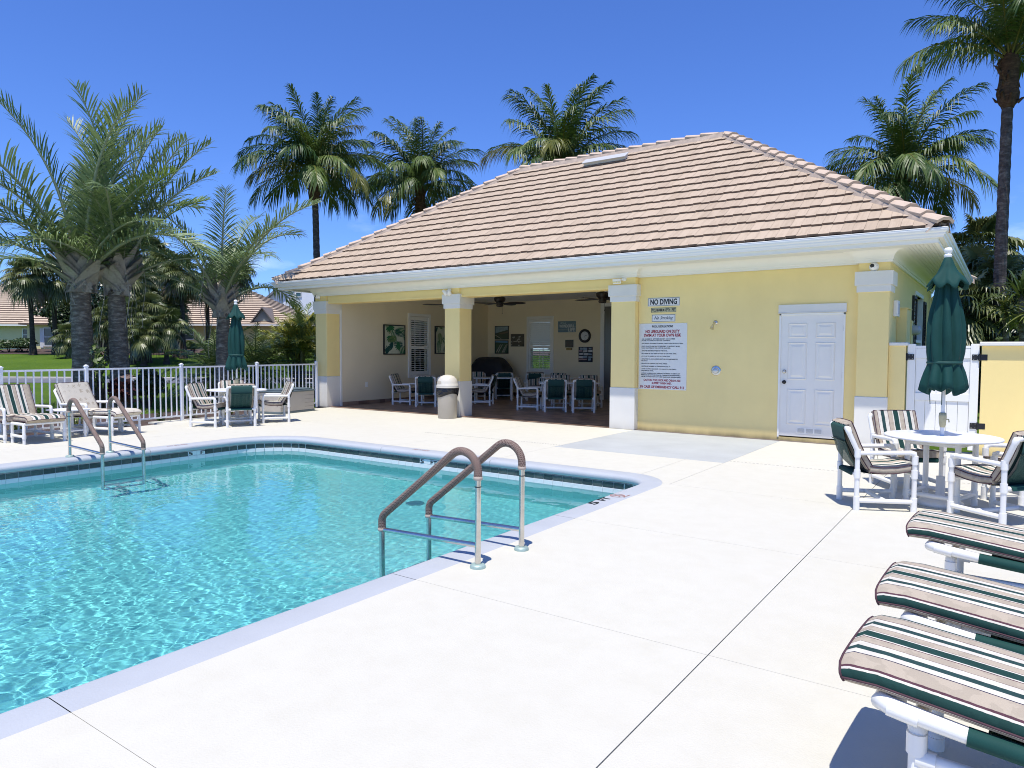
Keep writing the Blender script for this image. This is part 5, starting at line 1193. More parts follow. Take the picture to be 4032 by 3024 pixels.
def long_table(label, x, y, rz, L_=1.5, W_=0.8):
    t = thing('dining_table', label, 'table', (x, y, 0), rz, 'tables inside the pool house')
    mb = MB(); mb.box(-L_/2, L_/2, -W_/2, W_/2, 0.70, 0.735); mb.build('tabletop', bpy.data.materials['white_moulded_top'], t, bevel=0.012)
    for sx in (-1, 1):
        for sy in (-1, 1): mb = MB(); mb.tube([(sx*(L_/2-.1), sy*(W_/2-.08), 0), (sx*(L_/2-.1), sy*(W_/2-.08), 0.70)], 0.028, 10); mb.build('leg', M_pvc, t)
        mb = MB(); mb.tube([(sx*(L_/2-.1), -W_/2+.08, 0.12), (sx*(L_/2-.1), W_/2-.08, 0.12)], PR, 8); mb.build('stretcher', M_pvc, t)
    return t
long_table('white indoor table near the left wall behind the trash bin', -13.55, 15.68, R(38), 1.3)
long_table('white indoor table at the back near the covered grill', -13.35, 18.0, R(38), 1.3); long_table('white indoor table nearest the third pillar', -9.75, 16.55, R(36), 1.6); long_table('white indoor table in front of the shuttered back window', -11.7, 19.35, R(0), 1.2, 0.6)
# --- sun loungers
def make_lounger():
    t = thing('sun_lounger', 'x', 'sun lounger')
    hw = 0.30
    fr = [(0.13, 0.372), (0.19, 0.372), (0.50, 0.335), (0.80, 0.315), (1.15, 0.32)]
    for sy in (-1, 1):
        mb = MB(); mb.tube([(0.185, sy*(hw-0.09), 0.376), (0.14, sy*(hw-0.05), 0.376), (0.13, sy*hw*0.94, 0.375), (0.17, sy*hw, 0.372)]+[(x, sy*hw, z) for x, z in fr[2:]], [0.027, 0.031, 0.033, 0.032, 0.026, 0.026, 0.026], 12)
        mb.tube([(0.155, sy*hw, 0.371), (0.25, sy*hw, 0.358)], 0.032, 12); mb.build('side_rail', M_pvc, t)
        mb = MB(); mb.tube([(1.15, sy*hw, 0.32), (1.86, sy*hw, 0.80)], 0.026, 12); mb.build('back_rail', M_pvc, t)
    mb = MB(); mb.tube([(0.13, -hw*.9, 0.375), (0.13, hw*.9, 0.375)], 0.027, 12); mb.build('foot_bar', M_pvc, t)
    mb = MB(); mb.tube([(1.86, -hw, 0.80), (1.86, hw, 0.80)], 0.026, 10); mb.build('head_bar', M_pvc, t)
    for x in (0.24, 1.30):
        for sy in (-1, 1):
            mb = MB(); y = sy*(hw-0.01 if x < 1 else hw-0.01); y = sy*(hw-0.045); mb.tube([(x, y, 0), (x, y, 0.27), (x, y-sy*0.012, 0.30), (x, y-sy*0.04, 0.318)], [0.026, 0.026, 0.032, 0.028], 12)
            mb.tube([(x, y, 0.0), (x, y, 0.05)], 0.032, 12); mb.tube([(x, y, 0.215), (x, y, 0.288)], 0.033, 12); mb.build('leg', M_pvc, t)
        mb = MB(); mb.tube([(x, -hw+0.05, 0.315), (x, hw-0.05, 0.315)], 0.026, 10); mb.build('cross_bar', M_pvc, t)
    for sy in (-1, 1): mb = MB(); mb.tube([(0.24, sy*(hw-0.045), 0.20), (1.30, sy*(hw-0.045), 0.20)], 0.024, 10); mb.tube([(0.24, sy*(hw-0.045), 0.20), (0.30, sy*(hw-0.045), 0.20)], 0.031, 10); mb.build('stretcher', M_pvc, t)
    # sling sleeve wrapped round the rails
    for sy in (-1, 1):
        mb = MB(); mb.tube([(0.39, sy*hw, 0.345), (0.80, sy*hw, 0.315), (1.15, sy*hw, 0.32), (1.80, sy*hw, 0.76)], 0.032, 12); mb.build('sling_sleeve', M_green, t)
    mb = MB(); rg = [[(x, y, z-0.03*(1-(y/hw)**2)) for y in np.linspace(-hw, hw, 9)] for x, z in ((0.44, 0.35), (0.8, 0.325), (1.15, 0.33), (1.8, 0.765))]; mb.rings(rg, False, False, True); mb.build('sling', M_green, t)
    # cushion: rounded section swept along the frame, stripes run lengthwise and wrap over the sides
    path = [(0.0, 0.447), (0.03, 0.455), (0.12, 0.458), (0.35, 0.435), (0.60, 0.408), (0.85, 0.395), (1.10, 0.405), (1.22, 0.455), (1.55, 0.68), (1.88, 0.90)]
    th, hw2 = 0.084, 0.308; sec = []
    prof = [(-hw2+0.015, -th/2), (-hw2, -th/2+0.02), (-hw2-0.004, 0.0), (-hw2+0.004, th/2-0.03), (-hw2+0.03, th/2-0.006)]
    for k in range(1, 10): u = -1+2*k/10; prof.append((u*(hw2-0.03), th/2+0.010*(1-u*u)))
    prof += [(hw2-0.03, th/2-0.006), (hw2-0.004, th/2-0.03), (hw2+0.004, 0.0), (hw2, -th/2+0.02), (hw2-0.015, -th/2)]
    arc = [0.0]
    for a, b_ in zip(prof[:-1], prof[1:]): arc.append(arc[-1]+math.hypot(b_[0]-a[0], b_[1]-a[1]))
    rings = []; us = []; d = 0
    pv = [Vector((x, 0, z)) for x, z in path]
    for i, p in enumerate(pv):
        tn = (pv[min(i+1, len(pv)-1)]-pv[max(i-1, 0)]).normalized(); up = Vector((-tn.z, 0, tn.x))
        k = 0.80 if i in (0, len(pv)-1) else 0.97 if i == 1 else 1.0
        wv = 0.006*math.sin(i*2.1)
        rings.append([p+Vector((0, y*(0.985 if i == 0 else 1), 0))+up*(z*k+wv*(1-(y/hw2)**2)) for y, z in prof]); d += 0.2; us.append(d)
    mb = MB(); mb.rings(rings, False, False, True, (us, arc))
    # underside and the two ends in plain beige
    mb.cur = 1
    n0 = len(mb.v)
    for r in rings: mb.v += [tuple(r[0]), tuple(r[-1])]
    for i in range(len(rings)-1): mb.face((n0+2*i, n0+2*i+1, n0+2*i+3, n0+2*i+2), True)
    for r in (rings[0], rings[-1]):
        m_ = len(r)//2; n1 = len(mb.v); mb.v += [tuple(q) for q in r]
        for j in range(m_): mb.face((n1+j, n1+j+1, n1+len(r)-2-j, n1+len(r)-1-j)) if j+1 < len(r)-2-j else None
    cu = mb.build('cushion', [M_lounge, M_beigefab], t)
    pm = MB(); pm.tube([r for r in rings[0]], 0.005, 6)
    for j in (1, len(prof)-2): pm.tube([r[j] for r in rings], 0.0045, 6)
    pm.build('piping', M_piping, cu)
    return t
l0 = make_lounger(); L_K = {}
for q in bpy.data.objects:
    if q.parent: L_K.setdefault(q.parent.name, []).append(q)
for i, (x, y, rz, lb) in enumerate(((-0.44, 3.015, -3, 'striped sun lounger nearest the camera with its shadow on the deck'), (-0.455, 3.94, -2, 'striped sun lounger in the middle of the row of three'), (-0.475, 5.42, -3, 'striped sun lounger closest to the round table'))):
    o = l0 if i == 0 else copy_tree(l0, None, L_K); o.location = (x, y, 0); o.rotation_euler = (0, 0, R(rz)); o['label'] = lb; o['group'] = 'sun loungers in a row at the right'
# --- deep armchairs with ottomans by the fence
M_palmfab, nt, b = newmat('beige_palm_print_fabric')
tc_ = nt.nodes.new('ShaderNodeTexCoord'); vo = nt.nodes.new('ShaderNodeTexVoronoi'); vo.inputs['Scale'].default_value = 8; vo.inputs['Randomness'].default_value = 0.3; nt.links.new(tc_.outputs['Object'], vo.inputs[0])
nz = nt.nodes.new('ShaderNodeTexNoise'); nz.inputs['Scale'].default_value = 55; nz.inputs['Detail'].default_value = 3; nt.links.new(tc_.outputs['Object'], nz.inputs[0])
ad = nt.nodes.new('ShaderNodeMath'); ad.operation = 'MULTIPLY_ADD'; ad.inputs[1].default_value = 0.9; nt.links.new(nz.outputs[0], ad.inputs[0]); nt.links.new(vo.outputs['Distance'], ad.inputs[2])
r = ramp(nt, ad.outputs[0], [(0.70, (0.42, 0.365, 0.28)), (0.78, (0.60, 0.55, 0.45))]); nt.links.new(r.outputs[0], b.inputs['Base Color']); b.inputs['Roughness'].default_value = 0.9; b.inputs['Specular IOR Level'].default_value = 0.15
nn_ = noise(nt, 9, 3); addbump(nt, b, nn_.outputs[0], 0.35, 0.02)
def make_armchair(label, x, y, fx_, fy_, fab, side):
    t = thing('lounge_chair', label, 'armchair', (x, y, 0), math.atan2(-fx_, fy_), 'deep lounge chairs by the fence'); W, B, F = 0.36, -0.30, 0.30
    for sx in (-1, 1):
        X_ = sx*W
        mb = MB(); mb.tube([(X_, B, 0), (X_, B, 0.50), (X_, B-0.02, 0.56), (X_, B-0.16, 0.80), (X_*.9, B-0.17, 0.825)], [PR]*4+[PR*1.1], 10); fit(mb, (X_, B, 0.10), (0, 0, 1)); fit(mb, (X_, B, 0.33), (0, 0, 1)); mb.build('leg', M_pvc, t)
        mb = MB(); mb.tube([(X_, F, 0), (X_, F, 0.53), (X_, F-0.015, 0.565), (X_, F-0.05, 0.572)], [PR, PR, PR*1.25, PR], 10); fit(mb, (X_, F, 0.10), (0, 0, 1)); fit(mb, (X_, F, 0.36), (0, 0, 1)); mb.build('leg', M_pvc, t)
        mb = MB(); mb.tube([(X_, B, 0.555), (X_, F-0.04, 0.572)], PR*1.1, 10); mb.build('armrest', M_pvc, t)
        mb = MB(); mb.tube([(X_, B, 0.10), (X_, F, 0.10)], PR, 10); mb.build('side_rail', M_pvc, t)
    for y_, z in ((F, 0.33), (B, 0.30), (B, 0.10)): mb = MB(); mb.tube([(-W, y_, z), (W, y_, z)], PR, 10); mb.build('cross_bar', M_pvc, t)
    mb = MB(); mb.tube([(-W*.9, B-.17, 0.825), (W*.9, B-.17, 0.825)], PR, 10); mb.build('top_bar', M_pvc, t)
    mb = MB(); mb.rings([[(xx, y_, z) for y_, z in ((B-.16, .83), (B-.19, .80), (B-.06, .55), (B+.06, .34), (0, .32), (F, .36), (F+.02, .32))] for xx in np.linspace(-.29, .29, 7)], False, False, True); mb.build('sling', M_green, t)
    cushion('back_cushion', [(B-.17, .93), (B-.14, .86), (B-.06, .70), (B+.03, .54), (B+.09, .43), (B+.11, .39)], 0.335, 0.10, [fab, side], t)
    cushion('seat_cushion', [(B+.08, .395), (0, .385), (.18, .395), (F, .41), (F+.05, .41)], 0.335, 0.10, [fab, side], t)
    return t
def make_ottoman(label, x, y, fx_, fy_, fab, side):
    t = thing('ottoman', label, 'ottoman', (x, y, 0), math.atan2(-fx_, fy_), 'ottomans in front of the lounge chairs'); W, B, F = 0.31, -0.20, 0.22
    for sx in (-1, 1):
        for y_ in (B, F): mb = MB(); mb.tube([(sx*W, y_, 0), (sx*W, y_, 0.30), (sx*W, y_-math.copysign(0.02, y_), 0.335)], [PR, PR, PR*1.2], 10); fit(mb, (sx*W, y_, 0.13), (0, 0, 1)); mb.build('leg', M_pvc, t)
        mb = MB(); mb.tube([(sx*W, B, 0.335), (sx*W, F, 0.335)], PR*1.1, 10); mb.build('top_rail', M_pvc, t); mb = MB(); mb.tube([(sx*W, B, 0.13), (sx*W, F, 0.13)], PR, 10); mb.build('side_rail', M_pvc, t)
    for y_ in (B, F): mb = MB(); mb.tube([(-W, y_, 0.335), (W, y_, 0.335)], PR, 10); mb.build('cross_bar', M_pvc, t)
    mb = MB(); mb.rings([[(xx, y_, .352-.03*(1-(y_/.21)**2)) for y_ in np.linspace(B, F, 6)] for xx in np.linspace(-.26, .26, 4)], False, False, True); mb.build('sling', M_green, t)
    cushion('cushion', [(B-.08, .405), (B, .41), (0, .418), (F, .415), (F+.05, .40), (F+.07, .375)], 0.295, 0.095, [fab, side], t); return t
make_armchair('deep striped armchair at the far left by the fence', -14.06, 5.08, 1, .04, M_stripe, M_beigefab); make_ottoman('striped ottoman in front of the striped armchair', -13.50, 5.14, 1, .04, M_stripe, M_beigefab)
make_armchair('deep beige palm-print armchair behind the far ladder', -14.20, 6.30, .95, .30, M_palmfab, M_palmfab); make_ottoman('beige palm-print ottoman beside the fence', -13.64, 6.50, .95, .30, M_palmfab, M_palmfab)
t = thing('side_table', 'small square white table between the two deep armchairs', 'side table', (-13.80, 5.74, 0), R(10))
mb = MB(); mb.box(-.25, .25, -.25, .25, .48, .51); mb.build('tabletop', M_vinyl, t, bevel=0.01)
for sx in (-1, 1):
    for sy in (-1, 1): mb = MB(); mb.tube([(sx*.18, sy*.18, 0), (sx*.18, sy*.18, .48)], PR, 10); fit(mb, (sx*.18, sy*.18, .1), (0, 0, 1)); mb.build('leg', M_pvc, t)
mb = MB(); mb.box(-.17, .17, -.17, .17, .11, .13); mb.build('lower_shelf', M_vinyl, t)
# --- deck box
bx = thing('deck_box', 'beige resin deck box with dark grey lid against the fence', 'deck box', (-14.98, 11.36, 0), math.atan2(1.29, -0.21)-R(0))
M_resin = mat('beige_resin', (0.46, 0.42, 0.365), 0.5, 0.04, 5.0, 0.15, 60, 0.003); M_lid = mat('slate_lid_plastic', (0.10, 0.135, 0.15), 0.45, 0.06, 5.0)
mb = MB(); mb.prism([(-.66, -.18), (-.60, -.34), (.60, -.34), (.66, -.18), (.66, .32), (-.66, .32)], 0.05, 0.53); body = mb.build('body', M_resin, bx, bevel=0.012)
mb = MB(); mb.prism([(-.67, -.18), (-.61, -.35), (.61, -.35), (.67, -.18), (.67, .33), (-.67, .33)], 0.0, 0.055); mb.build('plinth', M_lid, bx, bevel=0.01)
mb = MB(); mb.prism([(-.69, -.19), (-.62, -.375), (.62, -.375), (.69, -.19), (.69, .34), (-.69, .34)], 0.53, 0.57); mb.prism([(-.62, -.17), (-.56, -.31), (.56, -.31), (.62, -.17), (.62, .27), (-.62, .27)], 0.565, 0.60); mb.build('lid', M_lid, bx, bevel=0.012)
mb = MB()
for z in (0.14, 0.235, 0.33, 0.425): mb.box(0.25, 0.6, -.3435, -.3405, z, z+.006); mb.box(-.6, -.25, -.3435, -.3405, z, z+.006)
mb.build('grooves', mat('groove_shadow_plastic', (0.22, 0.20, 0.175), 0.7), body)
# --- trash bin
t = thing('trash_bin', 'beige domed trash bin with black liner by the middle pillar', 'trash bin', (-10.72, 12.62, 0), R(-35))
M_bin = mat('beige_bin_plastic', (0.47, 0.42, 0.335), 0.4, 0.03, 6.0); M_bin2 = mat('light_bin_plastic', (0.62, 0.585, 0.50), 0.35, 0.03, 6.0)
mb = MB(); mb.lathe([(0.215, 0.0), (0.225, 0.02), (0.235, 0.60), (0.245, 0.70)], 32); mb.build('body', M_bin, t)
mb = MB(); 
mb.lathe([(0.25, 0.725), (0.262, 0.70), (0.268, 0.66), (0.258, 0.60), (0.242, 0.545), (0.24, 0.54)], 48, (0, 0, 0), lambda a, z, r: r*(1+0.018*math.sin(9*a+z*40)+0.012*math.sin(17*a)), caps=False)
mb.v = [(x, y, z+0.045*math.sin(2*math.atan2(y, x)+1.0)*(1 if z < 0.62 else 0)) for x, y, z in mb.v]
m, nt, b = newmat('black_bin_liner'); b.inputs['Base Color'].default_value = (0.008, 0.009, 0.014, 1); b.inputs['Roughness'].default_value = 0.12; n = noise(nt, 14, 3, 0.5); addbump(nt, b, n.outputs[0], 1.0, 0.05); mb.build('liner', m, t)
mb = MB(); mb.lathe([(0.262, 0.715), (0.27, 0.72), (0.27, 0.735), (0.258, 0.745), (0.262, 0.755), (0.262, 0.775), (0.25, 0.785), (0.243, 0.84), (0.215, 0.92), (0.16, 0.98), (0.08, 1.012), (0.0, 1.02)], 40); mb.build('dome_lid', M_bin2, t)
mb = MB()                                                            # swing flap set in the front of the dome
rg = []
for i in range(7):
    ph_ = R(6+i*8.5); z = 0.785+0.235*math.sin(ph_)*0.97; rr_ = 0.246*math.cos(ph_)+0.002; rg.append([(rr_*math.sin(R(a)), -rr_*math.cos(R(a))-0.004, z) for a in np.linspace(-42+i*2.5, 42-i*2.5, 10)])
mb.rings(rg, False, False, True); mb.build('flap', M_bin, t)
# --- grab-rail ladders
M_cover, nt, b = newmat('dotted_brown_rail_cover')
u_ = nt.nodes.new('ShaderNodeUVMap'); mp = nt.nodes.new('ShaderNodeMapping'); mp.inputs['Scale'].default_value = (1, 1, 1); nt.links.new(u_.outputs[0], mp.inputs[0])
sp = nt.nodes.new('ShaderNodeSeparateXYZ'); nt.links.new(mp.outputs[0], sp.inputs[0])
def cell(src, off=None):
    a = nt.nodes.new('ShaderNodeMath'); a.operation = 'ADD'; nt.links.new(src, a.inputs[0])
    if off is not None: nt.links.new(off, a.inputs[1])
    else: a.inputs[1].default_value = 0
    f = nt.nodes.new('ShaderNodeMath'); f.operation = 'FRACT'; nt.links.new(a.outputs[0], f.inputs[0])
    s_ = nt.nodes.new('ShaderNodeMath'); s_.operation = 'SUBTRACT'; s_.inputs[1].default_value = 0.5; nt.links.new(f.outputs[0], s_.inputs[0]); p = nt.nodes.new('ShaderNodeMath'); p.operation = 'POWER'; p.inputs[1].default_value = 2
    ab = nt.nodes.new('ShaderNodeMath'); ab.operation = 'ABSOLUTE'; nt.links.new(s_.outputs[0], ab.inputs[0]); nt.links.new(ab.outputs[0], p.inputs[0]); return p.outputs[0]
fl = nt.nodes.new('ShaderNodeMath'); fl.operation = 'FLOOR'; nt.links.new(sp.outputs[0], fl.inputs[0]); hf = nt.nodes.new('ShaderNodeMath'); hf.operation = 'MULTIPLY'; hf.inputs[1].default_value = 0.5; nt.links.new(fl.outputs[0], hf.inputs[0])
s2 = nt.nodes.new('ShaderNodeMath'); s2.operation = 'ADD'; nt.links.new(cell(sp.outputs[0]), s2.inputs[0]); nt.links.new(cell(sp.outputs[1], hf.outputs[0]), s2.inputs[1])
r = ramp(nt, s2.outputs[0], [(0.15, (0.065, 0.022, 0.018)), (0.19, (0.33, 0.255, 0.20))]); nt.links.new(r.outputs[0], b.inputs['Base Color']); b.inputs['Roughness'].default_value = 0.8
def arc_pts(c, r_, a0, a1, n): return [(c[0]+r_*math.cos(R(a0+(a1-a0)*k/n)), 0, c[1]+r_*math.sin(R(a0+(a1-a0)*k/n))) for k in range(n+1)]
def uvtube(mb, pts, rad, seg, du):
    pts = [Vector(p) for p in pts]; d = 0; us = [0]
    for a, b_ in zip(pts[:-1], pts[1:]): d += (b_-a).length; us.append(d/du)
    n0 = len(mb.f); mb.tube(pts, rad, seg, False)
    for i in range(len(pts)-1):
        for j in range(seg): mb.uv[n0+i*seg+j] = [(us[i], j), (us[i], j+1), (us[i+1], j+1), (us[i+1], j)]
def make_ladder():
    t = thing('pool_ladder', 'x', 'pool ladder')
    for sy in (-0.285, 0.285):
        off = lambda ps: [(p[0], p[1]+sy, p[2]) for p in ps]
        top = arc_pts((-0.165, 0.70), 0.15, 0, 128, 12)              # over the deck post and down toward the pool
        e = top[-1]; low = arc_pts((-0.915, 0.20), 0.09, 125, 180, 6)
        path = [(-0.015, 0, -0.02), (-0.015, 0, 0.40)]+top+low+[(-1.005, 0, 0.05), (-1.005, 0, -0.9)]
        mb = MB(); mb.tube(off(path), 0.0225, 14); rl = mb.build('rail', M_steel, t)
        cov = [(-0.015, 0, 0.655)]+top+low+[(-1.005, 0, 0.13)]
        mb = MB(); fine = []
        for a, b_ in zip(cov[:-1], cov[1:]):
            A_, B_ = Vector(a), Vector(b_); n_ = max(1, int((B_-A_).length/0.03))
            for k in range(n_): fine.append(tuple(A_+(B_-A_)*k/n_))
        fine.append(cov[-1]); uvtube(mb, off(fine), 0.031, 14, 0.0139); rc = mb.build('padded_cover', M_cover, rl)
        mb = MB()
        for z in (0.60,): mb.lathe([(0.0235, -0.004), (0.027, 0), (0.0235, 0.004)], 14, (-0.015, sy, z), caps=False)
        mb.build('cable_tie', M_black, rl)
        for x, z in ((-0.015, 0.662), (-1.005, 0.135)): mb = MB(); mb.lathe([(0.0315, -0.012), (0.0345, -0.008), (0.0345, 0.012), (0.0315, 0.014)], 14, (x, sy, z), caps=False); mb.build('cover_cuff', mat('tan_cuff', (0.45, 0.37, 0.30), 0.8) if 'tan_cuff' not in bpy.data.materials else bpy.data.materials['tan_cuff'], rl)
        mb = MB(); mb.tube(off([(-0.015, 0, 0.165), (-1.005, 0, 0.135)]), 0.019, 12); mb.build('cross_bar', M_steel, t)
        mb = MB(); mb.lathe([(0.024, 0.028), (0.05, 0.026), (0.058, 0.016), (0.060, 0.0)], 22, (-0.015, sy, 0.0)); mb.build('deck_flange', M_verd, t)
    for z in (-0.34, -0.62, -0.9):
        mb = MB(); mb.box(-1.05, -0.96, -0.27, 0.27, z-0.015, z+0.01); mb.build('tread', mat('white_tread', (0.7, 0.72, 0.72), 0.5) if 'white_tread' not in bpy.data.materials else bpy.data.materials['white_tread'], t, bevel=0.006)
    return t
la = make_ladder(); la.location = (-3.125, 4.325, 0); la['label'] = 'near pool ladder with brown dotted padding on its steel rails'; la['group'] = 'pool ladders'
lb_ = copy_tree(la); lb_.location = (-11.26, 4.97, 0); lb_.rotation_euler = (0, 0, math.pi); lb_['label'] = 'far pool ladder across the water with weathered rails'
# ------------------------------------------------------------------ fence, gate, boundary wall
t = thing('picket_fence', 'low white aluminium picket fence between pool deck and lawn', 'fence', (-14.9, 8.2, 0))
FP = [(-13.9, -1.5), (-14.42, 4.0), (-14.98, 8.2), (-15.72, 12.92)]
def fpt(s):
    for a, b_ in zip(FP[:-1], FP[1:]):
        L_ = math.hypot(b_[0]-a[0], b_[1]-a[1])
        if s <= L_ or b_ is FP[-1]: q = s/L_; return a[0]+(b_[0]-a[0])*q, a[1]+(b_[1]-a[1])*q, math.atan2(b_[1]-a[1], b_[0]-a[0])
        s -= L_
TOT = sum(math.hypot(b_[0]-a[0], b_[1]-a[1]) for a, b_ in zip(FP[:-1], FP[1:]))
M_fence = mat('white_powder_coat', (0.80, 0.81, 0.83), 0.35)
posts = [0.1, 2.2, 4.4, 6.5, 8.02, 10.15, 12.35, TOT-0.04]
mb = MB(); mb.box(-.012, .012, -.011, .011, 0.085, 1.19); pk = mb.build('picket', M_fence, t, bevel=0.003, bseg=1); pme = pk.data; bpy.data.objects.remove(pk)
mb = MB(); mb.box(-.03, .03, -.03, .03, 0, 1.24); mb.box(-.038, .038, -.038, .038, 1.24, 1.26); mb.lathe([(0.036, 1.26), (0.03, 1.275), (0.0, 1.285)], 12); po = mb.build('post', M_fence, t, bevel=0.003, bseg=1); pom = po.data; bpy.data.objects.remove(po)
def loc(o, x, y, a): o.matrix_world = Matrix.Translation((x, y, 0)) @ Matrix.Rotation(a, 4, 'Z'); o.parent = t; o.matrix_parent_inverse = Matrix.Translation((14.9, -8.2, 0)); return o
for i, s in enumerate(posts):
    x, y, a = fpt(s); loc(link('post', pom), x, y, a)
    if i == len(posts)-1: break
    s1 = posts[i+1]; n = max(2, int(round((s1-s)/0.133)))
    for k in range(1, n): x, y, a = fpt(s+(s1-s)*k/n); loc(link('picket', pme), x, y, a)
    for z0, z1 in ((1.17, 1.205), (0.09, 0.125)):
        mb = MB(); m_ = 4
        pts = [fpt(s+0.031+(s1-s-0.062)*k/m_) for k in range(m_+1)]
        for (xa, ya, a_), (xb, yb, _) in zip(pts[:-1], pts[1:]):
            d = Vector((xb-xa, yb-ya, 0)); L_ = d.length; an = math.atan2(d.y, d.x); mb.obox(((xa+xb)/2+14.9, (ya+yb)/2-8.2, (z0+z1)/2), (L_/2+.002, .0165, (z1-z0)/2), Matrix.Rotation(an, 3, 'Z'))
        mb.build('rail', M_fence, t)
# stub wall, gate, boundary wall
t = thing('stub_wall', 'short yellow wall stub with white cap left of the gate', 'wall', (-1.48, 13.2, 0)); mb = MB(); mb.box(-.116, .13, -.13, .13, 0, 1.70); mb.build('masonry', M_yellow, t); mb = MB(); mb.box(-.116, .16, -.16, .16, 1.702, 1.755); mb.build('coping', M_whitewall, t, bevel=0.012)
t = thing('boundary_wall', 'long low yellow wall with white cap right of the gate', 'wall', (2.5, 13.2, 0)); mb = MB(); mb.box(-2.82, 3.4, -.10, .10, 0, 1.695); mb.build('masonry', M_yellow, t); mb = MB(); mb.box(-2.85, 3.4, -.17, .17, 1.697, 1.76); mb.build('coping', M_whitewall, t, bevel=0.012)
g = thing('gate', 'white vinyl board gate with black hinges between the yellow walls', 'gate', (-0.84, 13.16, 0))
for x0 in (-.49, .375):
    mb = MB(); mb.box(x0, x0+.115, -.045, .045, 0.06, 1.73); mb.build('stile', M_vinyl, g, bevel=0.005)
for z0, z1 in ((1.50, 1.66), (0.82, 0.94), (0.12, 0.28)):
    mb = MB(); mb.box(-.374, .374, -.03, .03, z0, z1); mb.build('rail', M_vinyl, g, bevel=0.004)
for k in range(5):
    x0 = -.374+k*.1496
    for z0, z1 in ((0.282, 0.818), (0.942, 1.498)): mb = MB(); mb.box(x0+.002, x0+.1476, -.012, .012, z0, z1); mb.build('board', M_vinyl, g, bevel=0.003, bseg=1)
mb = MB(); mb.box(-.374, .374, -.034, .034, 1.662, 1.70); mb.build('top_cap', M_vinyl, g)
for sx in (-1, 1):
    for z in (1.52, 0.45):
        mb = MB(); x0 = sx*.44; mb.box(min(x0, x0+sx*.001)-.045, max(x0, x0+sx*.001)+.045, -.056, -.046, z-.045, z+.045); mb.box(x0+sx*.065-.03, x0+sx*.065+.09*(1 if sx > 0 else 0.4), -.064, -.046, z-.045, z+.045); mb.tube([(x0+sx*.055, -.065, z-.06), (x0+sx*.055, -.065, z+.06)], .012, 8); h_ = mb.build('hinge', M_black, g)
        mb = MB()
        for dx in (-.025, .025):
            for dz in (-.03, .03): mb.tube([(x0+dx, -.056, z+dz), (x0+dx, -.060, z+dz)], .006, 6)
        mb.build('bolts', M_steel, h_)
# ------------------------------------------------------------------ palms, shrubs
M_coco = leafmat('coconut_leaf', (0.032, 0.080, 0.012), (0.12, 0.18, 0.028), 0.48, 0.22, 0.8)
M_cocoy = leafmat('yellowing_coconut_leaf', (0.13, 0.15, 0.022), (0.22, 0.20, 0.035), 0.4, 0.3, 0.8)
M_tri = leafmat('grey_green_palm_leaf', (0.115, 0.175, 0.062), (0.23, 0.31, 0.12), 0.45, 0.25, 0.8)
M_rach = mat('pale_green_rachis', (0.30, 0.33, 0.19), 0.5)
M_trig = leafmat('fresh_green_palm_leaf', (0.10, 0.19, 0.03), (0.19, 0.28, 0.06), 0.42, 0.35, 0.8)
M_sabal = leafmat('sabal_leaf', (0.055, 0.085, 0.022), (0.17, 0.19, 0.06), 0.40, 0.2, 0.5)
M_dry = mat('dry_palm_leaf', (0.22, 0.165, 0.10), 0.85, 0.25, 3.0)
M_date = leafmat('date_palm_leaf', (0.07, 0.125, 0.026), (0.20, 0.26, 0.07), 0.4, 0.25, 0.8)
M_areca = leafmat('areca_leaf', (0.16, 0.20, 0.022), (0.42, 0.38, 0.06), 0.4, 0.3, 0.9)
M_shrub = leafmat('dark_shrub_leaf', (0.016, 0.038, 0.010), (0.06, 0.095, 0.022), 0.4, 0.15, 1.2)
M_hedge = leafmat('yellow_green_hedge_leaf', (0.075, 0.12, 0.014), (0.19, 0.22, 0.035), 0.45, 0.25, 1.2)
M_bushl = leafmat('mid_green_shrub_leaf', (0.045, 0.085, 0.018), (0.13, 0.18, 0.045), 0.45, 0.2, 1.2)
M_ti = leafmat('dark_red_ti_leaf', (0.06, 0.012, 0.016), (0.10, 0.04, 0.03), 0.4, 0.2, 2.0)
M_strap = leafmat('strap_leaf', (0.035, 0.08, 0.014), (0.19, 0.22, 0.055), 0.3, 0.2, 0.8)
def barkmat(name, c0, c1, ringscale):
    m, nt, b = newmat(name); t = nt.nodes.new('ShaderNodeTexCoord')
    mp = nt.nodes.new('ShaderNodeMapping'); mp.inputs['Scale'].default_value = (3, 3, ringscale); nt.links.new(t.outputs['Object'], mp.inputs[0])
    n = nt.nodes.new('ShaderNodeTexNoise'); n.inputs['Scale'].default_value = 1.6; n.inputs['Detail'].default_value = 8; n.inputs['Roughness'].default_value = 0.7; nt.links.new(mp.outputs[0], n.inputs[0])
    r = ramp(nt, n.outputs[0], [(0.3, c0), (0.5, mul(c0, 1.8)), (0.72, c1)]); nt.links.new(r.outputs[0], b.inputs['Base Color']); b.inputs['Roughness'].default_value = 0.95; b.inputs['Specular IOR Level'].default_value = 0.1
    addbump(nt, b, n.outputs[0], 1.0, 0.04); return m
M_barkg = barkmat('grey_ringed_palm_bark', (0.11, 0.09, 0.066), (0.54, 0.475, 0.36), 9)
M_barkc = barkmat('brown_grey_coconut_bark', (0.055, 0.045, 0.04), (0.24, 0.21, 0.18), 7)
M_barks = barkmat('dark_sabal_bark', (0.035, 0.028, 0.022), (0.13, 0.105, 0.085), 5)
M_boot = barkmat('grey_leaf_base', (0.26, 0.235, 0.195), (0.55, 0.51, 0.44), 3)
M_fibre = barkmat('brown_palm_fibre', (0.055, 0.033, 0.02), (0.20, 0.125, 0.07), 9)
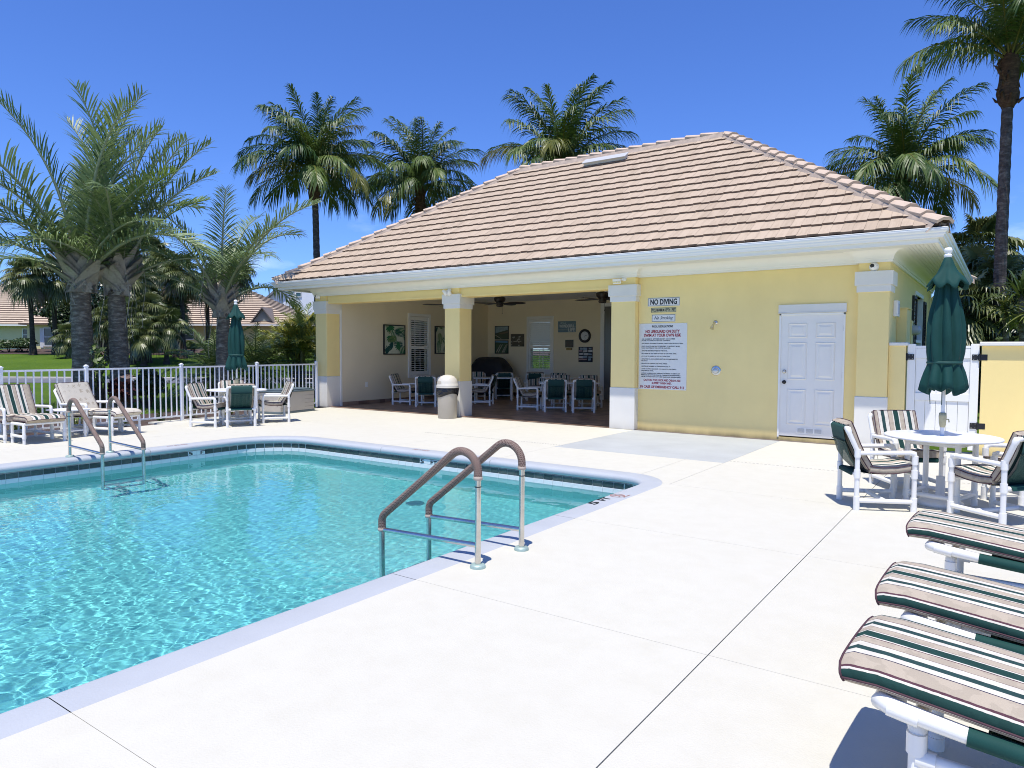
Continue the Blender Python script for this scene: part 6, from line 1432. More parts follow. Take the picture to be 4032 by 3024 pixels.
def strip(mb, pts, wd, W):
    """a tapering leaf blade along pts; wd gives half-widths, W the width direction"""
    n0 = len(mb.v)
    for p, w_ in zip(pts[:-1], wd[:-1]): mb.v += [tuple(p-W*w_), tuple(p+W*w_)]
    mb.v.append(tuple(pts[-1])); k = len(pts)-1
    for i in range(k-1): mb.face((n0+2*i, n0+2*i+1, n0+2*i+3, n0+2*i+2), False)
    mb.face((n0+2*k-2, n0+2*k-1, n0+2*k), False)
def feather(name, L_, a0, a1, n, ll, lw, vee, droop, seed, pet=0.14, rr0=0.035, mats=None, fwd=(25, 68), bend=1.3, twist=0.0, tipcut=0.0):
    """a feather frond mesh with its rachis in the xz plane: pitch goes from a0 to a1 degrees"""
    rr = random.Random(seed); N = 22; pts = [Vector((0, 0, 0))]; tans = []
    for i in range(N):
        t = (i+0.5)/N; a = R(a0+(a1-a0)*t**bend); yaw = twist*t*t
        d = Vector((math.cos(a)*math.cos(yaw), math.cos(a)*math.sin(yaw), math.sin(a))); tans.append(d); pts.append(pts[-1]+d*(L_/N))
    mb = MB(); mb.cur = 1; mb.tube(pts, [rr0*(1-0.86*i/N)+0.004 for i in range(N+1)], 5, False); mb.cur = 0
    for k in range(n):
        t = pet+(1-pet)*(k+0.5)/n; f = t*N; i = min(N-1, int(f)); p = pts[i].lerp(pts[i+1], f-i); T = tans[i]
        side0 = T.cross(Vector((0, 0, 1))); side0 = side0.normalized() if side0.length > 0.05 else Vector((0, -1, 0))
        U = side0.cross(T).normalized(); q = (t-pet)/(1-pet)
        ln = ll*(0.45+0.75*math.sin(math.pi*min(1, 0.22+0.70*q)))*(0.55 if q > 0.96 else 1)
        for sgn in (-1, 1):
            if rr.random() < 0.04: continue
            fa = R(fwd[0]+(fwd[1]-fwd[0])*q+rr.uniform(-9, 9)); va = R(vee+rr.uniform(-14, 14))
            d = (side0*sgn*math.cos(fa)+T*math.sin(fa)); d = (d*math.cos(va)+U*math.sin(va)).normalized(); l = ln*rr.uniform(0.88, 1.08)
            dr = droop*rr.uniform(0.75, 1.3); W = T.cross(d).cross(d); W = W.normalized() if W.length > 1e-3 else T
            ps = [p, p+d*l*.34+Vector((0, 0, -dr*l*.10)), p+d*l*.68+Vector((0, 0, -dr*l*.42)), p+d*l*(1-.12*dr)+Vector((0, 0, -dr*l))]
            w_ = lw*rr.uniform(.85, 1.1); strip(mb, ps, [w_*.55, w_, w_*.72, 0], W)
    o = mb.build(name, mats, None); me = o.data; bpy.data.objects.remove(o); return me
def fan(name, pet, rad, tilt, droop, seed, nseg=26, mats=None, spread=285, lw=0.05):
    """a fan leaf on a stalk that rises at tilt degrees in the xz plane"""
    rr = random.Random(seed); a = R(tilt); D = Vector((math.cos(a), 0, math.sin(a))); Sd = Vector((0, 1, 0)); U = D.cross(Sd)*-1
    if U.z < 0: U = -U
    mb = MB(); mb.cur = 1; mb.tube([Vector((0, 0, 0)), D*pet*.5+Vector((0, 0, 0.02)), D*pet], [.022, .016, .012], 4, False); mb.cur = 0; hub = D*pet
    bl = (D*0.75+Vector((0, 0, -0.55))).normalized()
    for k in range(nseg):
        q = -1+2*(k+.5)/nseg; th = R(spread/2*q); d = (bl*math.cos(th)+Sd*math.sin(th)); d = (d+U*0.16*(1-abs(q))).normalized(); l = rad*(1-.28*abs(q)**2)*rr.uniform(.88, 1.08); dr = droop*rr.uniform(.7, 1.3)
        W = d.cross(U); W = W.normalized() if W.length > .05 else Sd
        ps = [hub, hub+d*l*.45+Vector((0, 0, -dr*l*.10)), hub+d*l*.75+Vector((0, 0, -dr*l*.40)), hub+d*l*(1-.2*dr)+Vector((0, 0, -dr*l*.95))]; strip(mb, ps, [.006, lw, lw*.62, 0], W)
    o = mb.build(name, mats, None); me = o.data; bpy.data.objects.remove(o); return me
def trunk(parent, h, r0, r1, m, seed, lean=0.0, bulge=0.0, name='trunk', seg=18, rings=True):
    rr = random.Random(seed); n = max(8, int(h/0.16)) if rings else max(6, int(h/0.5)); pr = []; ang = rr.uniform(0, 6.28)
    mb = MB(); out = []
    for i in range(n+1):
        t = i/n; r = r0+(r1-r0)*t**0.7+bulge*math.exp(-(t/0.12)**2); off = lean*(t*t)
        c = (off*math.cos(ang), off*math.sin(ang), h*t)
        k_ = 1.0+(0.045 if i % 2 else -0.03) if rings else 1
        out.append([(c[0]+r*k_*math.cos(2*math.pi*j/seg)*(1+rr.uniform(-.015, .015)), c[1]+r*k_*math.sin(2*math.pi*j/seg), c[2]+rr.uniform(-.008, .008)) for j in range(seg)])
    mb.rings(out); mb.build(name, m, parent); return Vector((lean*math.cos(ang), lean*math.sin(ang), h))
COCO = {}
for i, (a0, a1) in enumerate(((84, 30), (74, 5), (62, -18), (50, -38), (36, -52), (22, -62), (6, -70), (-12, -78))):
    for v in (0, 1): COCO[i, v] = feather('frond', 4.35-0.1*i, a0, a1+6*v, 62, 0.86, 0.026, 6-4*v, 0.62+0.04*i, 100+i*7+v, 0.16, 0.042, [M_coco, M_cocoy], bend=1.35, twist=0.35*(1 if v else -1))
COCOY = {k: m.copy() for k, m in COCO.items()}
for m in COCOY.values(): m.materials[0] = M_cocoy
COCOD = COCO[7, 0].copy(); COCOD.materials[0] = M_dry; COCOD.materials[1] = M_dry
def coconut(label, x, y, hgt, seed, scale=1.0, n=30, yel=3, lowcut=1.0):
    t = thing('coconut_palm', label, 'palm tree', (x, y, float(gz(x, y))), 0, 'coconut palms'); rr = random.Random(seed); h = hgt-float(gz(x, y))
    top = trunk(t, h, 0.17, 0.125, M_barkc, seed, rr.uniform(-.25, .25), 0.08)
    mb = MB(); mb.lathe([(0.13, -1.25), (0.21, -1.1), (0.25, -0.85), (0.21, -0.55), (0.20, -0.25), (0.25, -0.05), (0.16, 0.12), (0.05, 0.3)], 14, tuple(top), lambda a, z, r: r*(1+0.14*math.sin(5*a+z*16)))
    for k in range(14): a = rr.uniform(0, 6.28); z = rr.uniform(-1.2, -.1); p = top+Vector((.2*math.cos(a), .2*math.sin(a), z)); mb.tube([p, p+Vector((.1*math.cos(a), .1*math.sin(a), rr.uniform(.0, .25))), p+Vector((.18*math.cos(a), .18*math.sin(a), rr.uniform(-.2, .3)))], [.05, .035, .01], 5)
    mb.build('crownshaft', M_fibre, t)
    ys = set(rr.sample(range(n), yel)); dead = set()
    for k in range(n):
        q = (k+.5)/n*lowcut; i = min(7, int(8*q**0.95)); me = (COCOY if k in ys else COCO)[i, rr.randrange(2)] if k not in dead else COCOD; o = link('frond', me, t, top+Vector((0, 0, 0.02-0.12*q)))
        o.rotation_euler = (R(rr.uniform(-8, 8)), R(rr.uniform(-6, 6)), k*2.39996+rr.uniform(-.2, .2)); s_ = scale*rr.uniform(.86, 1.08); o.scale = (s_, s_, s_)
    return t
def at_ground(px, s):
    p = at(px, 1379, s); return p.x, p.y
for px, py, s, sd, sc, n, lc, lb in ((1254, 690, 30, 3, 0.86, 42, 0.80, 'tall coconut palm rising left of the roof, the leftmost of the coconuts'), (1655, 750, 33, 12, 0.86, 38, 0.80, 'coconut palm behind the left slope of the roof'), (2225, 690, 30, 21, 0.92, 46, 0.85, 'bushy coconut palm whose crown stands over the roof ridge'), (3540, 715, 27, 33, 0.90, 38, 0.80, 'coconut palm behind the right slope of the roof'), (3925, 262, 19, 41, 0.74, 26, 0.52, 'tall coconut palm at the right edge, its crown cut by the picture top')):
    x, y = at_ground(px, s); coconut(lb, x, y, at(px, py, s).z, sd, sc, n, 3, lc)
# --- triangle palms: fronds in three ranks out of a fan of grey leaf bases
TRI = {}
for i, (a0, a1) in enumerate(((84, 50), (75, 32), (65, 14), (54, -6), (43, -16), (33, -34))):
    for v in (0, 1): TRI[i, v] = feather('frond', 4.75-0.2*i, a0, a1-8*v, 66, 0.90, 0.0195, 18, 0.20+0.05*i, 300+i*5+v, 0.13, 0.055, [M_tri, M_rach], fwd=(38, 60), bend=1.7, twist=0.2*(1 if v else -1))
TRIG = TRI[2, 0].copy(); TRIG.materials[0] = M_trig; TRIG.materials[1] = M_trig
def boot_mesh():
    mb = MB(); rg = []
    for i in range(7):
        q = i/6; w_ = 0.24*(1-q)**0.8+0.055; x = 0.02+0.40*q**1.5; z = 0.0+0.92*q; rg.append([(x-0.10*(1-q)*(u*u), w_*u, z-0.05*u*u) for u in (-1, -.6, -.2, .2, .6, 1)])
    mb.rings(rg, False, False, True); mb.rings([[(p[0]-0.03, p[1]*.97, p[2]) for p in r] for r in rg], False, False, True)
    o = mb.build('leaf_base', M_boot); me = o.data; bpy.data.objects.remove(o); return me
BOOT = boot_mesh()
def triangle_palm(label, x, y, hgt, r0, seed, n=24, sc=1.0, rot=0.0, lo=0):
    z0 = float(gz(x, y)); t = thing('triangle_palm', label, 'palm tree', (x, y, z0), rot, 'triangle palms behind the fence'); rr = random.Random(seed); h = hgt-z0
    trunk(t, h, r0, r0*.82, M_barkg, seed, 0.05, 0.06, seg=22); top = Vector((0, 0, h))
    for lev in range(6):
        for rank in range(3):
            for sub in (-1, 0, 1):
                if sub and lev > 3: continue
                o = link('leaf_base', BOOT, t, (0, 0, h-0.42+lev*0.115)); a = R(120*rank+sub*30+rr.uniform(-9, 9)); o.rotation_euler = (0, R(12-lev*5+rr.uniform(-4, 4)), a); s_ = r0/0.25*rr.uniform(.9, 1.08); o.scale = (s_*1.1, s_*1.15*(1 if not sub else .9), s_*(0.86+.04*lev))
                o.location = (r0*.50*math.cos(a), r0*.50*math.sin(a), h-0.22+lev*0.10)
    for k in range(n):
        q = k/n; i = min(5, lo+int((6-lo)*q)); rank = k % 3; me = TRI[i, rr.randrange(2)]
        if k == n-4: me = TRIG
        a = R(120*rank+rr.uniform(-27, 27)+(60 if k % 7 == 5 else 0)); o = link('frond', me, t, (0.12*math.cos(a), 0.12*math.sin(a), h+0.42-0.25*q)); o.rotation_euler = (R(rr.uniform(-6, 6)), R(rr.uniform(-5, 5)), a); s_ = sc*rr.uniform(.78, 1.10); o.scale = (s_, s_, s_*rr.uniform(.85, 1.1))
    mb = MB(); M_th = bpy.data.materials.get('pale_leaf_thread') or mat('pale_leaf_thread', (0.42, 0.37, 0.30), 0.8)
    for k in range(6):
        a = rr.uniform(0, 6.28); rd = rr.uniform(.3, .75); zz = h+rr.uniform(.6, 1.3); ln = rr.uniform(1.2, 2.4); mb = MB()
        mb.tube([(rd*math.cos(a)+.06*math.sin(i*1.3+k), rd*math.sin(a)+.05*math.cos(i*1.1+k), zz-ln*i/6) for i in range(7)], .007, 4); mb.build('leaf_thread', M_th, t)
    return t
for px, py, s, r0, sd, n, sc, lo, lb, rot in ((328, 1118, 19, 0.29, 5, 22, 1.02, 0, 'large grey-green triangle palm, leftmost behind the fence', 0.5), (470, 1132, 19.6, 0.265, 9, 19, 0.98, 0, 'triangle palm standing close behind the leftmost one', 1.1), (875, 1220, 21, 0.215, 14, 14, 0.86, 1, 'smaller triangle palm behind the green fence-side umbrella', 0.15)):
    x, y = at_ground(px, s); triangle_palm(lb, x, y, at(px, py, s).z, r0, sd, n, sc, rot, lo)
# --- sabal palms: round heads of fan leaves
FAN = {}
for i, tl in enumerate((78, 52, 28, 5, -20, -45)):
    for v in (0, 1): FAN[i, v] = fan('fan_leaf', 0.95, 0.98, tl, 0.42+.06*i, 500+i*3+v, 26, [M_sabal, M_sabal])
FAND = FAN[5, 0].copy(); FAND.materials[0] = M_dry; FAND.materials[1] = M_dry
def sabal(label, x, y, hgt, r0, seed, n=46, sc=1.0, group='sabal palms beyond the lawn', dead=3, lean=None, name='sabal_palm'):
    z0 = float(gz(x, y)); t = thing(name, label, 'palm tree', (x, y, z0), 0, group); rr = random.Random(seed); h = hgt-z0
    top = trunk(t, max(.4, h), r0*1.1, r0*.9, M_barks, seed, rr.uniform(-.3, .3) if lean is None else lean, 0.12, rings=False, seg=12)
    for k in range(n):
        q = (k+.5)/n; i = min(5, int(6*q**0.9)); me = FAND if k >= n-dead else FAN[i, rr.randrange(2)]; o = link('fan_leaf', me, t, top+Vector((0, 0, .1-.25*q))); o.rotation_euler = (R(rr.uniform(-15, 15)), R(rr.uniform(-10, 10)), k*2.39996+rr.uniform(-.3, .3)); s_ = sc*rr.uniform(.8, 1.1); o.scale = (s_, s_, s_)
    return t
for px, py, s, r0, sd, n, sc, lb in ((130, 1095, 55, .17, 1, 48, 1.12, 'sabal palm furthest left, its dark trunk in front of the tiled house'), (218, 1110, 57, .17, 2, 46, 1.1, 'second sabal palm from the left, close to the thick trunk'), (545, 1120, 50, .16, 3, 44, 1.05, 'sabal palm with a low shaggy head right of the two thick trunks'), (662, 1060, 56, .16, 4, 46, 1.15, 'sabal palm with thin dark trunk left of the leaning one'), (722, 1085, 52, .17, 5, 46, 1.05, 'sabal palm with pale flared foot at the mulch edge'), (925, 1070, 57, .17, 6, 50, 1.25, 'sabal palm with drooping round head right of the grey leaf bases'), (820, 1120, 59, .17, 7, 40, 1.0, 'sabal palm half hidden behind the smaller triangle palm'), (610, 1010, 60, .17, 8, 44, 1.2, 'taller sabal palm at the back of the clump')):
    x, y = at_ground(px, s); sabal(lb, x, y, at(px, py, s).z, r0, sd, n, sc)
for px, py, s, sd, sc, lb in ((520, 1255, 48, 11, 1.0, 'low fan palm with bright drooping leaves left in the dark clump'), (585, 1230, 49, 12, 1.05, 'low fan palm in the middle of the dark clump'), (655, 1290, 48, 13, .95, 'low fan palm with arching leaves right in the dark clump'), (565, 1320, 47, 14, .8, 'smallest fan palm at the foot of the dark clump'), (420, 1255, 50, 15, .9, 'fan palm seen between the two thick trunks'), (690, 1210, 53, 16, .9, 'fan palm beside the thin dark trunk'), (270, 1330, 52, 17, .75, 'small fan palm left of the thickest trunk')):
    x, y = at_ground(px, s); sabal(lb, x, y, max(at(px, py, s).z, float(gz(x, y))+.5), .13, sd, 26, sc, 'low fan palms in the mulch bed', 2, 0.05, 'fan_palm')
# --- date palms at the smaller triangle palm's foot, areca clump by the pillar
DATE = {}
for i, (a0, a1) in enumerate(((78, 20), (58, -15), (38, -40), (16, -60), (-6, -75))):
    for v in (0, 1): DATE[i, v] = feather('frond', 2.1, a0, a1, 46, 0.36, 0.012, 12, 0.35, 700+i*3+v, 0.12, 0.022, [M_date, M_date], bend=1.2, twist=.3*(1 if v else -1))
def date_palm(label, x, y, h, seed, n=34, sc=1.0):
    z0 = float(gz(x, y)); t = thing('date_palm', label, 'palm tree', (x, y, z0), 0, 'date palms by the lawn'); rr = random.Random(seed); top = trunk(t, h, .14, .15, M_fibre, seed, .05, .03)
    for k in range(n):
        q = (k+.5)/n; o = link('frond', DATE[min(4, int(5*q)), rr.randrange(2)], t, top+Vector((0, 0, .05-.1*q))); o.rotation_euler = (R(rr.uniform(-8, 8)), 0, k*2.39996+rr.uniform(-.2, .2)); s_ = sc*rr.uniform(.85, 1.1); o.scale = (s_, s_, s_)
x, y = at_ground(835, 23.5); date_palm('feathery date palm left of the smaller triangle palm', x, y, 0.75, 4, 34, 0.95)
x, y = at_ground(1010, 24.5); date_palm('feathery date palm right of the closed umbrella', x, y, 0.85, 6, 36, 1.0)
ARE = {}
for i, (a0, a1) in enumerate(((82, 40), (66, 5), (48, -25), (30, -50))):
    for v in (0, 1): ARE[i, v] = feather('frond', 1.75, a0, a1, 30, 0.50, 0.019, 24, 0.35, 800+i*3+v, 0.2, 0.02, [M_areca, M_areca], bend=1.2, twist=.25*(1 if v else -1))
AREG = {k: m.copy() for k, m in ARE.items()}
for m in AREG.values(): m.materials[0] = M_date
x, y = at_ground(1185, 25); t = thing('areca_palm', 'yellow-green areca palm clump beside the leftmost pillar', 'palm', (x, y, float(gz(x, y)))); rr = random.Random(77)
for k in range(11):
    a = rr.uniform(0, 6.28); d = rr.uniform(.05, .42); h = rr.uniform(.9, 2.2); bx_, by_ = d*math.cos(a), d*math.sin(a); mb = MB(); tx, ty = bx_*1.7, by_*1.7
    mb.tube([(bx_, by_, 0), (bx_*1.2, by_*1.2, h*.5), (tx, ty, h)], [.045, .04, .045], 8); mb.build('stem', mat('areca_stem', (0.16, 0.15, 0.05), 0.6, .3, 8) if 'areca_stem' not in bpy.data.materials else bpy.data.materials['areca_stem'], t)
    for j in range(8):
        o = link('frond', (AREG if h < 1.5 or rr.random() < .35 else ARE)[min(3, j//2), rr.randrange(2)], t, (tx, ty, h)); o.rotation_euler = (R(rr.uniform(-10, 10)), 0, j*2.4+a); s_ = rr.uniform(.6, .85); o.scale = (s_, s_, s_)
# --- leafy shrubs
def bush(name, label, cat, x, y, sx, sy, sz, n, leaf, m, seed, z=None, group=None, flat=False, lumps=7):
    t = thing(name, label, cat, (x, y, float(gz(x, y)) if z is None else z), 0.3, group); r_ = np.random.default_rng(seed)
    cen = np.stack([r_.uniform(-.55, .55, lumps)*sx, r_.uniform(-.55, .55, lumps)*sy, r_.uniform(.3, .72, lumps)*sz], 1); rad = r_.uniform(.34, .52, lumps)
    if flat: cen[:, 0] = np.linspace(-.9, .9, lumps)*sx; cen[:, 2] = .5*sz; rad[:] = r_.uniform(.42, .55, lumps)
    k = r_.integers(0, lumps, n); d = r_.normal(size=(n, 3)); d /= np.linalg.norm(d, axis=1)[:, None]; d[:, 2] = np.abs(d[:, 2])*1.0-(r_.random(n) < .35)*.9*np.abs(d[:, 2])
    rr_ = rad[k]*(.55+.5*r_.random(n)**.5); ext = np.array([min(sx, sy*2), sy, sz]) if flat else np.array([sx, sy, sz])
    p = cen[k]+d*rr_[:, None]*ext; p[:, 2] = np.maximum(p[:, 2], .02)
    nn = d+r_.normal(size=(n, 3))*.6; nn /= np.linalg.norm(nn, axis=1)[:, None]; u = np.cross(nn, r_.normal(size=(n, 3))); u /= np.linalg.norm(u, axis=1)[:, None]; v_ = np.cross(nn, u); L_ = leaf*(.6+.8*r_.random(n))[:, None]
    V = np.stack([p-u*L_, p+v_*L_*.42, p+u*L_, p-v_*L_*.42], 1).reshape(-1, 3); me = bpy.data.meshes.new('foliage'); me.from_pydata(V.tolist(), [], [(4*i, 4*i+1, 4*i+2, 4*i+3) for i in range(n)]); me.materials.append(m); link('foliage', me, t)
    mb = MB(); rr = random.Random(seed)
    for j in range(5): c = cen[j % lumps]; mb.tube([(c[0]*.3, c[1]*.3, -.02), (c[0]*.7, c[1]*.7, c[2]*.5), tuple(c)], [.04*min(1.5, sz), .03*min(1.5, sz), .01], 5)
    mb.build('stems', M_barks, t); return t
GB = 'shrubs beyond the lawn'
for px, s, sx, sy, sz, n, lf, m, sd, lb in ((40, 60, 2.3, 1.2, 1.25, 3500, .13, M_bushl, 1, 'rounded green shrub at the far left house wall'), (95, 61, 1.5, 1.0, 1.0, 2000, .12, M_bushl, 2, 'lower green shrub next to the window of the left house'), (255, 61, 2.2, 2.0, 5.2, 7000, .17, M_shrub, 3, 'tall dark evergreen left of the thickest trunk'), (395, 63, 2.6, 2.2, 5.6, 7000, .17, M_shrub, 4, 'tall dark evergreen seen between the two thick trunks'), (520, 60, 2.6, 2.0, 5.8, 8000, .17, M_shrub, 5, 'tall dark evergreen behind the low fan palms'), (615, 61, 2.4, 2.0, 5.4, 8000, .17, M_shrub, 6, 'tall dark evergreen behind the thin sabal trunk'), (680, 60, 1.3, 1.2, 3.6, 3500, .16, M_shrub, 7, 'dark evergreen at the right end of the clump'), (760, 60, 1.0, .8, 1.0, 1500, .12, M_bushl, 8, 'small grey-green shrub under the blinds window'), (1100, 58, 1.4, .9, 1.0, 1600, .11, M_bushl, 9, 'small shrub in front of the white paling fence')):
    x, y = at_ground(px, s); bush('shrub', lb, 'shrub', x, y, sx, sy, sz, n, lf, m, sd, None, GB)
x, y = at_ground(1140, 50); t = bush('hedge', 'wide yellow-green hedge beyond the lawn beside the pillar', 'hedge', x, y, 3.1, 1.3, 1.05, 9000, .10, M_hedge, 20, None, None, True, 9); t.rotation_euler = (0, 0, R(35))
x, y = at_ground(575, 19.5); bush('round_shrub', 'dark clipped round shrub just behind the picket fence', 'shrub', x, y, .42, .42, 1.0, 2600, .06, M_shrub, 21, -.05)
x, y = at_ground(480, 18.6); bush('ti_plant', 'dark red-leaved plant behind the picket fence', 'plant', x, y, .35, .3, .85, 260, .16, M_ti, 22, -.05)
x, y = at_ground(395, 18.2); bush('young_tree', 'thin sapling with few leaves next to the thickest trunk', 'tree', x, y, .3, .3, 1.9, 160, .10, M_bushl, 23, -.05)
def clump(name, label, cat, x, y, n, ln, wd, m, seed, z=None, group=None, a=(25, 85), droop=.5, h0=0.0, stem=0.0):
    """strap-like leaves fanning out of one point"""
    t = thing(name, label, cat, (x, y, float(gz(x, y)) if z is None else z), 0, group); rr = random.Random(seed); mb = MB()
    for k in range(n):
        az = rr.uniform(0, 6.28); el = R(rr.uniform(*a)); l = ln*rr.uniform(.65, 1.1); d = Vector((math.cos(el)*math.cos(az), math.cos(el)*math.sin(az), math.sin(el))); W = d.cross(Vector((0, 0, 1))).normalized(); p = Vector((rr.uniform(-.05, .05), rr.uniform(-.05, .05), stem+rr.uniform(-.1, .1)*(stem > 0))); dr = droop*rr.uniform(.6, 1.3)
        strip(mb, [p+d*l*q+Vector((0, 0, -dr*l*q**2.2)) for q in (0, .25, .5, .75, 1)], [wd*.6, wd, wd*.9, wd*.6, 0], W)
    mb.build('leaves', m, t)
    if stem: mb = MB(); mb.tube([(0, 0, 0), (0.05, 0.02, stem*.5), (0, 0, stem)], .06, 8); mb.build('trunk', M_barkg, t)
    else: mb = MB(); mb.lathe([(.06, 0), (.05, .06), (.0, .08)], 8); mb.build('crown', M_fibre, t)
    return t
rr = random.Random(31)
for k in range(11):
    q = fpt(4.2+k*0.95); x, y = q[0]-rr.uniform(.35, .9), q[1]; clump('border_grass', 'tuft of strappy border grass at the foot of the fence', 'plant', x, y, 46, .55, .011, M_strap, 40+k, -.05, 'border grass tufts along the fence', (30, 88), .6)
# --- planting behind the gate and boundary wall at the right
GR = 'planting behind the boundary wall'
for px, py, s, sd, sc, n, lb in ((3845, 1000, 27, 51, 1.0, 44, 'fan palm crown showing over the end of the gutter'), (3850, 1120, 22, 52, .85, 40, 'fan palm head beside the downspout elbow'), (3800, 1215, 19.5, 53, .7, 34, 'fan palm behind the closed umbrella and the gate'), (3930, 1170, 20.5, 54, .8, 38, 'fan palm in front of the tall coconut trunk')):
    x, y = at_ground(px, s); sabal(lb, x, y, at(px, py, s).z, .14, sd, n, sc, GR, 2, .05, 'fan_palm')
for px, py, s, sd, ln, lb in ((4015, 1150, 16.5, 61, 1.05, 'screw pine with broad strap leaves at the right edge'), (3955, 1215, 17, 62, .85, 'screw pine with bright arching leaves over the wall'), (4060, 1230, 16, 63, .9, 'screw pine low behind the wall at the right edge')):
    x, y = at_ground(px, s); clump('screw_pine', lb, 'plant', x, y, 60, ln, .035, M_strap, sd, None, GR, (-15, 85), .55, stem=at(px, py, s).z)
for px, s, sx, sz, sd, n, lb in ((3790, 21, 1.5, 2.6, 71, 4500, 'dark shrub behind the gate'), (3920, 22, 1.7, 2.7, 72, 5000, 'dark shrub behind the boundary wall'), (4040, 19, 1.4, 2.6, 73, 4500, 'dark shrub behind the wall at the right edge'), (3700, 24, 1.5, 2.4, 74, 3500, 'dark shrub beside the side wall of the pool house')):
    x, y = at_ground(px, s); bush('shrub', lb, 'shrub', x, y, sx, 1.1, sz, n, .11, M_shrub, sd, None, GR)
# --- greenery seen through the shuttered windows
for x, y, sx, sz, sd, lb in ((-14.3, 25.5, 2.0, 2.4, 81, 'shrub seen through the shuttered back window'), (-11.2, 26.5, 2.0, 2.2, 82, 'shrub behind the pool house back wall'), (-19.5, 19.0, 1.6, 2.6, 83, 'shrub seen through the shuttered side window')):
    bush('shrub', lb, 'shrub', x, y, sx, 1.2, sz, 3000, .11, M_bushl, sd, None, 'shrubs around the pool house')
# ------------------------------------------------------------------ neighbouring houses beyond the lawn
M_hroof = mat('pale_pink_tan_roof_tile', (0.53, 0.425, 0.31), 0.9, 0.12, 2.0); M_hwall = mat('cream_house_wall', (0.78, 0.66, 0.38), 0.85, 0.04, 1.0); M_hgreen = mat('pale_green_house_wall', (0.78, 0.70, 0.33), 0.85, 0.04, 1.0)
YAW = R(35.1)
def SUw(s, u): x, y = fx*s+rx*u, fy*s+ry*u; return x, y
def hip_roof(parent, u0, u1, s0, s1, ze, zr, m, S0, U0, Z0, ru0=None, ru1=None, courses=20, name='roof', th=0.075):
    """hip roof with real stepped tile courses; coordinates are depth s, sideways u, height z"""
    mid = (s0+s1)/2; ru0 = u0+(s1-s0)/2 if ru0 is None else ru0; ru1 = u1-(s1-s0)/2 if ru1 is None else ru1; mb = MB()
    def L(u, s, z): return (u-U0, s-S0, z-Z0)
    fa = [((u0, s0), (u1, s0), (ru1, mid), (ru0, mid)), ((u1, s0), (u1, s1), (ru1, mid), (ru1, mid)), ((u1, s1), (u0, s1), (ru0, mid), (ru1, mid)), ((u0, s1), (u0, s0), (ru0, mid), (ru0, mid))]
    for a, b_, c, d in fa:
        for k in range(courses):
            q0, q1 = k/courses, (k+1)/courses; lp = lambda p, q_, t_: (p[0]+(q_[0]-p[0])*t_, p[1]+(q_[1]-p[1])*t_); z0, z1 = ze+(zr-ze)*q0, ze+(zr-ze)*q1
            A, B_, C_, D_ = lp(a, d, q0), lp(b_, c, q0), lp(b_, c, q1), lp(a, d, q1)
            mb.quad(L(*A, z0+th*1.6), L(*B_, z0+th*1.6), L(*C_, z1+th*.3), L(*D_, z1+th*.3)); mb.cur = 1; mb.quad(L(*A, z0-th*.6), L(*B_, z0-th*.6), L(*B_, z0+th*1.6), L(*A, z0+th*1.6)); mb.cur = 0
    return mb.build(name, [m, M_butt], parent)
def win(parent, u0, u1, z0, z1, s, S0, U0, Z0, trim=0.08, m=None, mull=True):
    mb = MB(); x0, x1, a, b_, y = u0-U0, u1-U0, z0-Z0, z1-Z0, s-S0
    for q in ((x0-trim, x1+trim, b_, b_+trim), (x0-trim, x1+trim, a-trim, a), (x0-trim, x0, a, b_), (x1, x1+trim, a, b_)): mb.box(q[0], q[1], y-.05, y-.003, q[2], q[3])
    if mull: mb.box(x0, x1, y-.04, y-.012, (a+b_)/2-.03, (a+b_)/2+.03)
    w_ = mb.build('window', M_white, parent); mb = MB(); mb.box(x0, x1, y-.011, y-.004, a, b_); mb.build('pane', m or M_darkglass, w_); return w_
# left house
S0, U0, Z0 = 68.0, -46.0, 1.5; x, y = SUw(S0, U0)
h = thing('house', 'cream house with wide tan tiled roof at the far left', 'house', (x, y, Z0), YAW, 'houses beyond the lawn')
mb = MB(); mb.box(-12, 4.6, 0, 12, -1.2, 2.32); mb.build('wall', M_hwall, h)
rf = hip_roof(h, -59, -40.5, 67.2, 81, 3.82, 8.4, M_hroof, S0, U0, Z0, -53, -46.5)
mb = MB(); mb.box(-13, 5.5, -.82, -.7, 2.2, 2.36); mb.build('fascia', M_white, h)
mb = MB(); mb.obox((0.9, 5.2, 5.42), (.62, .5, .05), Matrix.Rotation(R(33), 3, 'X')); mb.build('skylight', M_darkglass, rf)
mb = MB(); mb.box(0.6, 4.6, -2.0, -.05, -1.2, 2.30); wing = mb.build('wing_wall', M_hgreen, h)
hip_roof(h, -45.8, -40.6, 65.4, 71, 3.82, 5.5, M_hroof, S0, U0, Z0, -44.0, -42.4, 7, 'wing_roof')
win(h, -47.1, -46.4, 2.35, 3.4, 67.95, S0, U0, Z0); wn2 = win(h, -43.75, -43.0, 1.85, 3.45, 65.95, S0, U0, Z0)
for u in (-44.15, -42.9):
    mb = MB(); mb.box(u-U0, u-U0+.3, -2.09, -2.03, .15, 1.95)
    for k in range(6): mb.box(u-U0+.02+k*.047, u-U0+.045+k*.047, -2.11, -2.09, .17, 1.93)
    mb.build('storm_shutter', M_vinyl, h)
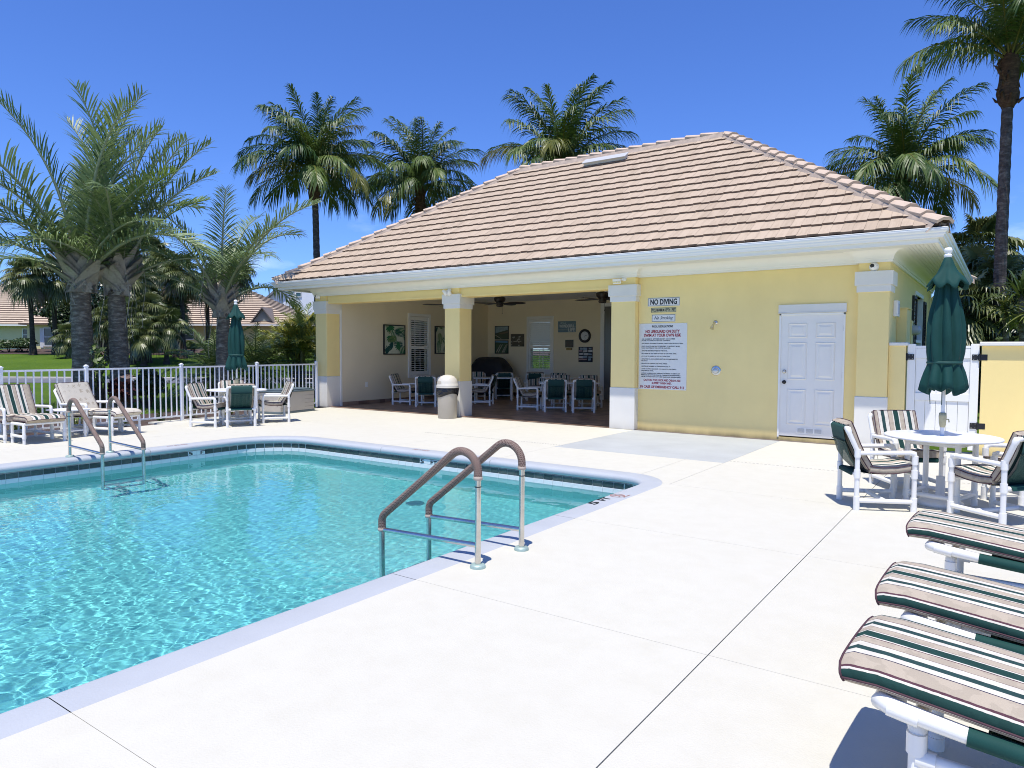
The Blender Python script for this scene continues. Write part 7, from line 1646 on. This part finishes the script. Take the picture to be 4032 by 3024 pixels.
# middle house
S0, U0, Z0 = 68.0, -30.0, 1.5; x, y = SUw(S0, U0)
h = thing('house', 'pale green house with long tan hip roof behind the palms', 'house', (x, y, Z0), YAW, 'houses beyond the lawn')
mb = MB(); mb.box(-11, 8.6, 0, 14, -1.2, 2.38); mb.build('wall', M_hgreen, h)
rf = hip_roof(h, -42.5, -20.4, 67.2, 84.8, 3.92, 8.3, M_hroof, S0, U0, Z0, -36, -29.2)
mb = MB(); mb.box(-12, 9.6, -.82, -.7, 2.30, 2.46); mb.build('fascia', M_white, h)
win(h, -31.6, -30.75, 2.55, 3.45, 67.95, S0, U0, Z0, .08, mat('blind_window', (0.09, 0.11, 0.10), 0.4))
mb = MB()                                                            # front gable over the hip roof
u0_, u1_, zz0, zz1, y0_ = 5.0, 7.2, 2.55, 4.05, -.3
mb.poly([(u0_, y0_, zz0), (u1_, y0_, zz0), ((u0_+u1_)/2, y0_, zz1)]); mb.build('gable_wall', mat('grey_green_gable', (0.33, 0.35, 0.30), 0.8), h)
mb = MB(); mu = (u0_+u1_)/2
for sgn, ue in ((-1, u0_-.25), (1, u1_+.25)): mb.quad((ue, y0_-.3, zz0-.15), (mu, y0_-.3, zz1+.1), (mu, 4.0, zz1+.1), (ue, 2.0, zz0-.15)); mb.quad((ue, y0_-.3, zz0-.30), (mu, y0_-.3, zz1-.05), (mu, y0_-.3, zz1+.1), (ue, y0_-.3, zz0-.15))
mb.build('gable_roof', mat('dark_gable_edge', (0.20, 0.165, 0.14), 0.85), h)
mb = MB()
for k in range(12): mb.box(7.3+k*.16, 7.3+k*.16+.13, -.06, -.004, -.2, 2.05)
mb.build('garage_door', M_vinyl, h)
# white palings in front of the garage
S0, U0 = 60.0, -19.0; x, y = SUw(S0, U0); zf = float(gz(x, y)); t = thing('paling_fence', 'short white paling fence with pointed pales beside the hedge', 'fence', (x, y, zf), YAW)
mb = MB(); mb.prism([(-.055, 0), (.055, 0), (.055, .82), (0, .95), (-.055, .82)], -.012, .012, 'y'); o = mb.build('pale', M_vinyl, t); pm_ = o.data; bpy.data.objects.remove(o)
for k in range(17): link('pale', pm_, t, (-1.1+k*.135, 0, 0))
for z in (.2, .65): mb = MB(); mb.box(-1.15, 1.15, .014, .05, z, z+.08); mb.build('rail', M_vinyl, t)
# orange-roofed and white houses further off
S0, U0, Z0 = 110.0, -45.0, 1.5; x, y = SUw(S0, U0); h = thing('house', 'distant brown house with an orange roof', 'house', (x, y, Z0), YAW, 'houses beyond the lawn')
mb = MB(); mb.box(-14, 6.0, 0, 14, -1.2, 7.1); mb.build('wall', mat('brown_house_wall', (0.20, 0.12, 0.08), 0.85), h); hip_roof(h, -60, -38.0, 109.2, 124.8, 8.6, 11.9, mat('orange_roof_tile', (0.42, 0.21, 0.085), 0.9, .15, 2), S0, U0, Z0, -52, -45.2, 10)
S0, U0, Z0 = 90.0, -26.5, 1.5; x, y = SUw(S0, U0); h = thing('house', 'tall white gabled house behind the areca palm', 'house', (x, y, Z0), YAW, 'houses beyond the lawn')
M_wh = mat('bright_white_siding', (0.74, 0.77, 0.80), 0.7, .02, 1)
mb = MB(); mb.prism([(-4.7, -1.2), (5, -1.2), (5, 6.6), (.15, 10.6), (-4.7, 6.6)], 0, 10, 'y'); mb.build('wall', M_wh, h)
mb = MB()
for sgn in (-1, 1):
    e = -5.3 if sgn < 0 else 5.6; mb.quad((e, -.6, 6.15), (.15, -.6, 10.9), (.15, 10.5, 10.9), (e, 10.5, 6.15)); mb.quad((e, -.6, 5.85), (.15, -.6, 10.6), (.15, -.6, 10.9), (e, -.6, 6.15)); mb.quad((e, -.6, 5.85), (.15, -.6, 10.6), (.15, -.003, 10.6), (e, -.003, 5.85))
mb.build('roof', mat('grey_roof', (0.20, 0.205, 0.21), 0.85, .1, 2), h)
M_teal = mat('teal_window_glass', (0.05, 0.11, 0.12), 0.15)
win(h, -27.5, -26.9, 8.3, 9.3, 89.95, S0, U0, Z0, .07, M_teal); win(h, -30.1, -29.7, 6.6, 7.5, 89.95, S0, U0, Z0, .05, M_teal); win(h, -28.5, -28.1, 8.9, 9.5, 89.95, S0, U0, Z0, .05, M_teal)
# black bench behind the fence near the pillar
x, y = at_ground(1190, 23.5); t = thing('black_bench', 'black slatted bench behind the fence near the leftmost pillar', 'bench', (x, y, -.06), R(20))
for k in range(4): mb = MB(); mb.box(-.6, .6, -.2+k*.105, -.11+k*.105, .43, .46); mb.build('seat_slat', M_black, t)
for k in range(3): mb = MB(); mb.box(-.6, .6, .24, .27, .56+k*.13, .66+k*.13); mb.build('back_slat', M_black, t)
for sx in (-.55, .55):
    mb = MB(); mb.box(sx-.025, sx+.025, -.2, -.15, 0, .43); mb.build('leg', M_black, t); mb = MB(); mb.box(sx-.025, sx+.025, .20, .238, 0, .95); mb.build('leg', M_black, t)
